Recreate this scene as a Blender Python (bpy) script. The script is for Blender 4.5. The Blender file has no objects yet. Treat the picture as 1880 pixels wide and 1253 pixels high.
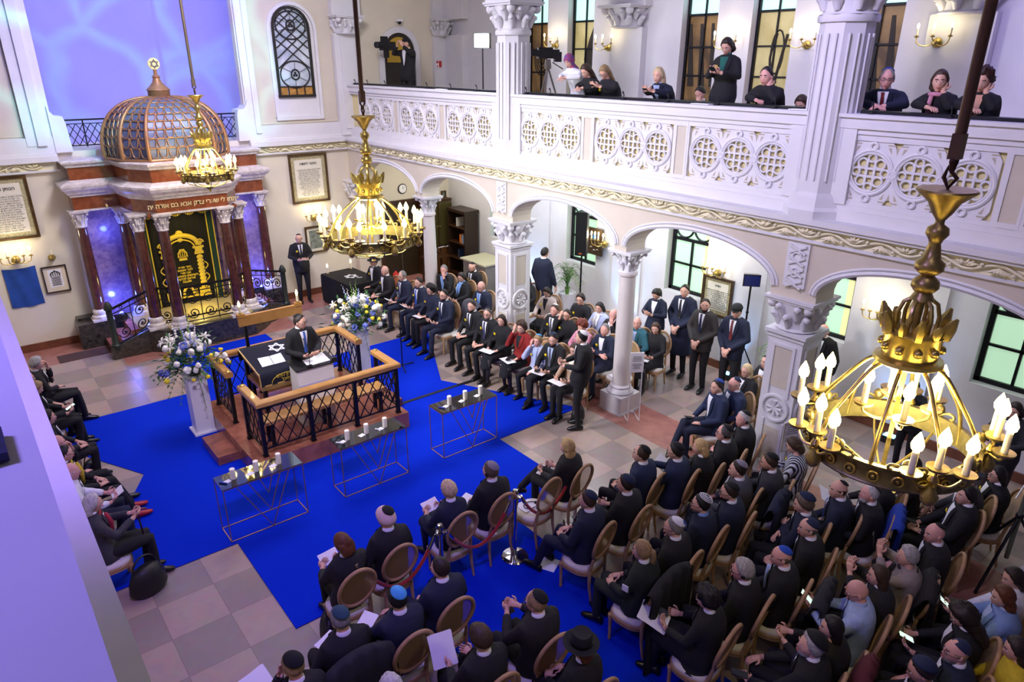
import bpy, math, random
from math import sin, cos, pi, sqrt, radians, atan2
from mathutils import Matrix, Vector, noise
SC = bpy.context.scene
COL = SC.collection
RND = random.Random(7)
# ------------------------------------------------------------------ helpers
def lin(c):
    c /= 255.0
    return c / 12.92 if c <= 0.04045 else ((c + 0.055) / 1.055) ** 2.4
def hx(s):
    s = s.lstrip('#')
    return (lin(int(s[0:2], 16)), lin(int(s[2:4], 16)), lin(int(s[4:6], 16)), 1.0)
MATS = {}
def mat(name, col, rough=0.6, metal=0.0, var=0.0, scale=8.0, col2=None, bump=0.0, emit=0.0, ecol=None, coat=0.0, alpha=1.0, tex='noise', sheen=0.0):
    if name in MATS: return MATS[name]
    m = bpy.data.materials.new(name); m.use_nodes = True
    nt = m.node_tree; b = nt.nodes['Principled BSDF']
    c = hx(col)
    b.inputs['Base Color'].default_value = c
    b.inputs['Roughness'].default_value = rough
    b.inputs['Metallic'].default_value = metal
    if coat: b.inputs['Coat Weight'].default_value = coat
    if sheen: b.inputs['Sheen Weight'].default_value = sheen
    if alpha < 1: b.inputs['Alpha'].default_value = alpha
    if emit:
        b.inputs['Emission Color'].default_value = hx(ecol or col)
        b.inputs['Emission Strength'].default_value = emit
        m.cycles.emission_sampling = 'NONE'
    if var or col2 or bump:
        tc = nt.nodes.new('ShaderNodeTexCoord')
        if tex == 'noise':
            n = nt.nodes.new('ShaderNodeTexNoise'); n.inputs['Scale'].default_value = scale; n.inputs['Detail'].default_value = 6
            n.inputs['Distortion'].default_value = 0.6
            nt.links.new(tc.outputs['Object'], n.inputs['Vector']); fac = n.outputs['Fac']
        elif tex == 'wave':
            n = nt.nodes.new('ShaderNodeTexWave'); n.inputs['Scale'].default_value = scale; n.inputs['Distortion'].default_value = 4
            n.inputs['Detail'].default_value = 3
            nt.links.new(tc.outputs['Object'], n.inputs['Vector']); fac = n.outputs['Fac']
        else:
            n = nt.nodes.new('ShaderNodeTexVoronoi'); n.inputs['Scale'].default_value = scale
            nt.links.new(tc.outputs['Object'], n.inputs['Vector']); fac = n.outputs['Distance']
        if var or col2:
            r = nt.nodes.new('ShaderNodeValToRGB')
            c2 = hx(col2) if col2 else tuple(min(1, x * (1 - var)) for x in c[:3]) + (1,)
            r.color_ramp.elements[0].color = c2; r.color_ramp.elements[0].position = 0.35
            r.color_ramp.elements[1].color = c; r.color_ramp.elements[1].position = 0.65
            nt.links.new(fac, r.inputs['Fac']); nt.links.new(r.outputs['Color'], b.inputs['Base Color'])
        if bump:
            bn = nt.nodes.new('ShaderNodeBump'); bn.inputs['Strength'].default_value = bump; bn.inputs['Distance'].default_value = 0.01
            nt.links.new(fac, bn.inputs['Height']); nt.links.new(bn.outputs['Normal'], b.inputs['Normal'])
    MATS[name] = m
    return m
def cr(P, n=4):
    P = [Vector(p) for p in P]; out = []
    for i in range(len(P)-1):
        a, b, c, d = P[max(0, i-1)], P[i], P[i+1], P[min(len(P)-1, i+2)]
        for k in range(n):
            t = k/n; out.append(0.5*((2*b)+(c-a)*t+(2*a-5*b+4*c-d)*t*t+(3*b-a-3*c+d)*t**3))
    out.append(P[-1]); return [tuple(p) for p in out]
class MB:
    def __init__(s): s.v = []; s.f = []; s.m = []; s.M = None
    def add(s, V, F, mi=0):
        o = len(s.v)
        if s.M is not None: V = [tuple(s.M @ Vector(p)) for p in V]
        s.v.extend(V)
        for q in F: s.f.append(tuple(i + o for i in q)); s.m.append(mi)
        return s
    def box(s, lo, hi, mi=0):
        x0, y0, z0 = lo; x1, y1, z1 = hi
        return s.add([(x0,y0,z0),(x1,y0,z0),(x1,y1,z0),(x0,y1,z0),(x0,y0,z1),(x1,y0,z1),(x1,y1,z1),(x0,y1,z1)],
              [(0,3,2,1),(4,5,6,7),(0,1,5,4),(1,2,6,5),(2,3,7,6),(3,0,4,7)], mi)
    def cbox(s, c, d, mi=0):
        return s.box([c[i]-d[i]/2 for i in range(3)], [c[i]+d[i]/2 for i in range(3)], mi)
    def loft(s, rings, mi=0, cap=True, closed=True):
        n = len(rings[0]); V = [p for r in rings for p in r]; F = []
        for i in range(len(rings)-1):
            for j in range(n if closed else n-1):
                k = (j+1) % n
                F.append((i*n+j, i*n+k, (i+1)*n+k, (i+1)*n+j))
        if cap and closed: F.append(tuple(range(n-1,-1,-1))); F.append(tuple(range((len(rings)-1)*n, len(rings)*n)))
        return s.add(V, F, mi)
    def lathe(s, prof, c=(0,0,0), seg=20, mi=0, sx=1, sy=1, rot=0):
        R = [[(c[0]+r*sx*cos(2*pi*j/seg+rot), c[1]+r*sy*sin(2*pi*j/seg+rot), c[2]+z) for j in range(seg)] for r, z in prof]
        return s.loft(R, mi)
    def tube(s, pts, rad, seg=8, mi=0, closed=False, flat=1.0, cap=True):
        P = [Vector(p) for p in pts]; n = len(P)
        if not isinstance(rad, (list, tuple)): rad = [rad]*n
        rings = []; u = None
        for i, p in enumerate(P):
            a = P[i-1] if (i > 0 or closed) else P[0]; b = P[(i+1) % n] if (i < n-1 or closed) else P[-1]
            t = (b - a)
            if t.length < 1e-9: t = Vector((0,0,1))
            t.normalize()
            if u is None:
                u = Vector((0,0,1)).cross(t)
                if u.length < 1e-3: u = Vector((1,0,0))
            u = (u - t * u.dot(t))
            if u.length < 1e-6: u = t.orthogonal()
            u.normalize(); w = t.cross(u)
            rings.append([tuple(p + rad[i]*(u*cos(2*pi*j/seg)*flat + w*sin(2*pi*j/seg))) for j in range(seg)])
        if closed: rings.append(rings[0]); return s.loft(rings, mi, cap=False)
        return s.loft(rings, mi, cap=cap)
    def bar(s, a, b, w, h=None, mi=0):
        h = h or w; a = Vector(a); b = Vector(b); t = (b-a).normalized()
        u = t.cross(Vector((0,0,1)))
        if u.length < 1e-3: u = Vector((1,0,0))
        u.normalize(); q = u.cross(t)
        R = [[tuple(p + u*sx*w/2 + q*sy*h/2) for sx, sy in ((-1,-1),(1,-1),(1,1),(-1,1))] for p in (a, b)]
        return s.loft(R, mi)
    def sph(s, c, r, seg=12, rings=8, mi=0):
        if not isinstance(r, (tuple, list)): r = (r, r, r)
        V = [(c[0], c[1], c[2]-r[2])]; F = []
        for i in range(1, rings):
            ph = -pi/2 + pi*i/rings
            for j in range(seg): V.append((c[0]+r[0]*cos(ph)*cos(2*pi*j/seg), c[1]+r[1]*cos(ph)*sin(2*pi*j/seg), c[2]+r[2]*sin(ph)))
        V.append((c[0], c[1], c[2]+r[2])); t = len(V)-1
        for j in range(seg):
            k = (j+1) % seg; F.append((0, 1+k, 1+j)); F.append((t, t-seg+j, t-seg+k))
            for i in range(rings-2): F.append((1+i*seg+j, 1+i*seg+k, 1+(i+1)*seg+k, 1+(i+1)*seg+j))
        return s.add(V, F, mi)
    def prism(s, poly, fn, d0, d1, mi=0):
        # poly: 2D outline; fn(u,v,d) -> 3D
        n = len(poly)
        V = [fn(u, v, d0) for u, v in poly] + [fn(u, v, d1) for u, v in poly]
        F = [tuple(range(n)), tuple(range(2*n-1, n-1, -1))] + [(i, (i+1) % n, n+(i+1) % n, n+i) for i in range(n)]
        return s.add(V, F, mi)
    def build(s, name, mats, parent=None, smooth=None, kind=None):
        me = bpy.data.meshes.new(name); me.from_pydata(s.v, [], s.f)
        if not isinstance(mats, (list, tuple)): mats = [mats]
        for m in mats: me.materials.append(m)
        if len(mats) > 1: me.polygons.foreach_set('material_index', s.m)
        if smooth is not None:
            me.polygons.foreach_set('use_smooth', [True]*len(me.polygons))
            if smooth < 180: me.set_sharp_from_angle(angle=radians(smooth))
        me.update()
        o = bpy.data.objects.new(name, me); COL.objects.link(o)
        if parent: o.parent = parent
        if kind: o['kind'] = kind
        return o
def tag(o, label, cat, group=None, kind=None):
    o['label'] = label; o['category'] = cat
    if group: o['group'] = group
    if kind: o['kind'] = kind
    return o
def thing(name, label, cat, loc=(0,0,0), rz=0.0, group=None):
    o = bpy.data.objects.new(name, None); COL.objects.link(o); o.empty_display_size = 0.1
    o.location = loc; o.rotation_euler = (0, 0, rz)
    return tag(o, label, cat, group)
KIDS = {}
def dup(root, loc, rz, label, group=None):
    r = root.copy(); COL.objects.link(r); r.location = loc; r.rotation_euler = (0, 0, rz); r['label'] = label
    if group: r['group'] = group
    def rec(src, dst):
        for ch in list(src.children):
            c = ch.copy(); COL.objects.link(c); c.parent = dst; rec(ch, c)
    rec(root, r)
    return r
def S(mb, name, m, smooth=None, kind='structure'): return mb.build(name, m, None, smooth, kind)
def text_obj(body, size, M, m, name, parent=None, depth=0.002, align='CENTER', res=2, bold=False):
    cu = bpy.data.curves.new(name, 'FONT'); cu.body = body; cu.size = size; cu.extrude = depth; cu.align_x = align; cu.align_y = 'CENTER'
    cu.resolution_u = res
    if bold: cu.offset = size*0.02
    o = bpy.data.objects.new(name, cu); COL.objects.link(o)
    bpy.context.view_layer.update()
    dg = bpy.context.evaluated_depsgraph_get()
    me = bpy.data.meshes.new_from_object(o.evaluated_get(dg)); me.name = name
    bpy.data.objects.remove(o); bpy.data.curves.remove(cu)
    me.transform(M); me.materials.clear(); me.materials.append(m)
    o2 = bpy.data.objects.new(name, me); COL.objects.link(o2)
    if parent: o2.parent = parent
    return o2
def heb(s):  # Hebrew is laid out right to left
    return '\n'.join(l[::-1] for l in s.split('\n'))
def face_M(origin, right, up):  # text plane: local x -> right, y -> up
    r = Vector(right).normalized(); u = Vector(up).normalized(); n = r.cross(u)
    return Matrix(((r.x,u.x,n.x,origin[0]),(r.y,u.y,n.y,origin[1]),(r.z,u.z,n.z,origin[2]),(0,0,0,1)))
# ------------------------------------------------------------------ materials
WHITE = mat('white_plaster', '#E0DEE1', 0.55, var=0.04, scale=3)
BEIGE = mat('beige_plaster', '#D6CBBA', 0.7, var=0.06, scale=2)
CREAM = mat('cream_plaster', '#E2D9C6', 0.7, var=0.05, scale=2)
FRIEZE = mat('frieze_plaster', '#F3EAC4', 0.6, var=0.10, scale=12)
TAN = mat('tan_panel', '#D0C6B6', 0.6, var=0.05, scale=4)
BACKP = mat('tracery_back_lit', '#DCCF9A', 0.7)  # yellow light seen behind the openings is put into this colour
CARPET = mat('blue_carpet', '#0730D0', 0.95, var=0.30, scale=160, bump=0.3); CARPET.node_tree.nodes['Principled BSDF'].inputs['Specular IOR Level'].default_value = 0.08
REDM = mat('red_marble', '#A3664F', 0.22, col2='#86503F', scale=5, coat=0.2)
BROWNM = mat('brown_red_marble', '#8E4E30', 0.2, col2='#763C22', scale=7, coat=0.4)
COLM = mat('column_marble', '#5E3328', 0.12, col2='#472620', scale=9, coat=0.6)
BASEM = mat('baseboard_marble', '#7E4C38', 0.3, col2='#69402F', scale=6)
DARKM = mat('dark_green_marble', '#4B453D', 0.3, col2='#1F201D', scale=14, coat=0.1)
WMARB = mat('white_marble', '#E4DCDA', 0.3, col2='#C3B7B4', scale=10, coat=0.2)
WALLM = mat('ark_wall_marble', '#A58BA8', 0.2, col2='#7D6694', scale=9, coat=0.4)
IRON = mat('dark_iron', '#24211F', 0.45, 0.6)
BLACKM = mat('black_metal', '#15151A', 0.45, 0.4)
BRONZE = mat('dome_bronze', '#A87A55', 0.42, 0.35, var=0.25, scale=20)
DOMEIN = mat('dome_panel', '#5C6480', 0.4, 0.1)
BRASS = mat('brass', '#C4AC64', 0.36, 0.9, var=0.25, scale=25)
ABRASS = mat('aged_brass', '#948758', 0.42, 0.85, var=0.35, scale=18)
GOLD = mat('gold_embroidery', '#E0C23A', 0.45, 0.1, var=0.25, scale=90, bump=0.6)
GOLDL = mat('gold_letter', '#E8D8A0', 0.4, 0.2)
VELVET = mat('black_velvet', '#08080B', 0.95)
NAVYV = mat('navy_velvet', '#0B0F24', 0.9)
WOOD = mat('oak_wood', '#BE8C4E', 0.35, col2='#B07F42', scale=5, coat=0.2)
CHWOOD = mat('chair_wood', '#B8936B', 0.5, col2='#A37E58', scale=9)
CANE = mat('cane_weave', '#CDA870', 0.7, col2='#A9814C', scale=70, tex='wave', alpha=0.62)
SEATF = mat('seat_fabric', '#E6DFD4', 0.85, var=0.06, scale=40)
DWOOD = mat('dark_wood', '#43260F', 0.4, col2='#331B0A', scale=5, tex='wave')
FRAMEW = mat('frame_wood', '#5A3E18', 0.35, 0.15, col2='#3E2A10', scale=10)
PAPER = mat('paper', '#F2F1F4', 0.8)
PARCH = mat('parchment', '#E9E3CF', 0.8, var=0.06, scale=5)
ORNP = mat('ornament_border', '#C9BD95', 0.8, col2='#8F875F', scale=55)
INK = mat('ink', '#2A2622', 0.8)
CHROME = mat('chrome', '#D8D8DC', 0.06, 1.0)
REDV = mat('red_velvet', '#A50E12', 0.75, sheen=0.5)
WAX = mat('candle_wax', '#EFE6C4', 0.5)
FLAME = mat('flame_glow', '#FFE9A8', 0.5, emit=26, ecol='#FFE08A')
FLAMEW = mat('sconce_glow', '#FFF0C0', 0.5, emit=22, ecol='#FFE7A6')
GLASSB = mat('black_glass', '#0A0B10', 0.04, 0.0, coat=1.0)
COPPER = mat('copper_wire', '#B98A68', 0.35, 0.7)
WHITEP = mat('white_lacquer', '#ECECF0', 0.35)
BLUEP = mat('blue_cloth', '#1D4A9C', 0.85, var=0.2, scale=6)
TILE1 = 'tile'
BLKP = mat('black_plastic', '#121216', 0.5)
LEAF = mat('leaf_green', '#548A3C', 0.55, col2='#36632B', scale=14)
LEAFD = mat('leaf_dark', '#45703F', 0.55, col2='#2C5230', scale=14)
LEAFY = mat('leaf_bright', '#6E9440', 0.55)
FWHITE = mat('petal_white', '#F3F0E6', 0.6)
FBLUE = mat('petal_blue', '#5468C8', 0.6, col2='#8592E0', scale=60)
FYEL = mat('petal_yellow', '#EFD733', 0.6)
SCREEN = mat('phone_screen', '#CFEBD8', 0.2, emit=1.2)
GREENP = mat('window_pane_green', '#A6D6B2', 0.3, emit=0.75, ecol='#BFE6C4')
GREENP2 = mat('window_pane_yellow', '#DCE29A', 0.3, emit=0.7, ecol='#E3EAA6')
TEALP = mat('window_pane_teal', '#BFF0E4', 0.3, emit=1.0, ecol='#B2EEDF')
AMBERP = mat('window_print_amber', '#B08C50', 0.4, col2='#5B4326', scale=1.6, emit=0.0)
AMBERL = mat('window_print_light', '#D9CE9A', 0.4, col2='#A99A62', scale=1.4)
AMBERL.node_tree.nodes['Principled BSDF'].inputs['Emission Color'].default_value = hx('#CDBE7A')
AMBERL.node_tree.nodes['Principled BSDF'].inputs['Emission Strength'].default_value = 0.25
LEDM = mat('led_panel', '#FFFFFF', 0.5, emit=18, ecol='#E6F0FF')
STAINED = mat('stained_glass', '#C9CCD2', 0.4, col2='#8D96A6', scale=3, emit=0.12, ecol='#AEB7C6')
STAINY = mat('stained_amber', '#B8863C', 0.4, col2='#8A5E24', scale=12, emit=0.1)
# floor material: square stone tiles in two tones
def floor_mat():
    m = bpy.data.materials.new('stone_tiles'); m.use_nodes = True; nt = m.node_tree; b = nt.nodes['Principled BSDF']
    tc = nt.nodes.new('ShaderNodeTexCoord'); mp = nt.nodes.new('ShaderNodeMapping'); mp.inputs['Location'].default_value = (-0.15, -0.56, 0.25)
    ck = nt.nodes.new('ShaderNodeTexChecker'); ck.inputs['Scale'].default_value = 1/0.62
    ck.inputs['Color1'].default_value = hx('#B8A196'); ck.inputs['Color2'].default_value = hx('#9E8E88')
    nz = nt.nodes.new('ShaderNodeTexNoise'); nz.inputs['Scale'].default_value = 4; nz.inputs['Detail'].default_value = 8; nz.inputs['Distortion'].default_value = 1.2
    mx = nt.nodes.new('ShaderNodeMixRGB'); mx.blend_type = 'MULTIPLY'; mx.inputs['Fac'].default_value = 0.35
    nt.links.new(tc.outputs['Object'], mp.inputs['Vector']); nt.links.new(mp.outputs['Vector'], ck.inputs['Vector'])
    nt.links.new(tc.outputs['Object'], nz.inputs['Vector']); nt.links.new(ck.outputs['Color'], mx.inputs['Color1']); nt.links.new(nz.outputs['Color'], mx.inputs['Color2'])
    br = nt.nodes.new('ShaderNodeTexBrick'); br.offset = 0; br.inputs['Scale'].default_value = 1/0.62
    br.inputs['Brick Width'].default_value = 1; br.inputs['Row Height'].default_value = 1; br.inputs['Mortar Size'].default_value = 0.008
    br.inputs['Color1'].default_value = br.inputs['Color2'].default_value = (1,1,1,1); br.inputs['Mortar'].default_value = (0.75,0.72,0.7,1)
    nt.links.new(mp.outputs['Vector'], br.inputs['Vector'])
    m2 = nt.nodes.new('ShaderNodeMixRGB'); m2.blend_type = 'MULTIPLY'; m2.inputs['Fac'].default_value = 1
    nt.links.new(mx.outputs['Color'], m2.inputs['Color1']); nt.links.new(br.outputs['Color'], m2.inputs['Color2'])
    nt.links.new(m2.outputs['Color'], b.inputs['Base Color']); b.inputs['Roughness'].default_value = 0.28
    return m
FLOORM = floor_mat()
# ------------------------------------------------------------------ camera
cam = bpy.data.cameras.new('camera'); cam.sensor_width = 36.0; cam.sensor_fit = 'HORIZONTAL'
cam.lens = 1278.3657806536467 / 1880 * 36; cam.clip_start = 0.02
co = bpy.data.objects.new('camera', cam); COL.objects.link(co); SC.camera = co
CR = ((0.7791029, -0.62689031, 0.00268498), (-0.23230455, -0.2926822, -0.92756225), (0.58226563, 0.7220427, -0.37365902))
X, Y, Z = (Vector(r) for r in CR)
Y = -Y; Z = -Z
co.matrix_world = Matrix(((X.x,Y.x,Z.x,0),(X.y,Y.y,Z.y,0),(X.z,Y.z,Z.z,5.8),(0,0,0,1)))
# ------------------------------------------------------------------ room shell
EY = 17.1            # east wall plane
AX = 8.3             # arcade plane of the right gallery
WX = 11.4            # outer wall behind the right arcade
GZ = 4.45            # gallery floor
m = MB(); m.box((-1.5, -3, -0.1), (12, 19.5, 0)); S(m, 'floor', FLOORM)
for i, (x0, y0, x1, y1) in enumerate(((8.05, -3, 8.95, 16.0), (-1.5, 16.0, 11.4, EY), (2.05, 15.05, 5.7, 16.0))):
    m = MB(); m.box((x0, y0, 0), (x1, y1, 0.003)); S(m, 'floor.%03d' % (i+1), mat('red_floor', '#A87466', 0.28, col2='#94605A', scale=4))
m = MB(); m.box((-1.6, -3, 9.6), (12, 19.6, 9.7)); S(m, 'ceiling', CREAM)
# east wall: lower part, niche of the ark, upper parts, apse
m = MB()
m.box((-1.6, EY, 0), (11.8, EY+0.35, 3.76))
m.box((-1.6, EY, 3.76), (1.95, EY+0.35, 9.6)); m.box((5.81, EY, 3.76), (11.8, EY+0.35, 9.6))
m.box((1.95, EY, 8.9), (5.81, EY+0.35, 9.6)); m.box((1.95, EY, 3.76), (5.81, EY+2.1, 4.05))
S(m, 'wall_east', CREAM)
m = MB(); n = 28
R0 = [[(3.88-1.93*cos(pi*i/n), EY+0.2+1.75*sin(pi*i/n), z) for i in range(n+1)] for z in (3.9, 9.6)]
m.loft(R0, closed=False); R1 = [[(p[0]+0.01*0, p[1]+0.15, p[2]) for p in r] for r in R0]; m.loft(R1, closed=False)
S(m, 'wall_apse', mat('apse_plaster_lit_blue', '#AEABEA', 0.75, var=0.05, scale=1.5), 180)  # part of the blue flood light is put into the plaster colour
# beige fields and white dressings of the upper east wall
def frame_rect(m, x0, z0, x1, z1, w, d, y=EY):
    m.box((x0, y-d, z0), (x0+w, y, z1)); m.box((x1-w, y-d, z0), (x1, y, z1)); m.box((x0+w, y-d, z0), (x1-w, y, z0+w)); m.box((x0+w, y-d, z1-w), (x1-w, y, z1))
m = MB(); m.box((6.12, EY-0.02, 4.38), (8.1, EY, 9.5)); m.box((-1.5, EY-0.02, 4.38), (1.42, EY, 9.5)); S(m, 'trim_beige_field', BEIGE)
m = MB()
for x0, x1, d in ((1.44, 1.62, 0.115), (1.62, 1.78, 0.16), (1.78, 1.93, 0.08), (5.83, 5.98, 0.08), (5.98, 6.1, 0.14)):
    m.box((x0, EY-d, 4.2), (x1, EY, 9.5))
m.box((-1.5, EY-0.10, 4.04), (1.95, EY, 4.36)); m.box((5.81, EY-0.10, 4.04), (8.4, EY, 4.36))
for x0, x1 in ((1.90, 2.12), (5.64, 5.86)):   # bracket feet of the arch
    s = 1 if x0 < 3 else -1; a = x0 if s == 1 else x1
    prof = [(0, 4.05), (0.30, 4.05), (0.27, 4.62), (0.24, 4.74), (0.10, 4.76), (0.03, 4.86), (0, 4.95)]
    m.prism(prof, lambda u, v, d, a=a, s=s: (a+s*u, d, v), EY-0.12, EY+0.3)
# window surround, right
def arch_pts(xc, hw, z0, zs, n=14, rise=None):
    rise = rise or hw
    return [(xc-hw, z0)] + [(xc-hw*cos(pi*i/n), zs+rise*sin(pi*i/n)) for i in range(n+1)] + [(xc+hw, z0)]
def ring_arch(m, xc, hw, z0, zs, w, d, y=EY, mi=0):
    a = arch_pts(xc, hw, z0, zs); b = arch_pts(xc, hw+w, z0, zs)
    for i in range(len(a)-1):
        q = [a[i], a[i+1], b[i+1], b[i]]
        m.prism(q, lambda u, v, t: (u, t, v), y-d, y, mi)
ring_arch(m, 7.13, 0.53, 4.5, 6.45, 0.07, 0.07); m.box((6.53, EY-0.074, 4.455), (7.73, EY, 4.535))
ring_arch(m, -0.1, 0.98, 4.5, 6.3, 0.07, 0.07); m.box((-1.1, EY-0.074, 4.455), (0.98, EY, 4.535))
m.box((8.12, EY-0.16, 4.04), (8.78, EY, 6.4)); m.box((8.25, EY-0.19, 4.2), (8.65, EY-0.1, 6.38))
m.box((8.1, EY-0.2, 6.78), (8.85, EY, 9.5))
m.box((11.0, EY-0.12, 4.45), (11.42, EY, 6.4)); m.box((11.0, EY-0.15, 6.8), (11.42, EY, 9.5))
S(m, 'trim_east', WHITE, 30)
m = MB(); a = arch_pts(7.13, 0.52, 4.53, 6.45); m.prism(a, lambda u, v, t: (u, t, v), EY-0.028, EY-0.02)
a = arch_pts(-0.1, 0.97, 4.53, 6.3); m.prism(a, lambda u, v, t: (u, t, v), EY-0.028, EY-0.02); S(m, 'trim_window_pocket', WHITE)
# arched leaded window of the east wall
w = thing('window_1', 'tall arched leaded window with knotwork cames on east wall', 'window', (7.1, EY-0.04, 5.0)); w['kind'] = 'structure'
m = MB(); a = arch_pts(0, 0.42, 0, 1.5); m.prism(a, lambda u, v, t: (u, t, v), 0, 0.005); m.build('pane', STAINED, w)
m = MB()
for x in (-0.31, -0.1, 0.1, 0.31): m.box((x-0.09, -0.004, 0.03), (x+0.09, 0.001, 0.2))
m.build('amber_pane', STAINY, w)
m = MB(); ring_arch(m, 0, 0.40, 0, 1.5, 0.055, 0.05, 0.0); m.box((-0.46, -0.054, -0.03), (0.46, 0.01, 0.03))
m.box((-0.4, -0.03, 0.2), (0.4, 0, 0.225))
for x in (-0.2, 0, 0.2): m.box((x-0.01, -0.03, 0.0), (x+0.01, 0, 0.21))
def lace(sgn, zz0, zz1):
    pts = []
    for i in range(41):
        t = i/40; z = zz0+(zz1-zz0)*t
        pts.append((sgn*0.34*sin(t*pi*2.0*1.0 + 0.0), -0.02, z))
    return pts
for k in range(5):
    z0 = 0.62+0.22*k
    for sg in (1, -1):
        pts = [(sg*(-0.38+0.76*i/24), z0+0.62*i/24) for i in range(25)]
        pts = [(u, v) for u, v in pts if v < 1.5 or (u/0.40)**2+((v-1.5)/0.40)**2 < 1]
        if len(pts) > 2: m.bar((pts[0][0], -0.02, pts[0][1]), (pts[-1][0], -0.02-0.002*sg, pts[-1][1]), 0.022)
for zc in (0.48, 1.55):
    m.tube([(0.36*cos(2*pi*i/28), -0.022, zc+0.30*sin(2*pi*i/28)) for i in range(28)], 0.016, 6, closed=True)
    m.tube([(0.10*cos(2*pi*i/18), -0.024, zc+0.11*sin(2*pi*i/18)) for i in range(18)], 0.018, 6, closed=True)
    for q in range(3): m.sph((0.035*cos(q*2.094+1.57), -0.02, zc+0.035*sin(q*2.094+1.57)), (0.03, 0.008, 0.03), 8, 6)
    for q in range(6): a = q*pi/3+0.5; m.bar((0.12*cos(a), -0.02, zc+0.12*sin(a)), (0.33*cos(a), -0.02, zc+0.28*sin(a)), 0.008)
m.build('came', mat('lead', '#2B2723', 0.5, 0.4), w, 40)
# outer right wall with openings (x = WX)
def wall_x(name, x0, x1, y0, y1, z0, z1, holes, m_):
    m = MB(); hs = sorted(holes); y = y0
    for a, b, c, d in hs:
        m.box((x0, y, z0), (x1, a, z1)); m.box((x0, a, z0), (x1, b, c)); m.box((x0, a, d), (x1, b, z1)); y = b
    m.box((x0, y, z0), (x1, y1, z1)); return S(m, name, m_)
lowwin = [(yc-0.5, yc+0.5, 1.3, 3.2) for yc in (-0.4, 2.6, 5.55, 8.5, 11.55, 14.6)]
wall_x('wall_right_lower', WX, WX+0.35, -3, EY, 0, GZ, lowwin, WHITE)
upy = (-0.75, 0.75, 4.15-2.9, 5.35, 7.3, 8.8, 11.93, 13.45)
upwin = [(yc-0.4, yc+0.4, 5.05, 8.2) for yc in (0.2, 1.9, 5.55, 7.3, 8.8, 11.93, 13.4)]
wall_x('wall_right_upper', WX+0.1, WX+0.45, -3, EY, GZ, 9.6, upwin, WHITE)
m = MB()
for yc in (1.05, 4.05, 7.05, 10.05, 13.05):   # flat pilaster strips between lower windows
    m.box((WX-0.06, yc-0.42, 0.2), (WX, yc+0.42, 3.9))
for yc in (4.3, 10.45, 16.6, 8.05-8.9):
    m.box((WX-0.06, yc-0.42, GZ), (WX+0.1, yc+0.42, 6.42)); m.box((WX-0.1, yc-0.5, 6.8), (WX+0.1, yc+0.5, 9.5))
m.box((WX-0.10, -3, 3.70), (WX, EY, 3.9))
S(m, 'trim_right', WHITE)
m = MB(); m.box((WX-0.03, -3, 0), (WX, EY, 0.16)); S(m, 'baseboard_right', BASEM)
m = MB(); m.box((-1.5, EY-0.03, 0), (1.9, EY, 0.17)); m.box((5.95, EY-0.03, 0), (WX, EY, 0.17)); S(m, 'baseboard_east', BASEM)
# windows of the right wall
def lower_window(i, yc):
    w = thing('window_%d' % i, 'dark framed ground floor window with round head tracery', 'window', (WX+0.2, yc, 1.3)); w['kind'] = 'structure'
    m = MB(); m.box((0.0, -0.47, 0.03), (0.01, 0.47, 1.9), 0); m.box((-0.004, -0.47, 0.03), (0.0, -0.3, 1.5), 1); m.build('pane', (GREENP, GREENP2), w)
    m = MB()
    for y in (-0.47, 0.47): m.box((-0.05, y-0.045, 0), (0.03, y+0.045, 1.9))
    m.box((-0.05, -0.5, -0.02), (0.03, 0.5, 0.07)); m.box((-0.04, -0.02, 0.05), (0.02, 0.02, 1.1)); m.box((-0.04, -0.45, 0.58), (0.02, 0.45, 0.62)); m.box((-0.05, -0.45, 1.08), (0.02, 0.45, 1.14))
    for y in (-0.23, 0.23): m.tube([(-0.01, y+0.22*cos(2*pi*k/20), 1.36+0.22*sin(2*pi*k/20)) for k in range(20)], 0.022, 6, closed=True)
    m.build('frame', BLACKM, w, 40)
for i, yc in enumerate((2.6, 5.55, 8.5, 11.55, 14.6)): lower_window(i+2, yc)
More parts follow.
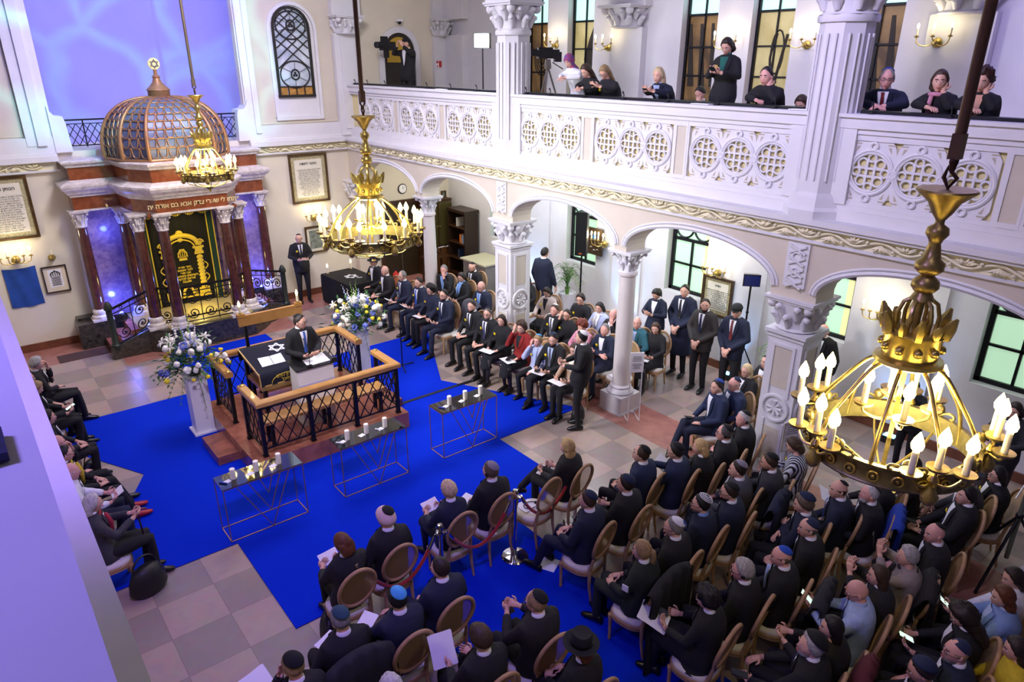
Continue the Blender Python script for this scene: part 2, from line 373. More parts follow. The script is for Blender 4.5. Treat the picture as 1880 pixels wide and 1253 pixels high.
def upper_window(i, yc, kind):
    w = thing('window_%d' % i, 'tall gallery window with dark bars and printed amber panels', 'window', (WX+0.3, yc, 5.05)); w['kind'] = 'structure'
    m = MB(); m.box((0, -0.37, 1.55), (0.01, 0.37, 3.1)); m.build('upper_pane', TEALP, w)
    m = MB(); m.box((-0.005, -0.37, 0.03), (0.005, 0.37, 1.55), 0); p = m.build('printed_panel', (AMBERL if kind in (2, 4) else AMBERP), w)
    m = MB()
    dk = mat('print_dark', '#2A2118', 0.6)  # dark tone of the printed figures
    if kind == 1:
        for k in range(4):
            r = 0.07+0.06*k
            m.tube([(-0.012, r*cos(pi+pi*j/14), 0.75+r*1.3*sin(pi+pi*j/14)) for j in range(15)] , 0.014, 6)
            m.bar((-0.012, -r, 0.75), (-0.012, -r, 0.9), 0.02); m.bar((-0.012, r, 0.75), (-0.012, r, 0.9), 0.02)
        m.bar((-0.012, 0, 0.25), (-0.012, 0, 0.9), 0.025)
    elif kind == 2: m.prism([(-0.05, 0.03), (-0.35, 0.03), (-0.35, 1.1), (-0.22, 1.45), (-0.1, 1.2), (0.05, 0.8)], lambda u, v, d: (d, u, v), -0.012, -0.006)
    elif kind == 3:
        for k in range(3): m.prism([(0.3-0.25*k, 1.4), (0.36-0.25*k, 1.4), (0.2-0.25*k+0.1, 0.3), (0.05-0.25*k+0.1, 0.3)], lambda u, v, d: (d, max(-0.36, u), v), -0.012, -0.006)
    else:
        m.tube([(-0.012, 0.1*sin(t*0.5)+0.02*t-0.1, 0.4+0.1*t) for t in range(9)], 0.02, 6); m.tube([(-0.012, -0.05-0.02*t, 0.3+0.11*t) for t in range(9)], 0.025, 6)
        m.tube([(-0.012, 0.12*cos(2*pi*k/16)-0.05, 0.9+0.35*sin(2*pi*k/16)) for k in range(16)], 0.014, 6, closed=True)
    m.build('print_figure', dk, w, 40)
    m = MB()
    for y in (-0.385, 0.385): m.box((-0.05, y-0.03, 0), (0.02, y+0.03, 3.1))
    m.box((-0.05, -0.4, -0.02), (0.02, 0.4, 0.05)); m.box((-0.04, -0.37, 1.53), (0.02, 0.37, 1.57)); m.box((-0.04, -0.37, 0.98), (0.0, 0.37, 1.01)); m.box((-0.04, -0.37, 0.48), (0.0, 0.37, 0.51)); m.box((-0.04, -0.012, 0), (0.0, 0.012, 3.1))
    m.build('frame', BLACKM, w)
for i, (yc, k) in enumerate(((13.4, 1), (11.93, 2), (8.8, 3), (7.3, 4), (5.55, 3), (1.9, 2))): upper_window(i+7, yc, k)
# night street light behind windows is the panes' own glow
# gallery slab, arcade wall with segmental arches
m = MB(); m.box((8.62, -3, 3.9), (WX+0.1, EY, GZ)); S(m, 'floor_gallery_right', CREAM)
m = MB()
def arcade_bay(m, ya, yb, zs=3.04, rise=0.47, x0=AX, x1=8.75):
    n = 18; yc = (ya+yb)/2; hw = (yb-ya)/2
    arc = [(yc+hw*cos(pi*i/n), zs+rise*sin(pi*i/n)) for i in range(n+1)]
    for i in range(n):
        m.prism([arc[i], (arc[i][0], 3.9), (arc[i+1][0], 3.9), arc[i+1]], lambda u, v, d: (d, u, v), x0, x1)
mould = MB(); spans = []
posts = [(-1.65, 0.3), (1.42, 0.13), (4.45, 0.32), (7.5, 0.13), (10.6, 0.32), (13.65, 0.13), (16.85, 0.25)]
for (a, ha), (b, hb) in zip(posts[:-1], posts[1:]): spans.append((a+ha, b-hb))
for ya, yb in spans:
    arcade_bay(m, ya, yb)
    n = 22; yc = (ya+yb)/2; hw = (yb-ya)/2
    for rr, off, xx in ((0.035, 0.03, AX-0.01), (0.02, 0.085, AX-0.005)):
        mould.tube([(xx, yc+(hw+off)*cos(pi*i/n), 3.04+(0.47+off)*sin(pi*i/n)) for i in range(n+1)], rr, 6)
for y, h in posts: m.box((AX, y-h, 2.92), (8.75, y+h, 3.9))
m.box((AX+0.01, 16.9, 0), (8.74, EY, 2.92)); m.box((AX, -3, 2.92), (8.75, -1.9, 3.9))
S(m, 'wall_right_arcade', BEIGE)
for y, h in posts:   # ornament slabs over the square pillars
    if h == 0.32:
        mould.box((AX-0.03, y-0.15, 3.08), (AX, y+0.15, 3.66))
        for sx in (-1, 1):
            for k in range(4): mould.bar((AX-0.045-sx*0.003, y-sx*0.11, 3.13+0.15*k-0.05), (AX-0.045-sx*0.003, y+sx*0.11, 3.13+0.15*k+0.05), 0.026, 0.026)
        for k in range(2):
            mould.tube([(AX-0.04, y+0.06*cos(2*pi*j/12), 3.28+0.2*k+0.06*sin(2*pi*j/12)) for j in range(12)], 0.014, 6, closed=True)
S(mould, 'trim_arcade', WHITE, 40)
# frieze of leaves under the gallery (right wall and east wall)
def frieze(m, fn, L, step=0.3):
    n = int(L/step); pts = []
    for i in range(n*6+1):
        t = i/6; pts.append(fn(t*step, 0.045*sin(t*pi), 0.03))
    m.tube(pts, 0.017, 5)
    for i in range(n):
        s = 1 if i % 2 else -1
        for q in range(5):
            a = -0.9+0.45*q + RND.uniform(-.15, .15); l = 0.085+RND.uniform(0, .03)
            c = (i+0.5)*step; b0 = fn(c, -s*0.01, 0.03); t0 = fn(c+l*sin(a)*1.4, s*l*cos(a)*0.62, 0.055); md = fn(c+0.55*l*sin(a)*1.4, s*0.5*l*cos(a)*0.62, 0.06)
            m.tube([b0, md, t0], [0.012, 0.02, 0.005], 5)
        m.sph(fn(i*step, s*0.03, 0.05), 0.022, 6, 5)
m = MB(); m.box((AX-0.02, -3, 3.73), (AX+0.02, EY, 3.89)); frieze(m, lambda u, v, d: (AX-0.02-d, -1.5+u, 3.81+v), 18.5)
m.box((5.84, EY-0.06, 3.73), (8.4, EY, 3.89)); frieze(m, lambda u, v, d: (5.86+u, EY-0.06-d, 3.81+v), 2.4)
m.box((-1.5, EY-0.06, 3.73), (1.86, EY, 3.89)); frieze(m, lambda u, v, d: (-1.4+u, EY-0.06-d, 3.81+v), 3.2)
S(m, 'trim_frieze', FRIEZE, 50)
m = MB()
m.box((AX-0.10, -3, 3.89), (8.5, EY, 3.93)); m.box((AX-0.13, -3, 3.93), (8.5, EY, 4.0)); m.box((AX-0.04, -3, 3.69), (8.4, EY, 3.73))
for x0, x1 in ((5.80, 8.4), (-1.5, 1.90)): m.box((x0, EY-0.18, 3.89), (x1, EY, 4.0)); m.box((x0, EY-0.09, 3.69), (x1, EY, 3.73)); m.box((x0, EY-0.14, 4.0), (x1, EY, 4.05))
S(m, 'trim_cornice', WHITE)
# parapet of the right gallery
PX = 8.42
m = MB(); m.box((PX+0.03, -3, 4.0), (PX+0.2, EY, 4.22)); m.box((PX-0.05, -3, 4.0), (PX+0.2, EY, 4.14)); m.box((PX-0.02, -3, 4.14), (PX+0.2, EY, 4.20))
m.box((PX+0.06, -3, 4.2), (PX+0.2, EY, 5.08)); m.box((PX-0.02, -3, 5.02), (PX+0.22, EY, 5.08)); m.box((PX-0.05, -3, 5.08), (PX+0.28, EY, 5.2)); m.box((PX-0.08, -3, 5.2), (PX+0.3, EY, 5.24))
S(m, 'wall_right_parapet', WHITE)
m = MB(); m.box((PX+0.05, -3, 4.25), (PX+0.07, EY, 5.0)); S(m, 'trim_parapet_back', BACKP)
# pierced panels: three interlaced rings each
def tracery(yc, w=1.56, z0=4.25, z1=4.95):
    m = MB(); x = PX; cw = w/3; zc = (z0+z1)/2; h = (z1-z0)/2; n = 24
    for k in range(3):
        cy = yc-w/2+cw*(k+0.5); r = 0.215
        sq = []
        for i in range(n):
            a = 2*pi*i/n; c, s_ = cos(a), sin(a); t = min(cw/2/max(1e-6, abs(c)), h/max(1e-6, abs(s_))); sq.append((cy+t*c, zc+t*s_))
        for i in range(n):
            j = (i+1) % n; a, b = 2*pi*i/n, 2*pi*j/n
            q = [(cy+r*cos(a), zc+r*sin(a)), sq[i], sq[j], (cy+r*cos(b), zc+r*sin(b))]
            m.prism(q, lambda u, v, d: (d, u, v), x+0.015, x+0.05)
        for rr, t in ((r+0.035, 0.022), (r+0.005, 0.014)):
            m.tube([(x+0.01, cy+rr*cos(2*pi*i/n), zc+rr*sin(2*pi*i/n)) for i in range(n)], t, 6, closed=True)
        for dy, dz in ((0, 0.295), (0, -0.295), (0.26, 0)):
            if dy and k == 2: continue
            m.tube([(x+0.004, cy+dy+0.04*cos(2*pi*i/12), zc+dz+0.04*sin(2*pi*i/12)) for i in range(12)], 0.017, 6, closed=True)
        # knot: hash of two by two bars with looped corners
        for s_ in (-1, 1):
            m.bar((x+0.02, cy+s_*0.045, zc-0.15), (x+0.02, cy+s_*0.045, zc+0.15), 0.026); m.bar((x+0.024, cy-0.15, zc+s_*0.045), (x+0.024, cy+0.15, zc+s_*0.045), 0.026)
            for s2 in (-1, 1):
                m.tube([(x+0.02, cy+s_*(0.1+0.055*cos(2*pi*i/12)), zc+s2*(0.1+0.055*sin(2*pi*i/12))) for i in range(12)], 0.013, 6, closed=True)
            m.tube([(x+0.02, cy+0.045*cos(2*pi*i/12), zc+s_*(0.165+0.045*sin(2*pi*i/12))) for i in range(12)], 0.013, 6, closed=True)
            m.tube([(x+0.02, cy+s_*(0.165+0.045*cos(2*pi*i/12)), zc+0.045*sin(2*pi*i/12)) for i in range(12)], 0.013, 6, closed=True)
    o = S(m, 'trim_tracery', WHITE, 50)
    m = MB()   # flat darker patches painting the shade of leaf cut-outs in the spandrels
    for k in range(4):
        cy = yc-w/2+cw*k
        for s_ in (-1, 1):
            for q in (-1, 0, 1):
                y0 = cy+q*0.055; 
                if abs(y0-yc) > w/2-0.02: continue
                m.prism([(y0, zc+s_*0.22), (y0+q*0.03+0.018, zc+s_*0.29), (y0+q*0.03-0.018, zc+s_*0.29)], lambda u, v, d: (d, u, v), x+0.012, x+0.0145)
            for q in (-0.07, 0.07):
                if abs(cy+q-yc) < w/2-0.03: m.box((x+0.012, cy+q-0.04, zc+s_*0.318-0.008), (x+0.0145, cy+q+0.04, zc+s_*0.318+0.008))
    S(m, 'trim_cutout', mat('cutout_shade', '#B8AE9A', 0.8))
    m = MB(); y0, y1 = yc-w/2-0.03, yc+w/2+0.03
    m.box((x, y0-0.05, z0-0.07), (x+0.06, y0, z1+0.07)); m.box((x, y1, z0-0.07), (x+0.06, y1+0.05, z1+0.07)); m.box((x, y0, z0-0.07), (x+0.06, y1, z0)); m.box((x, y0, z1), (x+0.06, y1, z1+0.07))
    S(m, 'trim_panel_frame', WHITE)
for yc in (1.38, 3.3, 5.62, 7.53, 9.44, 11.85, 13.75, 15.65): tracery(yc)
m = MB(); m2 = MB()
for yc in (2.34, 6.575, 8.485, 12.8, 14.7):
    m.box((PX+0.01, yc-0.085, 4.26), (PX+0.03, yc+0.085, 4.94)); m2.box((PX-0.004, yc-0.115, 4.2), (PX+0.05, yc-0.085, 5.02)); m2.box((PX-0.004, yc+0.085, 4.2), (PX+0.05, yc+0.115, 5.02))
    m2.box((PX-0.004, yc-0.085, 4.203), (PX+0.05, yc+0.085, 4.26)); m2.box((PX-0.004, yc-0.085, 4.94), (PX+0.05, yc+0.085, 5.017))
for yc in (10.6, 4.45):
    m2.box((PX-0.04, yc-0.42, 4.2), (PX+0.1, yc+0.42, 5.1))
S(m, 'trim_tan_slab', TAN); S(m2, 'trim_slab_frame', WHITE)
# near (left) gallery parapet below the camera, and its ledge
m = MB(); m.box((-0.62, -3, 4.0), (0.018, 16.9, 5.24)); m.box((-0.7, -3, 3.7), (0.11, 16.9, 4.0)); m.box((-0.7, -3, 4.0), (0.135, 16.9, 4.08)); S(m, 'wall_left_parapet', WHITE)
m = MB(); m.box((-0.7, -3, 0), (-0.55, EY, 3.7)); S(m, 'wall_left', CREAM)
# wood strip along both parapets
m = MB(); m.box((PX+0.1, -3, 5.24), (PX+0.26, 4.1, 5.275)); m.box((PX+0.1, 4.85, 5.24), (PX+0.26, 10.22, 5.275)); m.box((PX+0.1, 10.98, 5.24), (PX+0.26, 16.9, 5.275)); S(m, 'trim_rail_strip', BLACKM)
# gallery end door on the east wall
d = thing('door_1', 'arched gallery door with dark grille and amber light', 'door', (9.98, EY-0.02, GZ)); d['kind'] = 'structure'
m = MB(); m.prism(arch_pts(0, 0.46, 0, 1.55), lambda u, v, t: (u, t, v), 0, 0.01); m.build('door_leaf', mat('door_dark', '#231C12', 0.5), d)
m = MB(); m.prism(arch_pts(0, 0.36, 1.3, 1.55), lambda u, v, t: (u, t, v), -0.012, -0.004); m.build('fanlight', mat('fanlight_amber', '#9A7A1E', 0.4, emit=0.25), d)
m = MB(); ring_arch(m, 0, 0.46, 0, 1.55, 0.14, 0.05, 0.0); m.build('surround', WHITE, d)
# ------------------------------------------------------------------ columns
def capital(m, c, r, h, M=None, abw=None, sq=False, mi=0):
    abw = abw or r*1.75; x, y, z = c
    m.lathe([(r*1.0, 0), (r*1.12, 0.02), (r*0.98, 0.05), (r*0.98, h*0.45), (r*1.25, h*0.82), (r*1.25, h*0.86)], c, 16, mi, rot=pi/4 if sq else 0)
    for tier, (zz, rr, n, ll) in enumerate(((h*0.12, r*1.0, 8, h*0.34), (h*0.38, r*1.04, 8, h*0.36))):
        for k in range(n):
            a = 2*pi*(k+0.5*tier)/n; ca, sa = cos(a), sin(a)
            P = [(x+(rr)*ca, y+rr*sa, z+zz), (x+(rr+0.05*r)*ca, y+(rr+0.05*r)*sa, z+zz+ll*0.6), (x+(rr+0.3*r)*ca, y+(rr+0.3*r)*sa, z+zz+ll), (x+(rr+0.42*r)*ca, y+(rr+0.42*r)*sa, z+zz+ll*0.82)]
            m.tube(cr(P, 2), [r*0.12, r*0.18, r*0.21, r*0.21, r*0.19, r*0.14, r*0.05], 8, mi)
    for k in range(4):
        a = pi/4+k*pi/2; ca, sa = cos(a), sin(a); rr = abw*1.12
        m.sph((x+rr*ca, y+rr*sa, z+h*0.76), (r*0.26, r*0.26, r*0.26), 10, 7, mi)
        m.tube([(x+r*0.9*ca, y+r*0.9*sa, z+h*0.45), (x+rr*0.85*ca, y+rr*0.85*sa, z+h*0.72), (x+rr*1.05*ca, y+rr*1.05*sa, z+h*0.84)], r*0.10, 8, mi)
    m.box((x-abw, y-abw, z+h*0.86), (x+abw, y+abw, z+h*0.93), mi); m.box((x-abw*1.06, y-abw*1.06, z+h*0.93), (x+abw*1.06, y+abw*1.06, z+h), mi)
def octo(r, c, z0, z1): return [(r, z0), (r, z1)]
def round_column(y, label):
    t = thing('round_column', label, 'column', (8.53, y, 0), 0, 'slender round columns of the arcade')
    m = MB(); m.cbox((0, 0, 0.17), (0.50, 0.50, 0.34)); m.lathe([(0.30, 0.0), (0.30, 0.04)], (0, 0, 0), 4, rot=pi/4, sx=1.25, sy=1.25); m.lathe([(0.22, 0.34), (0.24, 0.37), (0.22, 0.41), (0.18, 0.44), (0.19, 0.47), (0.155, 0.5)], (0, 0, 0), 24); m.build('base', mat('column_base_stone', '#C9C3C6', 0.5, var=0.05), t, 40)
    m = MB(); m.lathe([(0.152, 0.49), (0.15, 1.4), (0.135, 2.48), (0.16, 2.5), (0.16, 2.54), (0.135, 2.56)], (0, 0, 0), 24); m.build('shaft', mat('column_stone', '#D8CFCA', 0.5, var=0.06, scale=2), t, 40)
    m = MB(); capital(m, (0, 0, 2.54), 0.135, 0.40, abw=0.24); m.build('capital', WHITE, t, 45)
round_column(7.5, 'slender round white column standing alone nearest the aisle easel')
round_column(13.65, 'slender round white column in front of the bookcase corner')
def square_pillar(y, label):
    t = thing('square_pillar', label, 'pillar', (8.56, y, 0), 0, 'square panelled pillars of the arcade')
    m = MB(); w = 0.25
    m.box((-w-0.06, -w-0.06, 0), (w+0.06, w+0.06, 0.25)); m.box((-w, -w, 0.25), (w, w, 2.36)); m.box((-w-0.02, -w-0.02, 2.34), (w+0.02, w+0.02, 2.38)); m.box((-w-0.05, -w-0.05, 2.40), (w+0.05, w+0.05, 2.45))
    m.build('shaft', WHITE, t)
    m = MB()
    for a in range(4):
        m.M = Matrix.Rotation(a*pi/2, 4, 'Z')
        m.box((-0.13, -w-0.006, 1.62), (0.13, -w+0.01, 2.22)); m.box((-0.13, -w-0.006, 0.45), (0.13, -w+0.01, 1.0))
    m.build('tan_inlay', TAN, t)
    m = MB()
    for a in range(4):
        m.M = Matrix.Rotation(a*pi/2, 4, 'Z')
        for x0, x1, z0, z1 in ((-0.17, -0.13, 1.5, 2.26), (0.13, 0.17, 1.5, 2.26), (-0.129, 0.129, 2.22, 2.26), (-0.17, -0.13, 0.41, 1.1), (0.13, 0.17, 0.41, 1.1), (-0.129, 0.129, 0.41, 0.45)): m.box((x0, -w-0.02, z0), (x1, -w+0.01, z1))
        m.tube([(0.19*cos(2*pi*k/20), -w-0.008, 1.31+0.19*sin(2*pi*k/20)) for k in range(20)], 0.028, 6, closed=True)
        for q in range(8): m.tube([(0, -w-0.01, 1.31), (0.11*cos(q*pi/4), -w-0.015, 1.31+0.11*sin(q*pi/4))], [0.012, 0.03], 6)
    m.M = None; m.build('rosette', WHITE, t, 40)
    m = MB(); capital(m, (0, 0, 2.45), 0.26, 0.47, abw=0.33, sq=True); m.build('capital', WHITE, t, 45)
square_pillar(10.6, 'square panelled white pillar left of the potted palm and speaker')
square_pillar(4.45, 'square panelled white pillar at right beside woman in striped top')
def gallery_column(y, label):
    t = thing('gallery_column', label, 'column', (8.56, y, 4.0), 0, 'octagonal gallery columns')
    m = MB(); m.lathe([(0.42, 0), (0.42, 0.10), (0.38, 0.14), (0.35, 0.25), (0.33, 0.3)], (0, 0, 0), 8, rot=pi/8); m.build('base', WHITE, t)
    m = MB(); m.lathe([(0.315, 0.28), (0.30, 2.26)], (0, 0, 0), 8, rot=pi/8)
    for k in range(8):
        a = k*pi/4; r = 0.30
        for s_ in (-0.05, 0.05): m.tube([(r*cos(a)-s_*sin(a), r*sin(a)+s_*cos(a), z) for z in (0.45, 1.3, 2.1)], 0.012, 6)
    m.build('shaft', WHITE, t, 40)
    m = MB(); m.lathe([(0.33, 2.22), (0.34, 2.26), (0.33, 2.3)], (0, 0, 0), 8, rot=pi/8); capital(m, (0, 0, 2.28), 0.29, 0.48, abw=0.37); m.build('capital', WHITE, t, 45)
    m = MB(); m.box((-0.36, -0.36, 2.76), (0.36, 0.36, 5.6)); m.build('impost', WHITE, t)
gallery_column(10.6, 'white octagonal gallery column left of the tripod camera')
gallery_column(4.45, 'white octagonal gallery column between leaning man and bespectacled man')
for nm, (cx, cy, cz, r, hh, ab), lb in (('corner_capital', (8.45, EY-0.1, 6.38, 0.26, 0.42, 0.36), 'corner pilaster capital beside the arched leaded window'), ('wall_capital', (WX-0.02, 10.45, 6.40, 0.30, 0.42, 0.42), 'wall pilaster capital above three-armed gallery sconce'), ('wall_capital', (WX-0.02, 4.3, 6.40, 0.30, 0.42, 0.42), 'wall pilaster capital above sconce behind bespectacled man'), ('wall_capital', (11.25, EY-0.05, 6.40, 0.22, 0.42, 0.30), 'far corner pilaster capital right of gallery door'), ('corner_capital', (8.45, EY-0.12, 2.45, 0.25, 0.47, 0.33), 'low corner pilaster capital behind the middle chandelier')):
    m = MB(); capital(m, (cx, cy, cz), r, hh, abw=ab); S(m, 'trim_'+nm, WHITE, 45)
# ------------------------------------------------------------------ torah ark
CX = 3.88
ark = thing('torah_ark', 'domed red marble ark with bronze lattice cupola against east wall', 'ark', (0, 0, 0))
def off_poly(pts, o):
    n = len(pts); out = []
    for i, (x, y) in enumerate(pts):
        if i == 0: out.append((x-o, y-o)); continue
        if i == n-1: out.append((x+o, y-o)); continue
        def nrm(a, b):
            dx, dy = b[0]-a[0], b[1]-a[1]; l = sqrt(dx*dx+dy*dy); return dy/l, -dx/l
        n1 = nrm(pts[i-1], pts[i]); n2 = nrm(pts[i], pts[i+1]); bx, by = n1[0]+n2[0], n1[1]+n2[1]; d = 1+n1[0]*n2[0]+n1[1]*n2[1]
        out.append((x+o*bx/d, y+o*by/d))
    return out
PLAN = [(1.93, 16.62), (2.76, 16.62), (2.84, 15.8), (3.18, 15.28), (4.58, 15.28), (4.92, 15.8), (5.0, 16.62), (5.83, 16.62)]
def layer(m, prof, mi=0):
    rings = []
    for o, z in prof:
        p = off_poly(PLAN, o); rings.append([(x, y, z) for x, y in p] + [(p[-1][0], EY-0.01, z), (p[0][0], EY-0.01, z)])
    m.loft(rings, mi)
m = MB(); layer(m, [(0, 2.93), (0, 3.21)]); layer(m, [(-0.05, 3.5), (-0.05, 3.8)]); m.build('frieze_band', BROWNM, ark)
m = MB(); layer(m, [(0.02, 3.2), (0.03, 3.25), (0.07, 3.27), (0.08, 3.31), (0.14, 3.36), (0.17, 3.42), (0.17, 3.46), (0.06, 3.5), (-0.04, 3.53)])
layer(m, [(-0.02, 3.78), (0.0, 3.82), (0.05, 3.86), (0.06, 3.9), (0.0, 3.92), (-0.2, 3.94)]); layer(m, [(0.015, 2.9), (0.015, 2.94)]); m.build('cornice', WMARB, ark)
text_obj(heb('פתחו לי שערי צדק אבא בם אודה יה'), 0.125, face_M((3.93, 15.272, 3.07), (1, 0, 0), (0, 0, 1)), GOLDL, 'inscription', ark, 0.003, bold=True)
# cupola
DV = [(.62, -1.08), (1.0, -.65), (1.2, 0), (1.0, .5), (.62, .62)]
DV = [(-x, y) for x, y in DV[::-1]] + [(-.62, -1.08)] if False else [(-.62, -1.08), (.62, -1.08), (1.0, -.65), (1.2, 0), (1.0, .5), (.62, .6), (-.62, .6), (-1.0, .5), (-1.2, 0), (-1.0, -.65)]
DC = (CX, 16.45, 3.95)
def dprof(t): return (max(0.0, cos(t*pi/2))**0.82*0.86+0.14) * (1+0.05*sin(t*pi)), 1.14*sin(t*pi/2)**0.95
def dpt(i, f, t, k=1.0):
    a = DV[i % 10]; b = DV[(i+1) % 10]; r, z = dprof(t); x = a[0]+(b[0]-a[0])*f; y = a[1]+(b[1]-a[1])*f
    return (DC[0]+x*r*k, DC[1]+y*r*k, DC[2]+z)
m = MB(); N = 14
m.loft([[dpt(i, 0, j/N, 0.975) for i in range(10)] for j in range(N+1)]); m.build('dome_shell', DOMEIN, ark)
m = MB()
for i in range(10): m.tube([dpt(i, 0, j/N, 1.015) for j in range(N+1)], [0.042*(1-0.45*j/N) for j in range(N+1)], 8)
for i in (9, 0, 1, 2, 8, 7):
    L = sqrt((DV[i][0]-DV[(i+1) % 10][0])**2+(DV[i][1]-DV[(i+1) % 10][1])**2); rows = 9
    for k in range(rows):
        t0 = k/rows*0.93+0.015; t1 = (k+1)/rows*0.93+0.015; w = L*dprof(t0)[0]; n = max(2, int(round(w/0.175)))
        if w < 0.2: n = 1
        for c in range(n):
            f0 = (c+0.06)/n; f1 = (c+0.94)/n
            pts = []
            for q in range(9):
                u = q/8; ang = pi*u; f = (f0+f1)/2-(f1-f0)/2*cos(ang); tt = t1-(t1-t0)*min(1.0, 1.25*sin(ang))*0.92
                pts.append(dpt(i, f, tt, 1.0))
            m.tube(pts, 0.0105, 5)
            if k % 1 == 0: m.sph(dpt(i, (c+1)/n if c < n-1 else (c+0.5)/n, t1, 1.005), 0.014, 6, 4)
        m.tube([dpt(i, f/6, t1, 0.992) for f in range(7)], 0.009, 5)
m.tube([dpt(i, 0, 0.0, 1.02) for i in range(10)], 0.03, 6, closed=True)
m.build('dome_lattice', BRONZE, ark, 50)
m = MB(); m.lathe([(0.20, 1.12), (0.21, 1.14), (0.21, 1.25), (0.23, 1.27), (0.2, 1.31), (0.17, 1.33), (0.09, 1.42), (0.065, 1.5), (0.085, 1.52), (0.06, 1.55), (0.035, 1.57), (0.035, 1.66)], (CX, DC[1], DC[2]), 20); m.build('finial', BRONZE, ark, 50)
m = MB(); c = (CX, DC[1], DC[2]+1.77)
m.M = Matrix.Translation(c) @ Matrix.Rotation(pi/2, 4, 'X'); m.lathe([(0.0, -0.02), (0.105, -0.02), (0.115, 0), (0.105, 0.02), (0, 0.02)], (0, 0, 0), 24); fd = m.build('finial_disc', mat('disc_gold', '#E3D28A', 0.4, emit=0.25), ark, 40)
m = MB()
for q in range(2):
    P = [Vector((c[0]+0.085*sin(a+q*pi), c[1]-0.028, c[2]+0.085*cos(a+q*pi))) for a in (0, 2*pi/3, 4*pi/3)]
    for a in range(3): m.bar(P[a], P[(a+1) % 3], 0.014, 0.01)
m.build('star_of_david', mat('star_blue', '#2C3560', 0.4), fd)
# podium, wall piers, wall panels
m = MB()
pod = [(2.45, 16.9), (2.5, 15.6), (2.72, 15.4), (3.02, 15.14), (4.76, 15.14), (5.06, 15.4), (5.25, 15.6), (5.3, 16.9)]
m.prism(pod, lambda u, v, d: (u, v, d), 0, 0.5)
m.prism([(1.5, 16.9), (1.5, 16.5), (2.2, 16.5), (2.2, 16.9)], lambda u, v, d: (u, v, d), 0, 0.55); m.prism([(5.5, 16.9), (5.5, 16.5), (6.0, 16.5), (6.0, 16.9)], lambda u, v, d: (u, v, d), 0, 0.55)
m.box((1.55, 16.85, 0), (6.0, EY, 0.6))
m.prism([(1.9, 0), (2.75, 0), (2.75, 0.56), (1.98, 0.27), (1.9, 0.27)], lambda u, v, d: (u, d+(u-1.9)*-0.02, v), 15.5, 15.66)
m.prism([(0, 0), (1.12, 0), (1.12, 0.27), (1.0, 0.27), (0.1, 0.56), (0, 0.56)], lambda u, v, d: (4.95+u*0.86, 15.5+d+u*0.46, v), 0, 0.16)
m.build('podium', DARKM, ark)
m = MB()
for k in range(3): m.box((1.95+0.2*k, 15.66, 0), (2.5, 16.5, 0.17*(k+1))); m.box((5.25, 15.9, 0), (5.8-0.2*k, 16.5, 0.17*(k+1)))
m.build('stair_treads', REDM, ark)
m = MB(); m.box((2.5, 15.7, 0.5), (5.25, 16.9, 0.53)); m.box((3.0, 15.25, 0.5), (4.76, 15.8, 0.53)); m.build('podium_floor', mat('podium_stone', '#B9A66A', 0.4, var=0.2), ark)
m = MB(); m.box((2.1, 16.82, 0.55), (3.02, 16.9, 2.95)); m.box((4.72, 16.82, 0.55), (5.75, 16.9, 2.95)); m.box((3.02, 16.86, 0.5), (4.72, 17.0, 2.95)); m.build('wall_panel', WALLM, ark)
m = MB(); m.box((3.0, 15.3, 2.88), (4.76, 16.9, 2.93)); m.build('soffit', BROWNM, ark)
def ark_column(x, y, zb, zt, r, label):
    m = MB(); m.lathe([(r*1.62, 0), (r*1.66, 0.05), (r*1.62, 0.09), (r*1.28, 0.12), (r*1.35, 0.17), (r*1.3, 0.21), (r*1.05, 0.24)], (x, y, zb), 20); m.cbox((x, y, zb+0.015), (r*3.5, r*3.5, 0.05)); col = m.build('column', WMARB, ark, 40)
    m = MB(); m.lathe([(r*1.02, 0.23), (r, 0.9), (r*0.86, zt-zb-0.36)], (x, y, zb), 20); m.build('shaft', COLM, col, 40)
    m = MB(); capital(m, (x, y, zt-0.36), r*0.9, 0.36, abw=r*1.45); m.build('capital', WMARB, col, 45)
for x, y, zb in ((2.84, 15.58, 0.5), (3.24, 15.34, 0.5), (4.48, 15.34, 0.5), (4.85, 15.6, 0.5), (2.0, 16.72, 0.55), (5.76, 16.72, 0.55), (2.78, 16.66, 0.5), (4.98, 16.66, 0.5)):
    ark_column(x, y, zb, 2.93, 0.115, '')
# scrolled iron railings
def spiral(m, o, ux, uz, r, turns=1.4, sgn=1, th=0.012):
    pts = []
    for i in range(20):
        t = i/19; a = sgn*2*pi*turns*t; rr = r*(1-0.8*t)
        pts.append(tuple(o[k]+ux[k]*rr*cos(a)+uz[k]*rr*sin(a) for k in range(3)))
    m.tube(pts, th, 5)
def rail(a, b, h=0.82):
    m = MB(); A = Vector(a); B = Vector(b); L = (B-A).length; u = (B-A).normalized(); up = Vector((0, 0, 1))
    m.bar(A+up*h, B+up*h, 0.05, 0.04); m.bar(A+up*(h-0.11), B+up*(h-0.11), 0.018); m.bar(A+up*0.06, B+up*0.06, 0.02)
    n = max(1, int(round(L/0.30))); s = L/n
    for i in range(n+1): m.bar(A+u*s*i+up*0.02, A+u*s*i+up*h, 0.016)
    for i in range(n):
        c = A+u*s*(i+0.5)
        m.tube([tuple(c+up*(h-0.055)+u*0.03*cos(2*pi*k/10)+up*0.03*sin(2*pi*k/10)) for k in range(10)], 0.008, 5, closed=True)
        for zz, sg in ((0.52, 1), (0.23, -1)):
            spiral(m, c+up*zz, u*(1 if i % 2 else -1), up, min(s*0.44, 0.13), 1.5, sg)
            m.sph(c+up*zz, 0.025, 6, 5)
    return m.build('iron_railing', IRON, ark, 50)
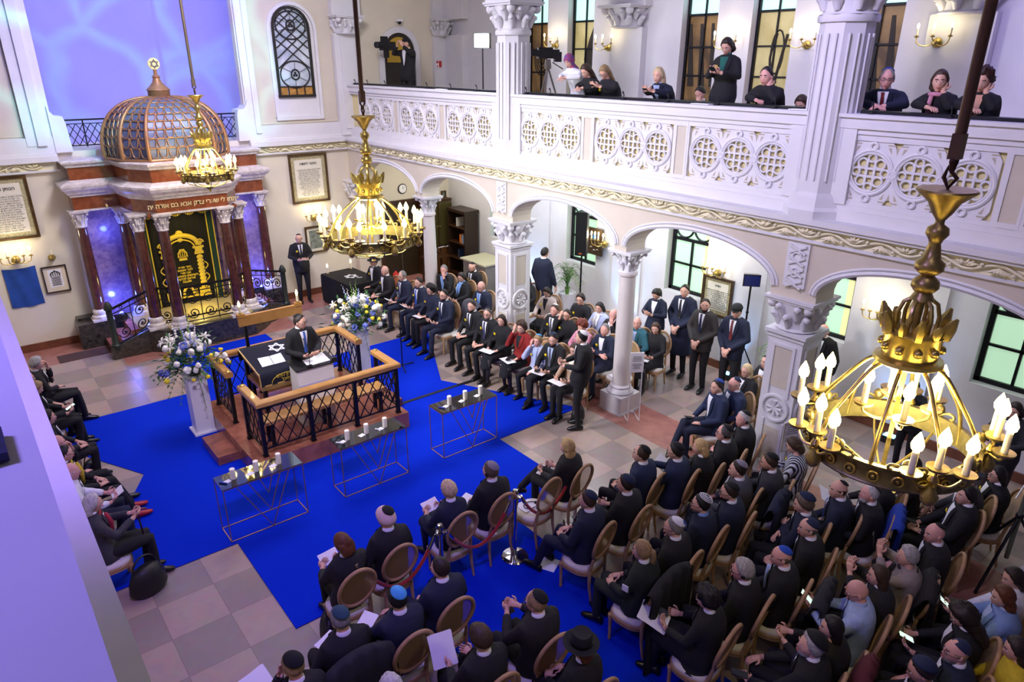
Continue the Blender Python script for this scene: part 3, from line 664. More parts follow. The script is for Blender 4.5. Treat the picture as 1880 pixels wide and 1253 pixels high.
rail((2.05, 15.58, 0.25), (2.74, 15.56, 0.5)); rail((2.94, 15.52, 0.53), (3.14, 15.40, 0.53)); rail((3.36, 15.24, 0.53), (4.38, 15.24, 0.53)); rail((4.58, 15.40, 0.53), (4.76, 15.54, 0.53)); rail((4.97, 15.66, 0.53), (5.78, 16.02, 0.28))
for x, y in ((2.0, 15.58), (5.84, 16.05)):
    m = MB(); m.lathe([(0.1, 0.2), (0.1, 0.3), (0.065, 0.34), (0.06, 1.05), (0.085, 1.07), (0.085, 1.12), (0.05, 1.2), (0.02, 1.24)], (x, y, 0), 12); m.build('newel_post', mat('green_iron', '#2C332F', 0.4, 0.4), ark, 40)
for x, y, cc in ((2.35, 16.45, 1), (5.45, 16.5, 1)):
    m = MB(); m.lathe([(0.05, 0.0), (0.06, 0.1), (0.055, 0.14)], (x, y, 0.53), 10); ul = m.build('uplight', BLKP, ark); m = MB(); m.sph((x, y, 0.67), 0.045, 8, 6); m.build('lens', mat('blue_lens', '#5A6BFF', 0.3, emit=6, ecol='#6F7CFF'), ul)
# curtain of the ark
cur = thing('ark_curtain', 'black velvet ark curtain embroidered with gold arch, crown and Hebrew text', 'curtain', (3.83, 16.70, 0.56))
m = MB(); V = []
m.loft([[(x, 0.012*sin(x*38), z) for x in [-0.72+1.44*i/60 for i in range(61)]] for z in (0.0, 1.1, 2.34)], closed=False); m.loft([[(x, 0.012*sin(x*38)+0.02, z) for x in [-0.72+1.44*i/60 for i in range(61)]] for z in (0.0, 1.1, 2.34)], closed=False); m.build('cloth', VELVET, cur, 180)
m = MB()
for x in (-0.70, 0.70): m = MB(); m.box((x-0.07, -0.02, 0.0), (x+0.07, -0.012, 2.3)); m.build('green_border', mat('green_velvet', '#12301F', 0.9), cur)
m = MB()
for x in (-0.77, -0.63, 0.63, 0.77): m.box((x-0.012, -0.026, 0.0), (x+0.012, -0.018, 2.3))
# valance scallops with tassels
for k in range(5):
    x0 = -0.72+0.288*k
    m.tube([(x0+0.288*i/8, -0.04, 2.18-0.075*sin(pi*i/8)) for i in range(9)], 0.02, 6)
    for i in range(9): x = x0+0.288*i/8; z = 2.17-0.075*sin(pi*i/8); m.tube([(x, -0.04, z), (x, -0.04, z-0.085)], [0.008, 0.014], 5)
m.build('gold_fringe', GOLD, cur, 50)
m = MB(); m.box((-0.73, -0.035, 2.1), (0.73, -0.02, 2.36)); m.build('valance', VELVET, cur)
m = MB(); y = -0.03
for s in (-1, 1):
    for k in range(9): m.sph((s*0.36, y, 0.35+0.085*k), (0.075, 0.02, 0.055), 10, 6)     # twisted columns
    m.box((s*0.36-0.10, y-0.01, 1.1), (s*0.36+0.10, y+0.01, 1.16)); m.box((s*0.36-0.08, y-0.01, 1.16), (s*0.36+0.08, y+0.01, 1.24)); m.box((s*0.36-0.12, y-0.01, 1.24), (s*0.36+0.12, y+0.01, 1.29))
    m.box((s*0.36-0.11, y-0.01, 0.16), (s*0.36+0.11, y+0.01, 0.31)); m.box((s*0.36-0.13, y-0.01, 0.1), (s*0.36+0.13, y+0.01, 0.17))
    spiral(m, (s*0.40, y, 1.36), (s, 0, 0), (0, 0, 1), 0.085, 1.3, 1, 0.022)
    for z in (0.55, 0.82): m.tube([(s*(0.44+0.07*sin(pi*i/8)), y, z-0.09+0.18*i/8) for i in range(9)], 0.014, 5)
m.tube([(0.36*cos(pi*i/18), y, 1.32+0.25*sin(pi*i/18)) for i in range(19)], 0.055, 8)
m.tube([(0.28*cos(pi*i/18), y, 1.27+0.2*sin(pi*i/18)) for i in range(19)], 0.018, 6)
m.sph((0, y, 1.6), (0.085, 0.02, 0.09), 10, 8); m.sph((0, y, 1.47), (0.06, 0.02, 0.05), 10, 8)
for k in range(-2, 3): m.tube([(0.028*k, y, 1.06), (0.05*k, y, 1.16), (0.022*k, y, 1.24)], 0.011, 5); m.sph((0.022*k, y, 1.25), 0.014, 6, 5)
m.box((-0.085, y-0.008, 1.0), (0.085, y+0.008, 1.05)); m.tube([(0.1*cos(pi*i/12), y, 1.07+0.16*sin(pi*i/12)) for i in range(13)], 0.012, 5)
m.box((-0.3, y-0.008, 0.12), (0.3, y+0.008, 0.16))
m.tube([(0.11*cos(pi*i/12)+0.0, y, 0.2+0.17*sin(pi*i/12)) for i in range(13)], 0.03, 6)
for k in range(4): m.box((0.15+0.03*k, y-0.006, 0.14), (0.16+0.03*k, y+0.006, 0.3)); m.box((-0.16-0.03*k, y-0.006, 0.14), (-0.15-0.03*k, y+0.006, 0.3))
m.build('gold_gateway', GOLD, cur, 50)
text_obj(heb('כתר תורה\nלזכר נשמות\nאבי מורי\nהקדושים והטהורים\nזכרונם לברכה\nתנצבה'), 0.068, face_M((0.0, -0.03, 0.67), (1, 0, 0), (0, 0, 1)), GOLD, 'embroidered_text', cur, 0.003, bold=True)
# apse balcony railing (lattice) left and right of the cupola
def lattice_rail(name, label, x0, x1, loc, h=0.55, step=0.13):
    t = thing(name, label, 'railing', loc)
    m = MB(); m.box((x0, -0.02, h-0.03), (x1, 0.02, h)); m.box((x0, -0.01, h-0.1), (x1, 0.01, h-0.085)); m.box((x0, -0.01, 0.02), (x1, 0.01, 0.04))
    n = int((x1-x0)/step)
    for i in range(-2, n+1):
        for s in (-1, 1):
            xa = x0+(x1-x0)*i/n; xb = xa+2*(x1-x0)/n; za, zb = (0.03, h-0.09) if s == 1 else (h-0.09, 0.03)
            if xa < x0: f = (x0-xa)/(xb-xa); za = za+(zb-za)*f; xa = x0
            if xb > x1: f = (x1-xa)/(xb-xa); zb = za+(zb-za)*f; xb = x1
            if xb-xa > 0.02: m.bar((xa, s*0.006, za), (xb, s*0.006, zb), 0.014)
    for x in (x0, (x0+x1)/2, x1): m.box((x-0.012, -0.012, 0), (x+0.012, 0.012, h))
    m.build('lattice', BLACKM, t)
lattice_rail('balcony_railing', 'black lattice balcony railing left of the bronze cupola', 2.1, 2.9, (0, EY+0.08, 4.12))
lattice_rail('balcony_railing', 'black lattice balcony railing right of the bronze cupola', 4.9, 5.68, (0, EY+0.08, 4.12))
# ------------------------------------------------------------------ pictures and texts on the walls
def framed(name, label, cat, loc, w, h, kind, rz=0.0, fw=0.045, title='', lines=(), fm=None):
    t = thing(name, label, cat, loc, rz)
    m = MB()
    for x0, x1, z0, z1 in ((-w/2, -w/2+fw, 0, h), (w/2-fw, w/2, 0, h), (-w/2+fw, w/2-fw, 0, fw), (-w/2+fw, w/2-fw, h-fw, h)):
        m.box((x0, -0.045, z0), (x1, 0, z1))
    m.build('frame', fm or FRAMEW, t)
    if kind == 'scroll':
        m = MB(); m.box((-w/2+fw, -0.012, fw), (w/2-fw, -0.004, h-fw)); m.build('ornament_border', ORNP, t)
        b = fw+0.09*w/0.99
        m = MB(); m.box((-w/2+b, -0.018, b), (w/2-b, -0.012, h-b)); m.build('sheet', PARCH, t)
        text_obj(heb(title), 0.085*h/1.2, face_M((0, -0.02, h-b-0.085*h), (1, 0, 0), (0, 0, 1)), INK, 'title', t, 0.001, bold=True)
        n = len(lines); body = heb('\n'.join(lines)); fs = (h-2*b-0.2*h)/n
        text_obj(body, fs*0.98, face_M((0, -0.02, (h-0.17*h)/2), (1, 0, 0), (0, 0, 1)), INK, 'text_block', t, 0.0008, res=1)
    elif kind == 'print':
        m = MB(); m.box((-w/2+fw, -0.012, fw), (w/2-fw, -0.004, h-fw)); m.build('mount', mat('mount_card', '#E4D6BC', 0.8), t)
        m = MB(); m.box((-w*0.27, -0.015, h*0.2), (w*0.27, -0.012, h*0.86)); m.build('sheet', PAPER, t)
        m = MB()
        for k in range(7): m.box((-w*0.2+0.01*(k % 2), -0.019, h*(0.26+0.05*k)), (w*0.2-0.01*(k % 2), -0.015, h*(0.285+0.05*k)))
        for k in range(-2, 3): m.tube([(w*0.075*k, -0.018, h*0.62), (w*0.1*k, -0.018, h*0.7), (w*0.05*k, -0.018, h*0.78)], 0.008, 5)
        m.tube([(w*0.19*cos(pi*i/10), -0.018, h*0.62+h*0.17*sin(pi*i/10)) for i in range(11)], 0.008, 5); m.sph((0, -0.018, h*0.81), 0.015, 6, 5)
        m.build('crown_print', INK, t)
    else:
        m = MB(); m.box((-w/2+fw, -0.012, fw), (w/2-fw, -0.004, h-fw)); m.build('mount', mat('mount_pale', '#DCD6C2', 0.8), t)
        m = MB(); m.box((-w*0.3, -0.015, h*0.16), (w*0.3, -0.012, h*0.84)); m.build('picture', mat('old_print', '#8C9284', 0.8, col2='#5B645C', scale=9), t)
    return t
LOREM = ['תפלה לשלום המדינה אבינו שבשמים', 'צור ישראל וגואלו ברך את העם', 'ראשית צמיחת גאולתנו הגן עליה', 'באברת חסדך ופרוש עליה סכת', 'שלומך ושלח אורך ואמתך לראשיה', 'שריה ויועציה ותקנם בעצה טובה', 'מלפניך חזק את ידי מגני ארץ', 'קדשנו והנחילם אלהינו ישועה', 'ועטרת נצחון תעטרם ונתת שלום', 'בארץ ושמחת עולם ליושביה', 'ואת אחינו כל בית ישראל פקד נא', 'בכל ארצות פזוריהם ותוליכם', 'מהרה קוממיות לעירך', 'ולשכן שמך ככתוב בתורה', 'אם יהיה נדחך בקצה השמים', 'משם יקבצך ומשם יקחך']
framed('framed_text', 'framed Hebrew calligraphy sheet above the sconce, right of the ark', 'framed text', (7.195, EY-0.005, 2.43), 1.0, 1.21, 'scroll', 0, 0.05, 'מזמור לתודה', LOREM)
framed('framed_text', 'framed Hebrew calligraphy sheet on east wall left of the ark', 'framed text', (0.82, EY-0.005, 2.41), 0.94, 1.25, 'scroll', 0, 0.05, 'הנותן תשועה', LOREM)
framed('framed_text', 'framed Hebrew calligraphy poster behind the standing guards', 'framed text', (WX-0.065, 7.62, 1.10), 0.70, 0.80, 'scroll', -pi/2, 0.05, 'מודים', LOREM[:11], mat('frame_brown', '#4A3520', 0.4, col2='#352515', scale=9))
framed('framed_picture', 'small framed papercut with crown beside the blue cloth', 'picture', (1.37, EY-0.005, 1.20), 0.45, 0.57, 'print', 0, 0.022, fm=mat('frame_black', '#2B1F18', 0.4))
framed('framed_picture', 'small gilt framed dark print behind the man standing by wall', 'picture', (7.2, EY-0.005, 1.12), 0.56, 0.70, 'old', 0, 0.04)
framed('framed_picture', 'tiny dark framed picture above bookcase in far corner', 'picture', (11.2, EY-0.005, 2.0), 0.16, 0.3, 'old', 0, 0.03)
m = MB(); P = []
for i in range(13):
    z = 0.82*i/12; P.append([(0.29*(-1+2*j/10)*(1-0.03*sin(pi*i/12))+0.02*(1-i/12)*0.5, -0.01-0.014*sin(j*1.3+i*0.35), z+0.012*cos(j*0.62)) for j in range(11)])
m.loft(P, closed=False); P2 = [[(x, y+0.006, z) for x, y, z in r] for r in P]; m.loft(P2, closed=False)
o = m.build('wall_cloth', BLUEP, None, 180); o.location = (0.775, EY-0.012, 1.0); tag(o, 'royal blue cloth covering a plaque on the east wall', 'cloth')
t = thing('wall_plaque', 'brown wall plaque with blue disc and pale signs', 'plaque', (WX-0.07, 11.02, 1.64))
m = MB(); m.box((-0.02, -0.24, 0), (0.02, 0.24, 0.62)); m.build('board', mat('plaque_brown', '#4E3820', 0.5, col2='#3A2916'), t)
m = MB(); m.M = Matrix.Rotation(-pi/2, 4, 'Y'); m.lathe([(0, 0.02), (0.06, 0.02), (0.06, 0.026), (0, 0.026)], (0.42, 0, 0), 18); m.build('blue_disc', mat('disc_blue', '#3E86C8', 0.5), t)
m = MB()
for y, z in ((0.12, 0.44), (-0.1, 0.12), (0.1, 0.16), (0.0, 0.1)): m.tube([(-0.024, y+0.03*cos(k*0.9), z+0.03*sin(k*0.9)) for k in range(4)], 0.007, 5)
m.build('sign', PARCH, t)
# ------------------------------------------------------------------ sconces
SCON = []
def sconce(n, label, loc, rz, lit=True, sc=1.0):
    t = thing('wall_sconce', label, 'sconce', loc, rz, 'brass candle sconces'); t.scale = (sc, sc, sc)
    m = MB(); m.M = Matrix.Rotation(pi/2, 4, 'X'); m.lathe([(0.07, 0.0), (0.065, 0.02), (0.03, 0.04), (0.03, 0.06), (0.045, 0.09), (0.02, 0.13)], (0, 0, 0), 14); m.build('wall_plate', BRASS, t, 40)
    for i in range(n):
        u = (i-(n-1)/2); x = u*(0.22 if n <= 3 else 0.115); zt = 0.10+0.02*(n > 3)*(2-abs(u)); yy = -0.14-0.05*(1-abs(u)/3)
        m = MB(); m.tube(cr([(0, -0.08, 0), (x*0.45, -0.12, -0.045 if x else 0.02), (x*0.9, yy, -0.01 if x else 0.05), (x, yy, zt*0.7)]), 0.008, 6); m.lathe([(0.012, 0), (0.032, 0.012), (0.034, 0.02), (0.014, 0.022), (0.016, 0.035)], (x, yy, zt*0.65), 10); a = m.build('arm', BRASS, t, 50)
        m = MB(); m.lathe([(0.014, 0), (0.014, 0.09)], (x, yy, zt*0.65+0.03), 8); c = m.build('candle', WAX, a, 40)
        if lit: m = MB(); m.sph((x, yy, zt*0.65+0.15), (0.017, 0.017, 0.04), 8, 7); m.build('bulb', FLAMEW, c, 180)
    SCON.append((loc, rz, n))
sconce(5, 'five-armed brass sconce above the royal blue cloth', (0.77, EY-0.01, 2.0), 0, True, 1.15)
sconce(5, 'five-armed brass sconce between two frames right of the ark', (7.2, EY-0.01, 2.03), 0, True, 1.15)
sconce(1, 'single brass candle bracket above the small papercut', (1.39, EY-0.01, 1.95), 0, False)
sconce(5, 'five-armed brass sconce above the poster behind the guards', (WX-0.07, 7.66, 1.98), -pi/2, True, 1.1)
sconce(5, 'five-armed brass sconce beside the loudspeaker and plaque', (WX-0.07, 10.72, 1.95), -pi/2, True, 1.1)
sconce(5, 'five-armed brass sconce behind the nearest chandelier', (WX-0.07, 4.5, 1.97), -pi/2, True, 1.1)
sconce(3, 'three-armed gallery sconce beside the blonde phone user', (WX-0.07, 10.9, 6.05), -pi/2)
sconce(3, 'three-armed gallery sconce behind the standing woman', (WX+0.09, 8.08, 6.05), -pi/2)
sconce(3, 'three-armed gallery sconce left of the octagonal gallery column', (WX+0.09, 6.6, 6.05), -pi/2)
sconce(3, 'three-armed gallery sconce above the bespectacled man', (WX-0.07, 4.55, 6.05), -pi/2)
sconce(3, 'three-armed gallery sconce behind the tripod camera', (WX+0.09, 12.68, 6.12), -pi/2)
# ------------------------------------------------------------------ chandeliers
CHL = []
def chandelier(label, loc, R, n_low=8, ztop=9.6):
    t = thing('chandelier', label, 'chandelier', loc, 0, 'crown chandeliers on the hall axis'); zr = ztop-loc[2]
    m = MB(); m.tube([(0, 0, 1.62), (0, 0, zr)], 0.026, 10); m.cbox((0, 0, 1.60), (0.06, 0.05, 0.12)); m.build('rod', mat('rod_bronze', '#6A4F3C', 0.45, 0.6), t, 40)
    m = MB(); m.tube([(0.0, 0, 1.58), (0.03, 0, 1.53), (0.0, 0, 1.48), (-0.03, 0, 1.53)], 0.012, 6, closed=True); m.tube([(0, 0.02, 1.5), (0.0, 0.03, 1.45), (0, 0, 1.40), (0, -0.03, 1.45)], 0.011, 6, closed=True); m.build('hook', mat('rust_iron', '#54382A', 0.6, 0.5), t, 50)
    m = MB(); m.lathe([(0.135, 1.395), (0.14, 1.385), (0.075, 1.33), (0.05, 1.28), (0.022, 1.24), (0.022, 1.22), (0.05, 1.20), (0.055, 1.17), (0.035, 1.14), (0.028, 1.12), (0.045, 1.04), (0.07, 1.02), (0.07, 0.985), (0.045, 0.96), (0.03, 0.955), (0.065, 0.92), (0.068, 0.89), (0.05, 0.865), (0.04, 0.86), (0.06, 0.82), (0.02, 0.815), (0.015, 0.6)], (0, 0, 0), 18); m.build('stem', BRASS, t, 60)
    m = MB()
    for k in range(6):
        a = k*pi/3; m.tube([(r*cos(a), r*sin(a), z) for r, z in ((0.05, 0.82), (0.08, 0.80), (0.10, 0.73), (0.095, 0.66), (0.08, 0.6))], 0.011, 6)
        m.tube([(r*cos(a+0.5), r*sin(a+0.5), z) for r, z in ((0.15, 0.64), (0.165, 0.70), (0.19, 0.76))], [0.03, 0.032, 0.008], 6)
        m.tube([(r*cos(a), r*sin(a), z) for r, z in ((0.15, 0.65), (0.16, 0.69), (0.175, 0.72))], [0.02, 0.025, 0.01], 6)
    m.lathe([(0.155, 0.655), (0.165, 0.645), (0.145, 0.63), (0.138, 0.5), (0.17, 0.49), (0.175, 0.47), (0.15, 0.455)], (0, 0, 0), 24)
    for k in range(10): a = k*pi/5; m.sph((0.142*cos(a), 0.142*sin(a), 0.56), 0.025, 8, 6)
    m.build('crown', mat('gilt_brass', '#DCC46E', 0.3, 0.9, var=0.2, scale=30), t, 50)
    for k in range(8):
        a = k*pi/4+0.2; m = MB()
        P_ = cr([(r*cos(a), r*sin(a), z) for r, z in ((0.14, 0.46), (0.20, 0.42), (0.30*R/0.45, 0.30), (0.40*R/0.45, 0.15), (R*0.985, 0.0), (R, -0.08))]); m.tube(P_, 0.0115, 8)
        m.build('rib', BRASS, t, 50)
    m = MB()
    rings = []
    for r, z in ((R, -0.10), (R+0.015, -0.10), (R+0.02, -0.09), (R+0.012, -0.08), (R+0.012, 0.0), (R+0.02, 0.01), (R+0.02, 0.025), (R-0.01, 0.025), (R-0.005, -0.10)): rings.append([(r*cos(2*pi*j/40), r*sin(2*pi*j/40), z) for j in range(40)])
    m.loft(rings, cap=False)
    m.build('ring_band', ABRASS, t, 50)
    for k in range(24):
        m = MB(); a = 2*pi*k/24; c, s = cos(a), sin(a); rr = R+0.018
        m.sph((rr*c, rr*s, -0.04), 0.013, 6, 5)
        m.tube([(rr*c-0.026*s*cos(2*pi*i/16), rr*s+0.026*c*cos(2*pi*i/16), -0.04+0.026*sin(2*pi*i/16)) for i in range(16)], 0.007, 5, closed=True)
        m.build('rosette', BRASS, t, 50)
    m = MB()
    for k in range(8):
        a = k*pi/4+0.2+pi/8; c, s = cos(a), sin(a)
        for q in (-1, 1):
            m.tube(cr([((R+0.01)*c-s*q*x, (R+0.01)*s+c*q*x, 0.02+z) for x, z in ((0.0, 0.0), (0.04, 0.03), (0.08, 0.035), (0.09, 0.015), (0.07, 0.005))]), 0.008, 5)
        m.sph(((R+0.01)*c, (R+0.01)*s, 0.06), (0.03, 0.03, 0.035), 8, 6)
        m.tube([(r*c, r*s, z) for r, z in ((R, -0.09), (R*0.8, -0.17), (R*0.4, -0.22), (0.05, -0.25))], 0.008, 5)
    m.lathe([(0.01, -0.33), (0.03, -0.31), (0.02, -0.29), (0.06, -0.26), (0.09, -0.23), (0.02, -0.21)], (0, 0, 0), 14)
    m.build('scrollwork', ABRASS, t, 50)
    def candle(x, y, z, arm):
        m = MB(); m.lathe([(0.015, -0.03), (0.05, -0.01), (0.055, 0.005), (0.045, 0.004), (0.018, 0.0)], (x, y, z), 18); m.tube(cr(arm), 0.008, 6)
        a = m.build('candle_arm', BRASS, t, 50)
        m = MB(); m.lathe([(0.017, 0), (0.016, 0.12)], (x, y, z), 10); c = m.build('candle', WAX, a, 40)
        m = MB(); m.lathe([(0.004, 0.0), (0.026, 0.022), (0.031, 0.045), (0.022, 0.075), (0.002, 0.115)], (x, y, z+0.115), 14); m.build('bulb', FLAME, c, 180)
    for k in range(n_low):
        a = 2*pi*k/n_low+0.2; c, s = cos(a), sin(a)
        m = MB(); m.lathe([(0.01, -0.15), (0.035, -0.13), (0.045, -0.09), (0.02, -0.05), (0.015, -0.02), (0.03, 0.0), (0.015, 0.03)], ((R+0.06)*c, (R+0.06)*s, 0.02), 10); m.tube([((R)*c, (R)*s, -0.03), ((R+0.05)*c, (R+0.05)*s, 0.0)], 0.015, 6); m.build('bracket', BRASS, t, 50)
        for q in (-1, 0, 1):
            aa = a+q*0.24*0.45/R; rr = R+(0.10 if q else 0.07); x, y, z = rr*cos(aa), rr*sin(aa), (0.10 if q == 0 else 0.075)
            if n_low > 6 and q == 0 and k % 2: continue
            candle(x, y, z, [((R+0.05)*c, (R+0.05)*s, 0.0), ((R+0.09)*cos(a+q*0.12), (R+0.09)*sin(a+q*0.12), -0.005), (rr*cos(a+q*0.22), rr*sin(a+q*0.22), 0.03), (x, y, z-0.02)])
    for k in range(4):
        a = k*pi/2+0.6; x, y = 0.17*cos(a), 0.17*sin(a)
        candle(x, y, 0.19, [(0, 0, 0.12), (0.08*cos(a), 0.08*sin(a), 0.10), (x*0.95, y*0.95, 0.13), (x, y, 0.17)])
    m = MB(); m.tube([(0, 0, 0.6), (0, 0, -0.2)], 0.013, 8); m.build('axis_rod', BRASS, t, 40)
    CHL.append((loc, R))
chandelier('crown chandelier nearest the camera, over the right seating block', (3.87, 1.36, 3.82), 0.43, 5)
chandelier('crown chandelier in middle of hall above the flower pedestal', (3.9, 7.55, 3.82), 0.50, 7)
chandelier('crown chandelier farthest away, hanging before the bronze cupola', (3.88, 13.9, 3.82), 0.42, 6)
# ------------------------------------------------------------------ carpets
def carpet(poly, label, z=0.012):
    m = MB(); m.prism(poly, lambda u, v, d: (u, v, d), 0.004, z); o = m.build('carpet', CARPET); tag(o, label, 'carpet'); return o
carpet([(0.05, 7.95), (1.85, 7.95), (6.15, 7.95), (7.95, 7.95), (6.65, 10.45), (7.9, 12.9), (0.05, 12.9), (1.32, 10.45)], 'large star-shaped blue carpet under the bimah and glass tables')
carpet([(1.87, 6.08), (6.15, 6.08), (6.15, 7.95), (1.87, 7.95)], 'blue carpet field under the front row of chairs', 0.0118)
carpet([(3.06, -2.5), (5.0, -2.5), (5.0, 6.08), (3.06, 6.08)], 'long blue aisle carpet running between the seating blocks', 0.0115)
carpet([(2.9, 12.9), (4.9, 12.9), (4.9, 15.02), (2.9, 15.02)], 'short blue carpet between the bimah and the ark', 0.0116)
m = MB(); m.box((0.99, 16.0, 0.004), (2.0, 16.45, 0.012)); o = m.build('door_mat', mat('mat_brown', '#4A3430', 0.95)); tag(o, 'dark brown mat on floor left of the ark stairs', 'mat')
# ------------------------------------------------------------------ bimah
bim = thing('bimah', 'red marble bimah platform with oak railed black lattice enclosure', 'platform', (0, 0, 0))
m = MB(); m.prism([(2.6, 9.22), (5.2, 9.22), (5.2, 11.7), (2.6, 11.7)], lambda u, v, d: (u, v, d), 0.013, 0.298); m.build('platform', REDM, bim)
for x0, x1 in ((2.28, 2.6), (5.2, 5.52)): m = MB(); m.box((x0, 9.98, 0.013), (x1, 10.78, 0.15)); m.build('step', mat('red_marble_step', '#9C5F4C', 0.25, col2='#7C4A3C', scale=5), bim)
def brail(pts, name='railing'):
    Z0, Z1 = 0.30, 1.14
    m = MB()
    for i, (a, b) in enumerate(zip(pts[:-1], pts[1:])):
        A = Vector((a[0], a[1], 0)); B = Vector((b[0], b[1], 0)); L = (B-A).length; u = (B-A).normalized(); up = Vector((0, 0, 1))
        m.bar(A+up*1.08, B+up*1.08, 0.02); m.bar(A+up*0.42, B+up*0.42, 0.02)
        n = max(2, int(round(L/0.17))); s = L/n
        for k in range(-2, n):
            for sg in (1, -1):
                xa, xb = k*s, (k+2)*s; za, zb = (0.42, 1.08) if sg == 1 else (1.08, 0.42)
                if xa < 0: f = -xa/(xb-xa); za = za+(zb-za)*f; xa = 0
                if xb > L: f = (L-xa)/(xb-xa); zb = za+(zb-za)*f; xb = L
                if xb-xa > 0.02: m.bar(A+u*xa+up*za, A+u*xb+up*zb, 0.014)
    m.build(name, BLACKM, bim)
    for i, (a, b) in enumerate(zip(pts[:-1], pts[1:])):
        L = sqrt((a[0]-b[0])**2+(a[1]-b[1])**2); k = 3 if L > 1.5 else 1
        for j in range(k+(1 if i == len(pts)-2 else 0)):
            m = MB(); f = j/k; x = a[0]+(b[0]-a[0])*f; y = a[1]+(b[1]-a[1])*f; m.box((x-0.028, y-0.028, Z0), (x+0.028, y+0.028, 1.12)); m.box((x-0.04, y-0.04, Z0), (x+0.04, y+0.04, Z0+0.02)); m.build('post', BLACKM, bim)
    m = MB(); n = len(pts)
    rings = []
    w = 0.065
    for i, p in enumerate(pts):
        d1 = Vector((p[0]-pts[i-1][0], p[1]-pts[i-1][1], 0)).normalized() if i else None
        d2 = Vector((pts[i+1][0]-p[0], pts[i+1][1]-p[1], 0)).normalized() if i < n-1 else None
        if d1 is None: d1 = d2
        if d2 is None: d2 = d1
        nn = Vector((d1.y+d2.y, -d1.x-d2.x, 0)); nn = nn/(1+d1.dot(d2)) if (1+d1.dot(d2)) > 0.1 else nn
        c = Vector((p[0], p[1], 0)); e = Vector((0, 0, 0))
        if i == 0: e = -d1*0.05
        if i == n-1: e = d2*0.05
        c += e
        rings.append([tuple(c+nn*q*w+Vector((0, 0, z))) for q, z in ((-1, 1.135), (-0.8, 1.12), (0.8, 1.12), (1, 1.135), (1, 1.19), (0.75, 1.21), (-0.75, 1.21), (-1, 1.19))])
    m.loft(rings); m.build('handrail', WOOD, bim, 30)
    for p, q in ((pts[0], pts[1]), (pts[-1], pts[-2])):
        m = MB(); m.lathe([(0.04, 1.21), (0.042, 1.22), (0.03, 1.228), (0, 1.23)], (p[0], p[1], 0), 14); m.build('end_cap', BRASS, bim, 40)
brail([(2.8, 10.0), (2.8, 9.32), (5.06, 9.32), (5.06, 10.0)]); brail([(2.8, 10.65), (2.8, 11.5), (5.06, 11.5), (5.06, 10.65)])
# bench inside the front rail
t = thing('wooden_bench', 'low oak bench inside the front bimah railing', 'bench', (3.93, 9.62, 0.30))
m = MB(); m.box((-1.02, -0.15, 0.40), (1.02, 0.15, 0.45)); m.build('seat', WOOD, t)
for x in (-0.92, 0, 0.92):
    for y in (-0.1, 0.1): m = MB(); m.box((x-0.025, y-0.025, 0), (x+0.025, y+0.025, 0.4)); m.build('leg', BLACKM, t)
# reading table with velvet cover
t = thing('reading_table', 'sloped reading table under a navy velvet cover with star', 'table', (3.75, 10.75, 0.30))
m = MB(); m.prism([(-0.42, 0.86), (0.46, 1.0), (0.46, 0.90), (-0.42, 0.74)], lambda u, v, d: (d, u, v), -0.55, 0.55); m.box((-0.52, -0.38, 0.5), (0.52, 0.42, 0.56)); m.build('table_body', WOOD, t)
for x in (-0.5, 0.5):
    for y in (-0.38, 0.4): m = MB(); m.box((x-0.03, y-0.03, 0), (x+0.03, y+0.03, 0.85)); m.build('leg', BLACKM, t)
def tabZ(y): return 0.875+(y+0.42)*0.16
m = MB()
rows = [(-0.50, 0.66), (-0.49, 0.80), (-0.46, 0.872)]+[(-0.42+0.88*i/8, tabZ(-0.42+0.88*i/8)+0.008) for i in range(9)]+[(0.5, 0.98), (0.5, 0.8)]
m.loft([[(x, y-0.006*sin(x*30)*(1 if z < 0.86 else 0), z) for x in [-0.58+1.16*j/24 for j in range(25)]] for y, z in rows], closed=False); m.loft([[(x, y+0.01, z-0.01) for x in [-0.57+1.14*j/24 for j in range(25)]] for y, z in rows], closed=False)
m.build('velvet_cover', NAVYV, t, 180)
m = MB(); m.box((-0.585, -0.50, 0.665), (0.585, -0.492, 0.685)); 
for j in range(59): x = -0.58+0.02*j; m.bar((x, -0.503, 0.67), (x, -0.503, 0.60), 0.009, 0.005)
for s in (-1, 1): m.bar((s*0.585, -0.46, 0.87), (s*0.585, 0.46, 1.02), 0.02, 0.012); m.bar((s*0.585, -0.49, 0.66), (s*0.585, -0.46, 0.87), 0.02, 0.012)
m.build('gold_fringe', mat('fringe_gold', '#C9A765', 0.7), t)
m = MB()
for q in range(2):
    P = [(0.14*sin(a+q*pi)-0.02, 0.22+0.14*cos(a+q*pi)) for a in (0.3, 0.3+2*pi/3, 0.3+4*pi/3)]
    for a in range(3): (x0, y0), (x1, y1) = P[a], P[(a+1) % 3]; m.bar((x0, y0, tabZ(y0)+0.014), (x1, y1, tabZ(y1)+0.014), 0.026, 0.006)
m.build('star_of_david', PAPER, t)
text_obj(heb('לזכרון עולם\nבהיכל'), 0.07, face_M((-0.16, -0.504, 0.76), (1, 0, 0), (0, 0.2, 1)), GOLD, 'embroidered_text', t, 0.002, bold=True)
m = MB(); m.tube([(-0.16+0.25*cos(pi*i/10), -0.502, 0.70+0.13*sin(pi*i/10)) for i in range(11)], 0.006, 5); m.build('text_border', GOLD, t)
m = MB(); m.loft([[(-0.47+0.42*j/8, 0.0+0.2*i, tabZ(0.0+0.2*i-0.22)+0.03+0.02*sin(pi*(j % 4)/4)) for j in range(9)] for i in range(-1, 1)], closed=False)
m = MB()
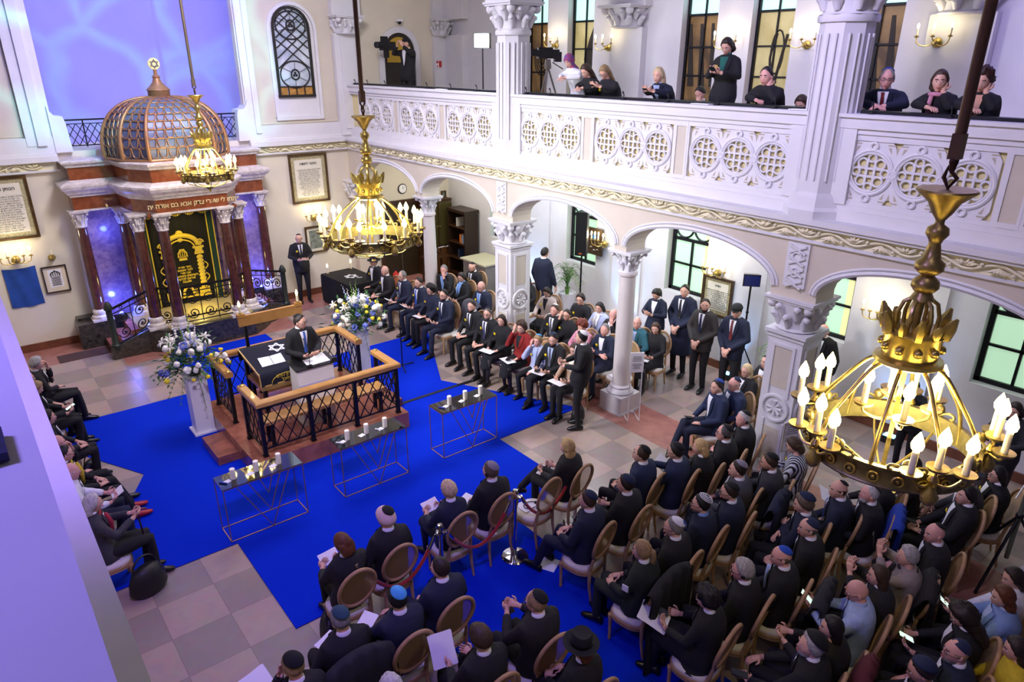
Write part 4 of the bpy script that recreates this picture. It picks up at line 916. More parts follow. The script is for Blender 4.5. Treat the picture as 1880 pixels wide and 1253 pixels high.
for s in (0, 1):
    m.prism([(-0.46+0.2*s, -0.28), (-0.27+0.2*s, -0.28), (-0.24+0.2*s, 0.0), (-0.43+0.2*s, 0.0)], lambda u, v, d: (u, v, tabZ(v)+0.016+d+0.012*sin((u+0.46)*16)), 0, 0.006)
o = m.build('open_book', PAPER, None); o.location = (3.75, 10.75, 0.30); tag(o, 'open white booklet lying on the navy velvet cover', 'book')
# candle board behind the table
t = thing('candle_board', 'oak board with end blocks behind the velvet reading table', 'board', (3.84, 11.38, 0.30))
m = MB(); m.box((-0.55, -0.03, 1.34), (0.55, 0.03, 1.52)); m.box((-0.56, -0.05, 1.50), (-0.44, 0.05, 1.56)); m.box((0.44, -0.05, 1.50), (0.56, 0.05, 1.56)); m.build('board', WOOD, t)
for x in (-0.45, 0.45): m = MB(); m.box((x-0.025, -0.02, 0), (x+0.025, 0.02, 1.36)); m.build('leg', BLACKM, t)
CANDL = []
def lit_candle(loc, label, r=0.022, h=0.13):
    t = thing('lit_candle', label, 'candle', loc, 0, 'lit candles')
    m = MB(); m.lathe([(0.04, 0), (0.042, 0.01), (0.02, 0.012), (0.022, 0.03)], (0, 0, 0), 12); m.build('holder', BRASS, t, 40)
    m = MB(); m.lathe([(r, 0.02), (r*0.95, h)], (0, 0, 0), 12); m.build('wax', WAX, t, 40)
    m = MB(); m.lathe([(0.003, 0.0), (0.02, 0.02), (0.024, 0.04), (0.012, 0.075), (0.001, 0.1)], (0, 0, h), 10); m.build('flame', FLAME, t, 180); CANDL.append((loc[0], loc[1], loc[2]+h+0.05))
lit_candle((3.34, 11.38, 1.86), 'lit candle on left end of the oak candle board'); lit_candle((4.34, 11.38, 1.86), 'lit candle on right end of the oak candle board')
# lectern
t = thing('lectern', 'white and frosted box lectern in front of the speaker', 'lectern', (3.9, 9.95, 0.30))
m = MB(); m.box((-0.30, -0.16, 0.42), (0.30, 0.16, 1.0)); m.box((-0.27, -0.14, 0.0), (0.27, 0.14, 0.42)); m.build('body', mat('lectern_white', '#F4F1E8', 0.35), t)
m = MB(); m.box((-0.302, -0.164, 0.60), (0.302, -0.15, 0.74)); m.build('frosted_band', mat('frosted', '#CFCBE0', 0.2), t)
m = MB(); m.prism([(-0.20, 1.0), (0.18, 1.055), (0.18, 1.07), (-0.20, 1.015)], lambda u, v, d: (d, u, v), -0.34, 0.34); m.build('desk_top', BLKP, t)
m = MB(); m.tube([(-0.1, -0.18, 1.03), (-0.1, -0.2, 1.2), (-0.09, -0.1, 1.38), (-0.09, -0.06, 1.42)], 0.006, 6); m.tube([(-0.09, -0.06, 1.42), (-0.09, -0.02, 1.45)], 0.013, 8); m.cbox((-0.1, -0.18, 1.04), (0.08, 0.05, 0.03)); m.cbox((0.3, -0.19, 1.05), (0.09, 0.06, 0.08)); m.build('microphone', BLKP, t)
m = MB(); m.prism([(-0.1, -0.15), (0.28, -0.15), (0.28, 0.16), (-0.1, 0.16)], lambda u, v, d: (u, v, 1.022+(v+0.20)*0.145+d), 0, 0.008); o = m.build('speech_sheet', PAPER, None); o.location = (3.88, 9.95, 0.30); tag(o, 'white speech sheets on the lectern desk', 'paper')
# ------------------------------------------------------------------ glass candle tables
def ctable(x0, label, first=None):
    t = thing('glass_table', label, 'table', (x0, 8.0, 0.012), 0, 'black glass candle tables')
    m = MB(); m.box((0, 0, 0.775), (1.05, 0.375, 0.79)); m.build('glass_top', GLASSB, t)
    m = MB(); W, D, Hh = 1.045, 0.37, 0.775; th = 0.011
    for x in (0.005, W):
        for y in (0.005, D): m.bar((x, y, 0), (x, y, Hh), th)
        m.bar((x, 0.005, 0.005), (x, D, 0.005), th); m.bar((x, 0.005, Hh), (x, D, Hh), th)
    for y in (0.005, D): m.bar((0.005, y, 0.005), (W, y, 0.005), th); m.bar((0.005, y, Hh), (W, y, Hh), th)
    m.build('wire_frame', COPPER, t)
    m = MB()
    for (xa, xb, xc, zz) in ((0.17, 0.86, 0.56, 0.01), (0.32, 0.74, 0.56, 0.27), (0.47, 0.63, 0.56, 0.53)):
        m.bar((xa, 0.004, 0.77), (xc, 0.004, zz), th); m.bar((xb, 0.004, 0.77), (xc, 0.004, zz), th)
    m.build('chevron_wires', COPPER, t)
ctable(1.81, 'leftmost black glass table on copper wire frame'); ctable(3.41, 'middle black glass table on copper wire frame'); ctable(5.09, 'rightmost black glass table on copper wire frame')
ORD = ['left', 'middle', 'right']
for ti, x0 in enumerate((1.81, 3.41, 5.09)):
    for ci, fx in enumerate((0.20, 0.50, 0.80)):
        m = MB(); m.lathe([(0.0, 0.0), (0.033, 0.0), (0.035, 0.01), (0.035, 0.145), (0.03, 0.15), (0.01, 0.148)], (0, 0, 0), 18); m.tube([(0, 0, 0.145), (0.002, 0, 0.165)], 0.002, 4)
        o = m.build('pillar_candle', mat('ivory_wax', '#F3EEDC', 0.5), None, 40); o.location = (x0+fx+0.06*(ti == 2), 8.19, 0.803); tag(o, 'unlit ivory pillar candle, %s one on the %s glass table' % (ORD[ci], ('leftmost', 'middle', 'rightmost')[ti]), 'candle', 'memorial pillar candles')
        m = MB(); m.box((-0.06, -0.03, 0), (0.03, 0.04, 0.003)); o = m.build('name_card', PAPER, None); o.location = (x0+fx-0.07+0.06*(ti == 2), 8.17, 0.803); o.rotation_euler = (0, 0, 0.3); tag(o, 'small white card beside %s candle on the %s glass table' % (ORD[ci], ('leftmost', 'middle', 'rightmost')[ti]), 'card')
    for k, fx in enumerate(((0.06,), (0.06, 0.68), (0.1,))[ti]):
        m = MB(); m.bar((-0.05, 0.02, 0.012), (0.05, -0.02, 0.012), 0.014, 0.014); o = m.build('lighter', (PAPER if ti == 1 else mat('lighter_blue', '#2540B0', 0.4)), None); o.location = (x0+fx, 8.16, 0.803); o.rotation_euler = (0, 0, -0.5)
        tag(o, ('blue stick lighter on leftmost glass table', 'white stick lighter on the middle glass table, %s end' % ('left' if k == 0 else 'right'), 'blue stick lighter on rightmost glass table')[ti], 'lighter')
# ------------------------------------------------------------------ flower arrangements on pedestals
def pedestal(loc, label):
    t = thing('pedestal', label, 'pedestal', loc)
    m = MB(); m.box((-0.145, -0.145, 0.03), (0.145, 0.145, 1.0)); m.build('shaft', WHITEP, t)
    m = MB(); m.box((-0.19, -0.19, 0), (0.19, 0.19, 0.03)); m.build('base', WHITEP, t)
    m = MB(); m.box((-0.17, -0.17, 1.0), (0.17, 0.17, 1.03)); m.build('top_plate', WHITEP, t)
def arrangement(loc, label, seed, tilt=0.0, sz=1.0):
    R = random.Random(seed); t = thing('flower_arrangement', label, 'flowers', loc)
    m = MB(); m.lathe([(0.09, 0), (0.11, 0.06), (0.10, 0.11)], (0, 0, 0), 14); m.build('bowl', BLKP, t, 40)
    def dirn(lo=-0.15, hi=1.0):
        a = R.uniform(0, 2*pi); e = R.uniform(lo, hi); return Vector((cos(a)*cos(e), sin(a)*cos(e), sin(e)))
    def leafblade(m, a, b, w, mi=0):
        a = Vector(a); b = Vector(b); d = (b-a); u = d.cross(Vector((0.1, 0.2, 1))).normalized()*w; mid = a+d*0.5+Vector((0, 0, 0.02))
        m.add([tuple(a), tuple(mid+u), tuple(b), tuple(mid-u)], [(0, 1, 2, 3)], mi)
    m = MB()
    for k in range(90):
        d = dirn(-0.3, 1.2); l = R.uniform(0.25, 0.48)*sz; o = Vector((0, 0, 0.12))
        for q in range(4):
            b = o+d*l*(0.4+0.2*q); s = Vector((R.uniform(-1, 1), R.uniform(-1, 1), R.uniform(-.5, .5))).normalized(); leafblade(m, b, b+(d*0.6+s)*0.11, 0.022, R.choice((0, 0, 1)))
    m.build('foliage', (LEAFD, LEAF), t)
    m = MB()   # drooping fern fronds
    for a, l, dr in ((-2.3, 0.55, 0.5), (-1.6, 0.45, 0.65), (-0.7, 0.5, 0.25), (2.9, 0.55, 0.3), (0.3, 0.5, 0.1), (-2.8, 0.5, 0.45)):
        pts = [Vector((cos(a)*l*f, sin(a)*l*f, 0.12+0.12*sin(f*pi*0.7)-dr*f*f)) for f in [i/12 for i in range(13)]]
        m.tube([tuple(p) for p in pts], 0.004, 4, 0)
        for i in range(3, 13):
            dd = (pts[i]-pts[i-1]).normalized(); s = dd.cross(Vector((0, 0, 1))).normalized()
            for q in (-1, 1): leafblade(m, pts[i], pts[i]+(s*q+dd*0.5)*0.085*(1.15-i/14), 0.012, 0)
    m.build('fern_fronds', LEAF, t)
    def blossom(kind, p, d, r):
        m = MB(); c = Vector(p)
        if kind in ('white', 'yellow'):
            for k in range(9):
                s = Vector((R.gauss(0, 1), R.gauss(0, 1), R.gauss(0, 1))).normalized(); m.sph(c+s*r*0.40+d*r*0.3, r*0.74, 8, 6)
            m.build('white_bloom' if kind == 'white' else 'yellow_bloom', FWHITE if kind == 'white' else FYEL, t, 180)
        elif kind == 'blue':
            for k in range(18):
                s = Vector((R.gauss(0, 1), R.gauss(0, 1), R.gauss(0, 1))).normalized(); m.sph(c+s*r*0.8, r*0.34, 6, 5)
            m.build('blue_hydrangea', FBLUE, t, 180)
        elif kind == 'lily':
            u = d.orthogonal().normalized(); w = d.cross(u)
            for k in range(6):
                a = k*pi/3; e = (u*cos(a)+w*sin(a)); pp = [c, c+d*r*0.8+e*r*0.6, c+d*r*0.9+e*r*1.35, c+d*r*0.6+e*r*1.9]
                m.tube([tuple(x) for x in pp], [r*0.1, r*0.36, r*0.3, r*0.05], 6, flat=0.35)
            m.build('lily', FWHITE, t, 180)
    o = Vector((0, 0, 0.12))
    for k in range(34):
        d = dirn(-0.15, 1.35); blossom('white', o+d*R.uniform(0.26, 0.42)*sz, d, R.uniform(0.042, 0.062))
    for k in range(15):
        d = dirn(-0.2, 1.1); blossom('yellow', o+d*R.uniform(0.28, 0.45)*sz, d, R.uniform(0.03, 0.042))
    for k in range(15):
        d = dirn(-0.1, 1.2); blossom('blue', o+d*R.uniform(0.24, 0.38)*sz, d, R.uniform(0.05, 0.07))
    for k in range(5):
        d = dirn(0.7, 1.35); blossom('lily', o+d*R.uniform(0.36, 0.5)*sz, (d+Vector((-.4, -.5, 0))).normalized(), 0.055)
    m = MB()
    for k in range(7):     # tall spires and buds
        a = R.uniform(0, 2*pi); d = Vector((0.3*cos(a), 0.3*sin(a), 1)).normalized(); l = R.uniform(0.5, 0.72)*sz
        for i in range(9): m.sph(o+d*l*(0.62+0.38*i/8)+Vector((R.uniform(-.012, .012), R.uniform(-.012, .012), 0)), 0.022*(1.1-i/10), 6, 5, k % 3)
    m.build('spire', (mat('delphinium', '#B9C2EE', 0.6), LEAFY, FWHITE), t, 180)
pedestal((2.45, 11.30, 0.012), 'white square pedestal left of the bimah'); arrangement((2.45, 11.28, 1.045), 'large white, blue and yellow flower arrangement left of the bimah', 3, 0, 1.32)
pedestal((5.52, 11.55, 0.012), 'white square pedestal right behind the bimah'); arrangement((5.52, 11.55, 1.045), 'large white, blue and yellow flower arrangement right behind the bimah', 8, 0, 1.25)
# ------------------------------------------------------------------ stanchions and ropes
SX = (2.38, 3.42, 4.5, 5.53)
def stanchion(x, label):
    t = thing('stanchion', label, 'stanchion', (x, 5.51, 0.012), 0, 'chrome rope stanchions')
    m = MB(); m.lathe([(0.17, 0), (0.172, 0.008), (0.16, 0.02), (0.03, 0.03)], (0, 0, 0), 32); m.build('base', CHROME, t, 40)
    m = MB(); m.lathe([(0.025, 0.02), (0.025, 0.88)], (0, 0, 0), 16); m.build('pole', CHROME, t, 40)
    m = MB(); m.lathe([(0.025, 0.86), (0.05, 0.865), (0.055, 0.88), (0.05, 0.895), (0.025, 0.90), (0.022, 0.92), (0.04, 0.935), (0.042, 0.95), (0.03, 0.985), (0.012, 0.99)], (0, 0, 0), 18)
    for s in (-1, 1): m.tube([(s*0.04, 0, 0.885), (s*0.08, 0, 0.88), (s*0.085, 0, 0.86)], 0.009, 6)
    m.build('finial', CHROME, t, 40)
for x, l in zip(SX, ('chrome rope stanchion behind the auburn woman, far left', 'chrome rope stanchion behind the woman with short blonde hair', 'chrome rope stanchion with mirrored base by empty chair', 'chrome rope stanchion behind the woman with long blonde hair')): stanchion(x, l)
for i in range(3):
    a, b = SX[i]+0.085, SX[i+1]-0.085; pts = []
    for k in range(25):
        f = k/24; pts.append((a+(b-a)*f, 5.51, 0.87-0.42*(1-(2*f-1)**2)))
    t = thing('barrier_rope', ('red velvet rope behind the man in white kippah, left span', 'red velvet rope, middle span of the barrier', 'red velvet rope in front of the right block, right span')[i], 'rope', (0, 0, 0), 0, 'red barrier ropes')
    m = MB(); m.tube(pts[1:-1], 0.021, 10); m.build('velvet_rope', REDV, t, 180)
    for q in (0, 1): m = MB(); P = pts[:3] if q == 0 else pts[-3:]; m.tube(P, 0.024, 10); m.build('end_hook', CHROME, t, 40)
# ------------------------------------------------------------------ chairs
def make_chair():
    t = thing('oval_back_chair', 'x', 'chair', (0, 0, 0))
    m = MB(); rings = []
    def seat_ring(s, z): return [(s*(0.235*abs(cos(a))**0.75*(1 if cos(a) > 0 else -1)), s*(0.225*abs(sin(a))**0.75*(1 if sin(a) > 0 else -1)), z) for a in [2*pi*j/28 for j in range(28)]]
    m.loft([seat_ring(0.94, 0.375), seat_ring(0.97, 0.40), seat_ring(0.93, 0.427), seat_ring(0.75, 0.442), seat_ring(0.4, 0.447)]); m.build('seat', SEATF, t, 60)
    m = MB(); m.loft([seat_ring(0.96, 0.325), seat_ring(1.02, 0.335), seat_ring(1.0, 0.35), seat_ring(1.03, 0.37), seat_ring(1.0, 0.388)]); m.build('seat_frame', CHWOOD, t, 40)
    for sx in (-1, 1):
        m = MB(); m.lathe([(0.012, 0.0), (0.019, 0.03), (0.015, 0.04), (0.022, 0.3), (0.026, 0.30), (0.02, 0.31), (0.03, 0.32), (0.03, 0.35)], (sx*0.185, 0.175, 0), 10); m.build('leg', CHWOOD, t, 40)
        m = MB(); m.tube([(sx*0.17, -0.24, 0.0), (sx*0.165, -0.205, 0.2), (sx*0.16, -0.195, 0.40)], [0.014, 0.019, 0.024], 8); m.build('leg', CHWOOD, t, 40)
    tilt = 0.21
    def bp(x, z): return (x, -0.205-z*tilt, 0.44+z)
    m = MB(); m.tube([bp(0.205*cos(2*pi*j/36), 0.335+0.245*sin(2*pi*j/36)) for j in range(36)], 0.021, 8, closed=True)
    for sx in (-1, 1): m.tube([bp(sx*0.16, -0.04), bp(sx*0.15, 0.1), bp(sx*0.14, 0.16)], [0.022, 0.018, 0.018], 8)
    m.build('back_frame', CHWOOD, t, 60)
    m = MB(); m.add([bp(0.2*cos(2*pi*j/30), 0.335+0.24*sin(2*pi*j/30)) for j in range(30)], [tuple(range(30))]); m.build('cane_panel', CANE, t)
    return t
CH0 = make_chair(); CH0_USED = [False]
def chair(x, y, rz, label, z=0.012):
    if not CH0_USED[0]:
        CH0_USED[0] = True; CH0.location = (x, y, z); CH0.rotation_euler = (0, 0, rz); CH0['label'] = label; CH0['group'] = 'oval-back cane chairs of the audience'; return CH0
    return dup(CH0, (x, y, z), rz, label, 'oval-back cane chairs of the audience')
# ------------------------------------------------------------------ people
SKINS = [mat('skin_fair', '#E0AE98', 0.5, var=0.06, scale=20), mat('skin_medium', '#CE9A82', 0.5, var=0.06, scale=20), mat('skin_pink', '#E2A89A', 0.5, var=0.06, scale=20), mat('skin_tan', '#AC7659', 0.5, var=0.06, scale=20)]
EYEW = mat('eye_white', '#EDE8E2', 0.3); IRIS = mat('eye_iris', '#2C1E16', 0.2); LIP = mat('lips', '#B0605A', 0.5)
CLO = {'black': '#17171B', 'black2': '#1D1B1C', 'navy': '#181F38', 'navy2': '#1E2A4C', 'blue': '#24417C', 'grey': '#4A4A54', 'dgrey': '#323238', 'charcoal': '#26262B', 'brown': '#3B2F2A', 'red': '#8F1F1D', 'beige': '#B99A82', 'lbeige': '#D8C6BE', 'white': '#E9E9F0', 'lblue': '#A9BFE6', 'sky': '#8FB4E8', 'pink': '#CF8FA2', 'teal': '#2F6675', 'denim': '#7E9AC8', 'green': '#12584F', 'uniform': '#1E2622', 'yellow': '#D9BE2C', 'lilac': '#B9C0E2', 'stripe': '#C9CBD8', 'knit': '#9C8F8A', 'lace': '#1B1A1D', 'trous': '#131317', 'royal': '#1F3FA6', 'maroon': '#5A1E26', 'tweed': '#3A3A40', 'scarfred': '#A8293C', 'brownjac': '#33302E'}
HAIRC = {'black': '#16120F', 'dbrown': '#2A1C14', 'brown': '#46301F', 'auburn': '#6A3A1C', 'red': '#7A3320', 'blond': '#D6B478', 'lblond': '#E2CA9C', 'dblond': '#A98A60', 'grey': '#8D8985', 'dgrey': '#5E5A58', 'white': '#D8D4CE', 'silver': '#B5B1AD', 'greybrown': '#6B5A4A', 'darkred': '#3A1714'}
def cm(n): return mat('cloth_'+n, CLO[n], 0.85, var=0.15, scale=30, bump=0.15)
def hm(n): return mat('hair_'+n, HAIRC[n], 0.55, var=0.45, scale=45, bump=0.5)
STRIPE = mat('cloth_stripes', '#C9CBD8', 0.85, col2='#14151C', scale=9, tex='wave')
YELB = mat('badge_yellow', '#F2D71C', 0.6)
GLS = mat('spectacle_frame', '#1A1512', 0.3)
KIP = {'black': '#0D0D10', 'navy': '#1B2747', 'blue': '#22429A', 'royal': '#1F4CB4', 'sky': '#4AA3DC', 'white': '#E9E8EE', 'grey': '#8A8390', 'teal': '#27495A', 'red': '#9C3A36', 'pattern': '#3A3C44', 'brown': '#3A3230'}
def km(n): return mat('kippah_'+n, KIP[n], 0.85, var=0.12, scale=50)
def V3(*a): return Vector(a)
def tor_rings(sex, dz=0.0, lean=0.0, side=0.0, k=1.0):
    if sex == 'm': T = [(.44, -.02, .175, .15), (.50, -.03, .19, .155), (.60, -.055, .19, .14), (.70, -.075, .175, .125), (.82, -.085, .185, .128), (.94, -.08, .205, .128), (1.01, -.07, .205, .112), (1.055, -.06, .165, .088), (1.09, -.055, .095, .068)]
    else: T = [(.44, -.02, .175, .15), (.50, -.03, .185, .155), (.60, -.05, .17, .13), (.70, -.07, .145, .11), (.82, -.075, .16, .13), (.92, -.075, .175, .13), (.985, -.07, .175, .10), (1.03, -.06, .135, .078), (1.065, -.055, .075, .06)]
    return [(z+dz, cy+lean*(z-.5), rx*k, ry*k) for z, cy, rx, ry in T]
ARM = {  # elbow, wrist, fingers' direction for (left, right); z relative to a seated figure
    'lap': ((-.27, .00, .76), (-.10, .26, .645), (.27, .00, .76), (.10, .27, .64)),
    'read': ((-.26, .03, .77), (-.13, .30, .70), (.26, .03, .77), (.13, .30, .70)),
    'phone': ((-.24, .10, .80), (-.06, .33, .86), (.24, .10, .80), (.07, .33, .87)),
    'chin': ((-.22, .16, .74), (-.06, .12, 1.06), (.26, .05, .76), (.02, .20, .70)),
    'photo': ((-.28, .14, .98), (-.07, .22, 1.16), (.28, .14, .98), (.07, .22, 1.16)),
    'fold': ((-.26, .06, .76), (.10, .16, .80), (.26, .06, .76), (-.10, .18, .78)),
    'side': ((-.30, -.08, .76), (-.30, .10, .56), (.27, .0, .76), (.10, .27, .64)),
    'lean': ((-.25, .24, .92), (-.03, .40, .90), (.25, .24, .92), (.03, .42, .905)),
    'leanchin': ((-.18, .30, .91), (-.06, .26, 1.07), (.24, .24, .92), (.0, .40, .90)),
    'leanphone': ((-.22, .24, .92), (-.07, .46, .96), (.22, .24, .92), (.07, .46, .96)),
    'stand': ((-.27, -.02, .74), (-.05, .19, .56), (.27, -.02, .74), (.05, .20, .54)),
    'down': ((-.27, -.06, .72), (-.27, .05, .47), (.27, -.06, .72), (.27, .05, .47)),
    'standread': ((-.27, .0, .76), (-.10, .26, .72), (.27, .0, .76), (.10, .26, .72)),
    'standphone': ((-.26, .03, .77), (-.06, .27, .83), (.26, .03, .77), (.06, .27, .85)),
    'reach': ((-.24, .16, .76), (-.16, .40, .66), (.24, .16, .76), (.16, .40, .66)),
    'cheek': ((-.27, .0, .76), (-.10, .25, .64), (.27, .12, .80), (.085, .09, 1.12)),
}
def head_r(th, ph):
    # th azimuth (0 = front +y), ph elevation; returns xyz on a head surface
    x, y, z = sin(th)*cos(ph), cos(th)*cos(ph), sin(ph)
    X_, Y_, Z_ = 0.077*x, 0.098*y, 0.122*z
    if z < -0.1:
        q = min(1.0, (-z-0.1)/0.8); X_ *= 1-0.30*q; Y_ = Y_*(1-0.22*q) + 0.014*q
        if y < 0: Y_ *= 1-0.25*q
    if y > 0.75: Y_ -= 0.010*(y-0.75)*4*(1 if z > -0.6 else 0.4)
    if y > 0.4:
        Y_ += 0.026*math.exp(-((X_/0.011)**2) - ((Z_+0.026)/0.017)**2) + 0.012*math.exp(-((X_/0.009)**2) - ((Z_-0.004)/0.02)**2)
        for s in (-1, 1): Y_ -= 0.009*math.exp(-(((X_-s*0.031)/0.014)**2) - ((Z_-0.008)/0.012)**2)
        Y_ += 0.006*math.exp(-((X_/0.03)**2) - ((Z_-0.032)/0.01)**2) + 0.009*math.exp(-((X_/0.018)**2) - ((Z_+0.098)/0.016)**2) + 0.004*math.exp(-((X_/0.022)**2) - ((Z_+0.063)/0.008)**2)
    return X_, Y_, Z_
def hand(m, w, d, up, side, curl, mi=0):
    # w wrist point, d finger direction, up back-of-hand normal, side +1/-1 thumb side
    d = d.normalized(); up = (up-d*up.dot(d)).normalized(); s = d.cross(up)*side
    def el(c, a, b): return [tuple(c+s*a*cos(2*pi*j/8)+up*b*sin(2*pi*j/8)) for j in range(8)]
    m.loft([el(w-d*.03, .024, .019), el(w, .026, .018), el(w+d*.03, .037, .017), el(w+d*.065, .042, .015), el(w+d*.09, .038, .011)], mi)
    for k, (o, l) in enumerate(((-.030, .068), (-.010, .078), (.010, .072), (.029, .056))):
        b = w+d*.082-s*o*1.0; a1 = curl*0.7; a2 = curl*1.7
        p1 = b+(d*cos(a1)-up*sin(a1))*l*.5; p2 = p1+(d*cos(a2)-up*sin(a2))*l*.5
        m.tube([tuple(b), tuple(p1), tuple(p2)], [.0092, .0085, .006], 6, mi)
    b = w+d*.022+s*.030; p1 = b+(d*.6+s*.75-up*.25).normalized()*.038; p2 = p1+(d*.95+s*.1-up*.4*curl).normalized()*.032
    m.tube([tuple(b), tuple(p1), tuple(p2)], [.0125, .0105, .007], 6, mi)
def limb(m, pts, rads, seg=10, mi=0): m.tube([tuple(p) for p in pts], rads, seg, mi)
GARM = []
def garment(mb, name, mats, parent, vox=0.021, it=3):
    o = mb.build(name, mats, parent)
    r = o.modifiers.new('r', 'REMESH'); r.mode = 'VOXEL'; r.voxel_size = vox; r.use_smooth_shade = True
    s = o.modifiers.new('s', 'SMOOTH'); s.factor = 0.5; s.iterations = it
    GARM.append(o); return o
PEOPLE = []
def person(label, x, y, yaw, sex='m', pose='sit', arm='lap', hair='short', hc='brown', skin=0, top='black', bot='trous', shirt='white', tie=None, kip=None, badge=False, glasses=False, beard=None, head=(0, 0), z0=0.012, sc=1.0, lean=0.0, legs='n', coat=False, headset=False, key=None, hat=None, group=None, scarf=None, skirt=False):
    rng = random.Random(int(abs(x)*1000+abs(y)*77))
    M3 = Matrix.Translation((x, y, z0)) @ Matrix.Rotation(radians(yaw), 4, 'Z') @ Matrix.Scale(sc, 4)
    stand = pose == 'stand'; dz = 0.46 if stand else 0.0
    tr = tor_rings(sex, dz, lean); wb = 1.0 if sex == 'm' else 0.9
    shz = (1.0 if sex == 'm' else 0.975)+dz; shy = -.065+lean*(shz-dz-.5); shx = .185 if sex == 'm' else .158
    nk = V3(0, -.055+lean*.58, (1.08 if sex == 'm' else 1.055)+dz)
    hy, hp = radians(head[0]), radians(head[1])
    hc_ = nk + V3(0, .035+0.03*max(0, sin(-hp)), .115)
    HM = Matrix.Translation(hc_) @ Matrix.Rotation(hy, 4, 'Z') @ Matrix.Rotation(hp, 4, 'X')
    if sex == 'f': HM = HM @ Matrix.Scale(0.94, 4)
    sk = SKINS[skin]
    # ---- body: one mesh (torso, limbs, neck, head with face, hands)
    m = MB()
    m.loft([[(rx*.72*cos(2*pi*j/12), cy+ry*.72*sin(2*pi*j/12), z) for j in range(12)] for z, cy, rx, ry in tr])
    limb(m, [nk+V3(0, -.01, -.05), nk+V3(0, .0, .02), hc_+V3(0, -.015, -.03)], [.064*wb, .053*wb, .050*wb], 12)
    m.M = HM; nu, nv = 26, 20
    rings = []
    for i in range(1, nv):
        ph = -pi/2+pi*i/nv; rings.append([head_r(2*pi*j/nu, ph) for j in range(nu)])
    m.loft(rings)
    for s in (-1, 1):
        m.sph((s*.077, -.008, -.004), (.011, .019, .031), 8, 7)          # ears
        m.sph((s*.031, .0795, .007), (.0125, .0095, .0058), 8, 6, 1); m.sph((s*.031, .0868, .007), (.0052, .0034, .005), 8, 6, 2)
        m.tube([(s*.014, .0955, .027), (s*.03, .0945, .032), (s*.047, .083, .027)], .0042, 5, 2 if hc not in ('white', 'blond', 'lblond', 'silver', 'grey') else 0)
    m.sph((0, .0905, -.063), (.023, .0075, .0065), 10, 6, 3)
    m.M = None
    AR = ARM[arm]; el = [V3(*AR[0])+V3(0, 0, dz), V3(*AR[2])+V3(0, 0, dz)]; wr = [V3(*AR[1])+V3(0, 0, dz), V3(*AR[3])+V3(0, 0, dz)]
    if lean and arm in ('chin', 'photo', 'cheek'):
        for L in (el, wr):
            for v in L: v.y += lean*(v.z-dz-.5)*.9
    if sex == 'f':
        for v in el: v.x *= .9
    sh = [V3(-shx, shy, shz), V3(shx, shy, shz)]
    for i in (0, 1):
        limb(m, [sh[i]+(el[i]-sh[i])*.1, el[i]+(wr[i]-el[i])*.06, wr[i]], [.03, .026, .025], 8)
        sd = -1 if i == 0 else 1; d = (wr[i]-el[i]).normalized()
        if arm in ('lap', 'reach', 'lean'): dd, up, cu = V3(-sd*.75, .65, -.12), V3(0, .15, 1), .45
        elif arm in ('fold',): dd, up, cu = V3(-sd*.9, .25, .0), V3(0, .6, .6), .5
        elif arm in ('stand',): dd, up, cu = V3(-sd*.5, .25, -.8), V3(0, 1, .2), .4
        elif arm == 'down': dd, up, cu = V3(0, .1, -1), V3(sd, 0.2, 0), .4
        elif arm in ('read', 'standread', 'phone', 'leanphone', 'standphone'): dd, up, cu = V3(-sd*.55, .75, .2), V3(sd*.55, .35, -.75), .75
        elif arm in ('chin', 'leanchin', 'cheek') and ((i == 0) == (arm != 'cheek')): dd, up, cu = V3(-sd*.1, -.1, 1), V3(sd*.4, .9, 0), .6
        elif arm == 'photo': dd, up, cu = V3(-sd*.25, .2, 1), V3(sd*.8, .5, 0), .8
        elif arm == 'side' and i == 0: dd, up, cu = d, V3(0, 0, 1), .4
        else: dd, up, cu = d, V3(0, .15, 1), .4
        hand(m, wr[i], dd, up, (1 if i == 0 else -1), cu)
    # legs
    if stand: HK = [(V3(s*.095, -.03, .93), V3(s*.105, .01, .50), V3(s*.11, -.03, .09)) for s in (-1, 1)]
    elif legs == 'x': HK = [(V3(-.09, .0, .53), V3(-.10, .43, .53), V3(-.10, .42, .09)), (V3(.09, .0, .55), V3(.0, .45, .64), V3(-.16, .66, .32))]
    elif legs == 'g': HK = [(V3(s*.09, .0, .53), V3(s*.10, .15, .48), V3(s*.10, .10, .09)) for s in (-1, 1)]
    elif legs == 'f': HK = [(V3(s*.09, .0, .53), V3(s*.13, .42, .53), V3(s*.13, .58, .09)) for s in (-1, 1)]
    else:
        wd = .075 if sex == 'f' else .13; ky = .43
        HK = [(V3(s*.09, .0, .53), V3(s*wd, ky+rng.uniform(-.02, .02), .53), V3(s*wd*1.02, ky-.03+rng.uniform(-.05, .08), .09)) for s in (-1, 1)]
    for h, k, a in HK: limb(m, [h, k, a], [.06, .042, .03], 8)
    body = m.build('person', [sk, EYEW, IRIS, LIP], None, 180); body.matrix_world = M3
    tag(body, label, 'person', group or 'people attending the ceremony')
    PEOPLE.append(body)
    # ---- clothes
    tm = STRIPE if top == 'stripe' else cm(top)
    m = MB(); ex = .012 if top in ('white', 'lblue', 'sky', 'lilac', 'stripe', 'pink') else .02
    rr = [(z, cy, rx+ex, ry+ex) for z, cy, rx, ry in tr]
    if stand and sex != 'x': rr = [(.80+.0, -.02, .20*wb, .145)]+rr
    if coat: rr = [((.45 if stand else .42), -.03, .24, .19)]+rr
    m.loft([[(rx*cos(2*pi*j/18), cy+ry*sin(2*pi*j/18), z) for j in range(18)] for z, cy, rx, ry in rr])
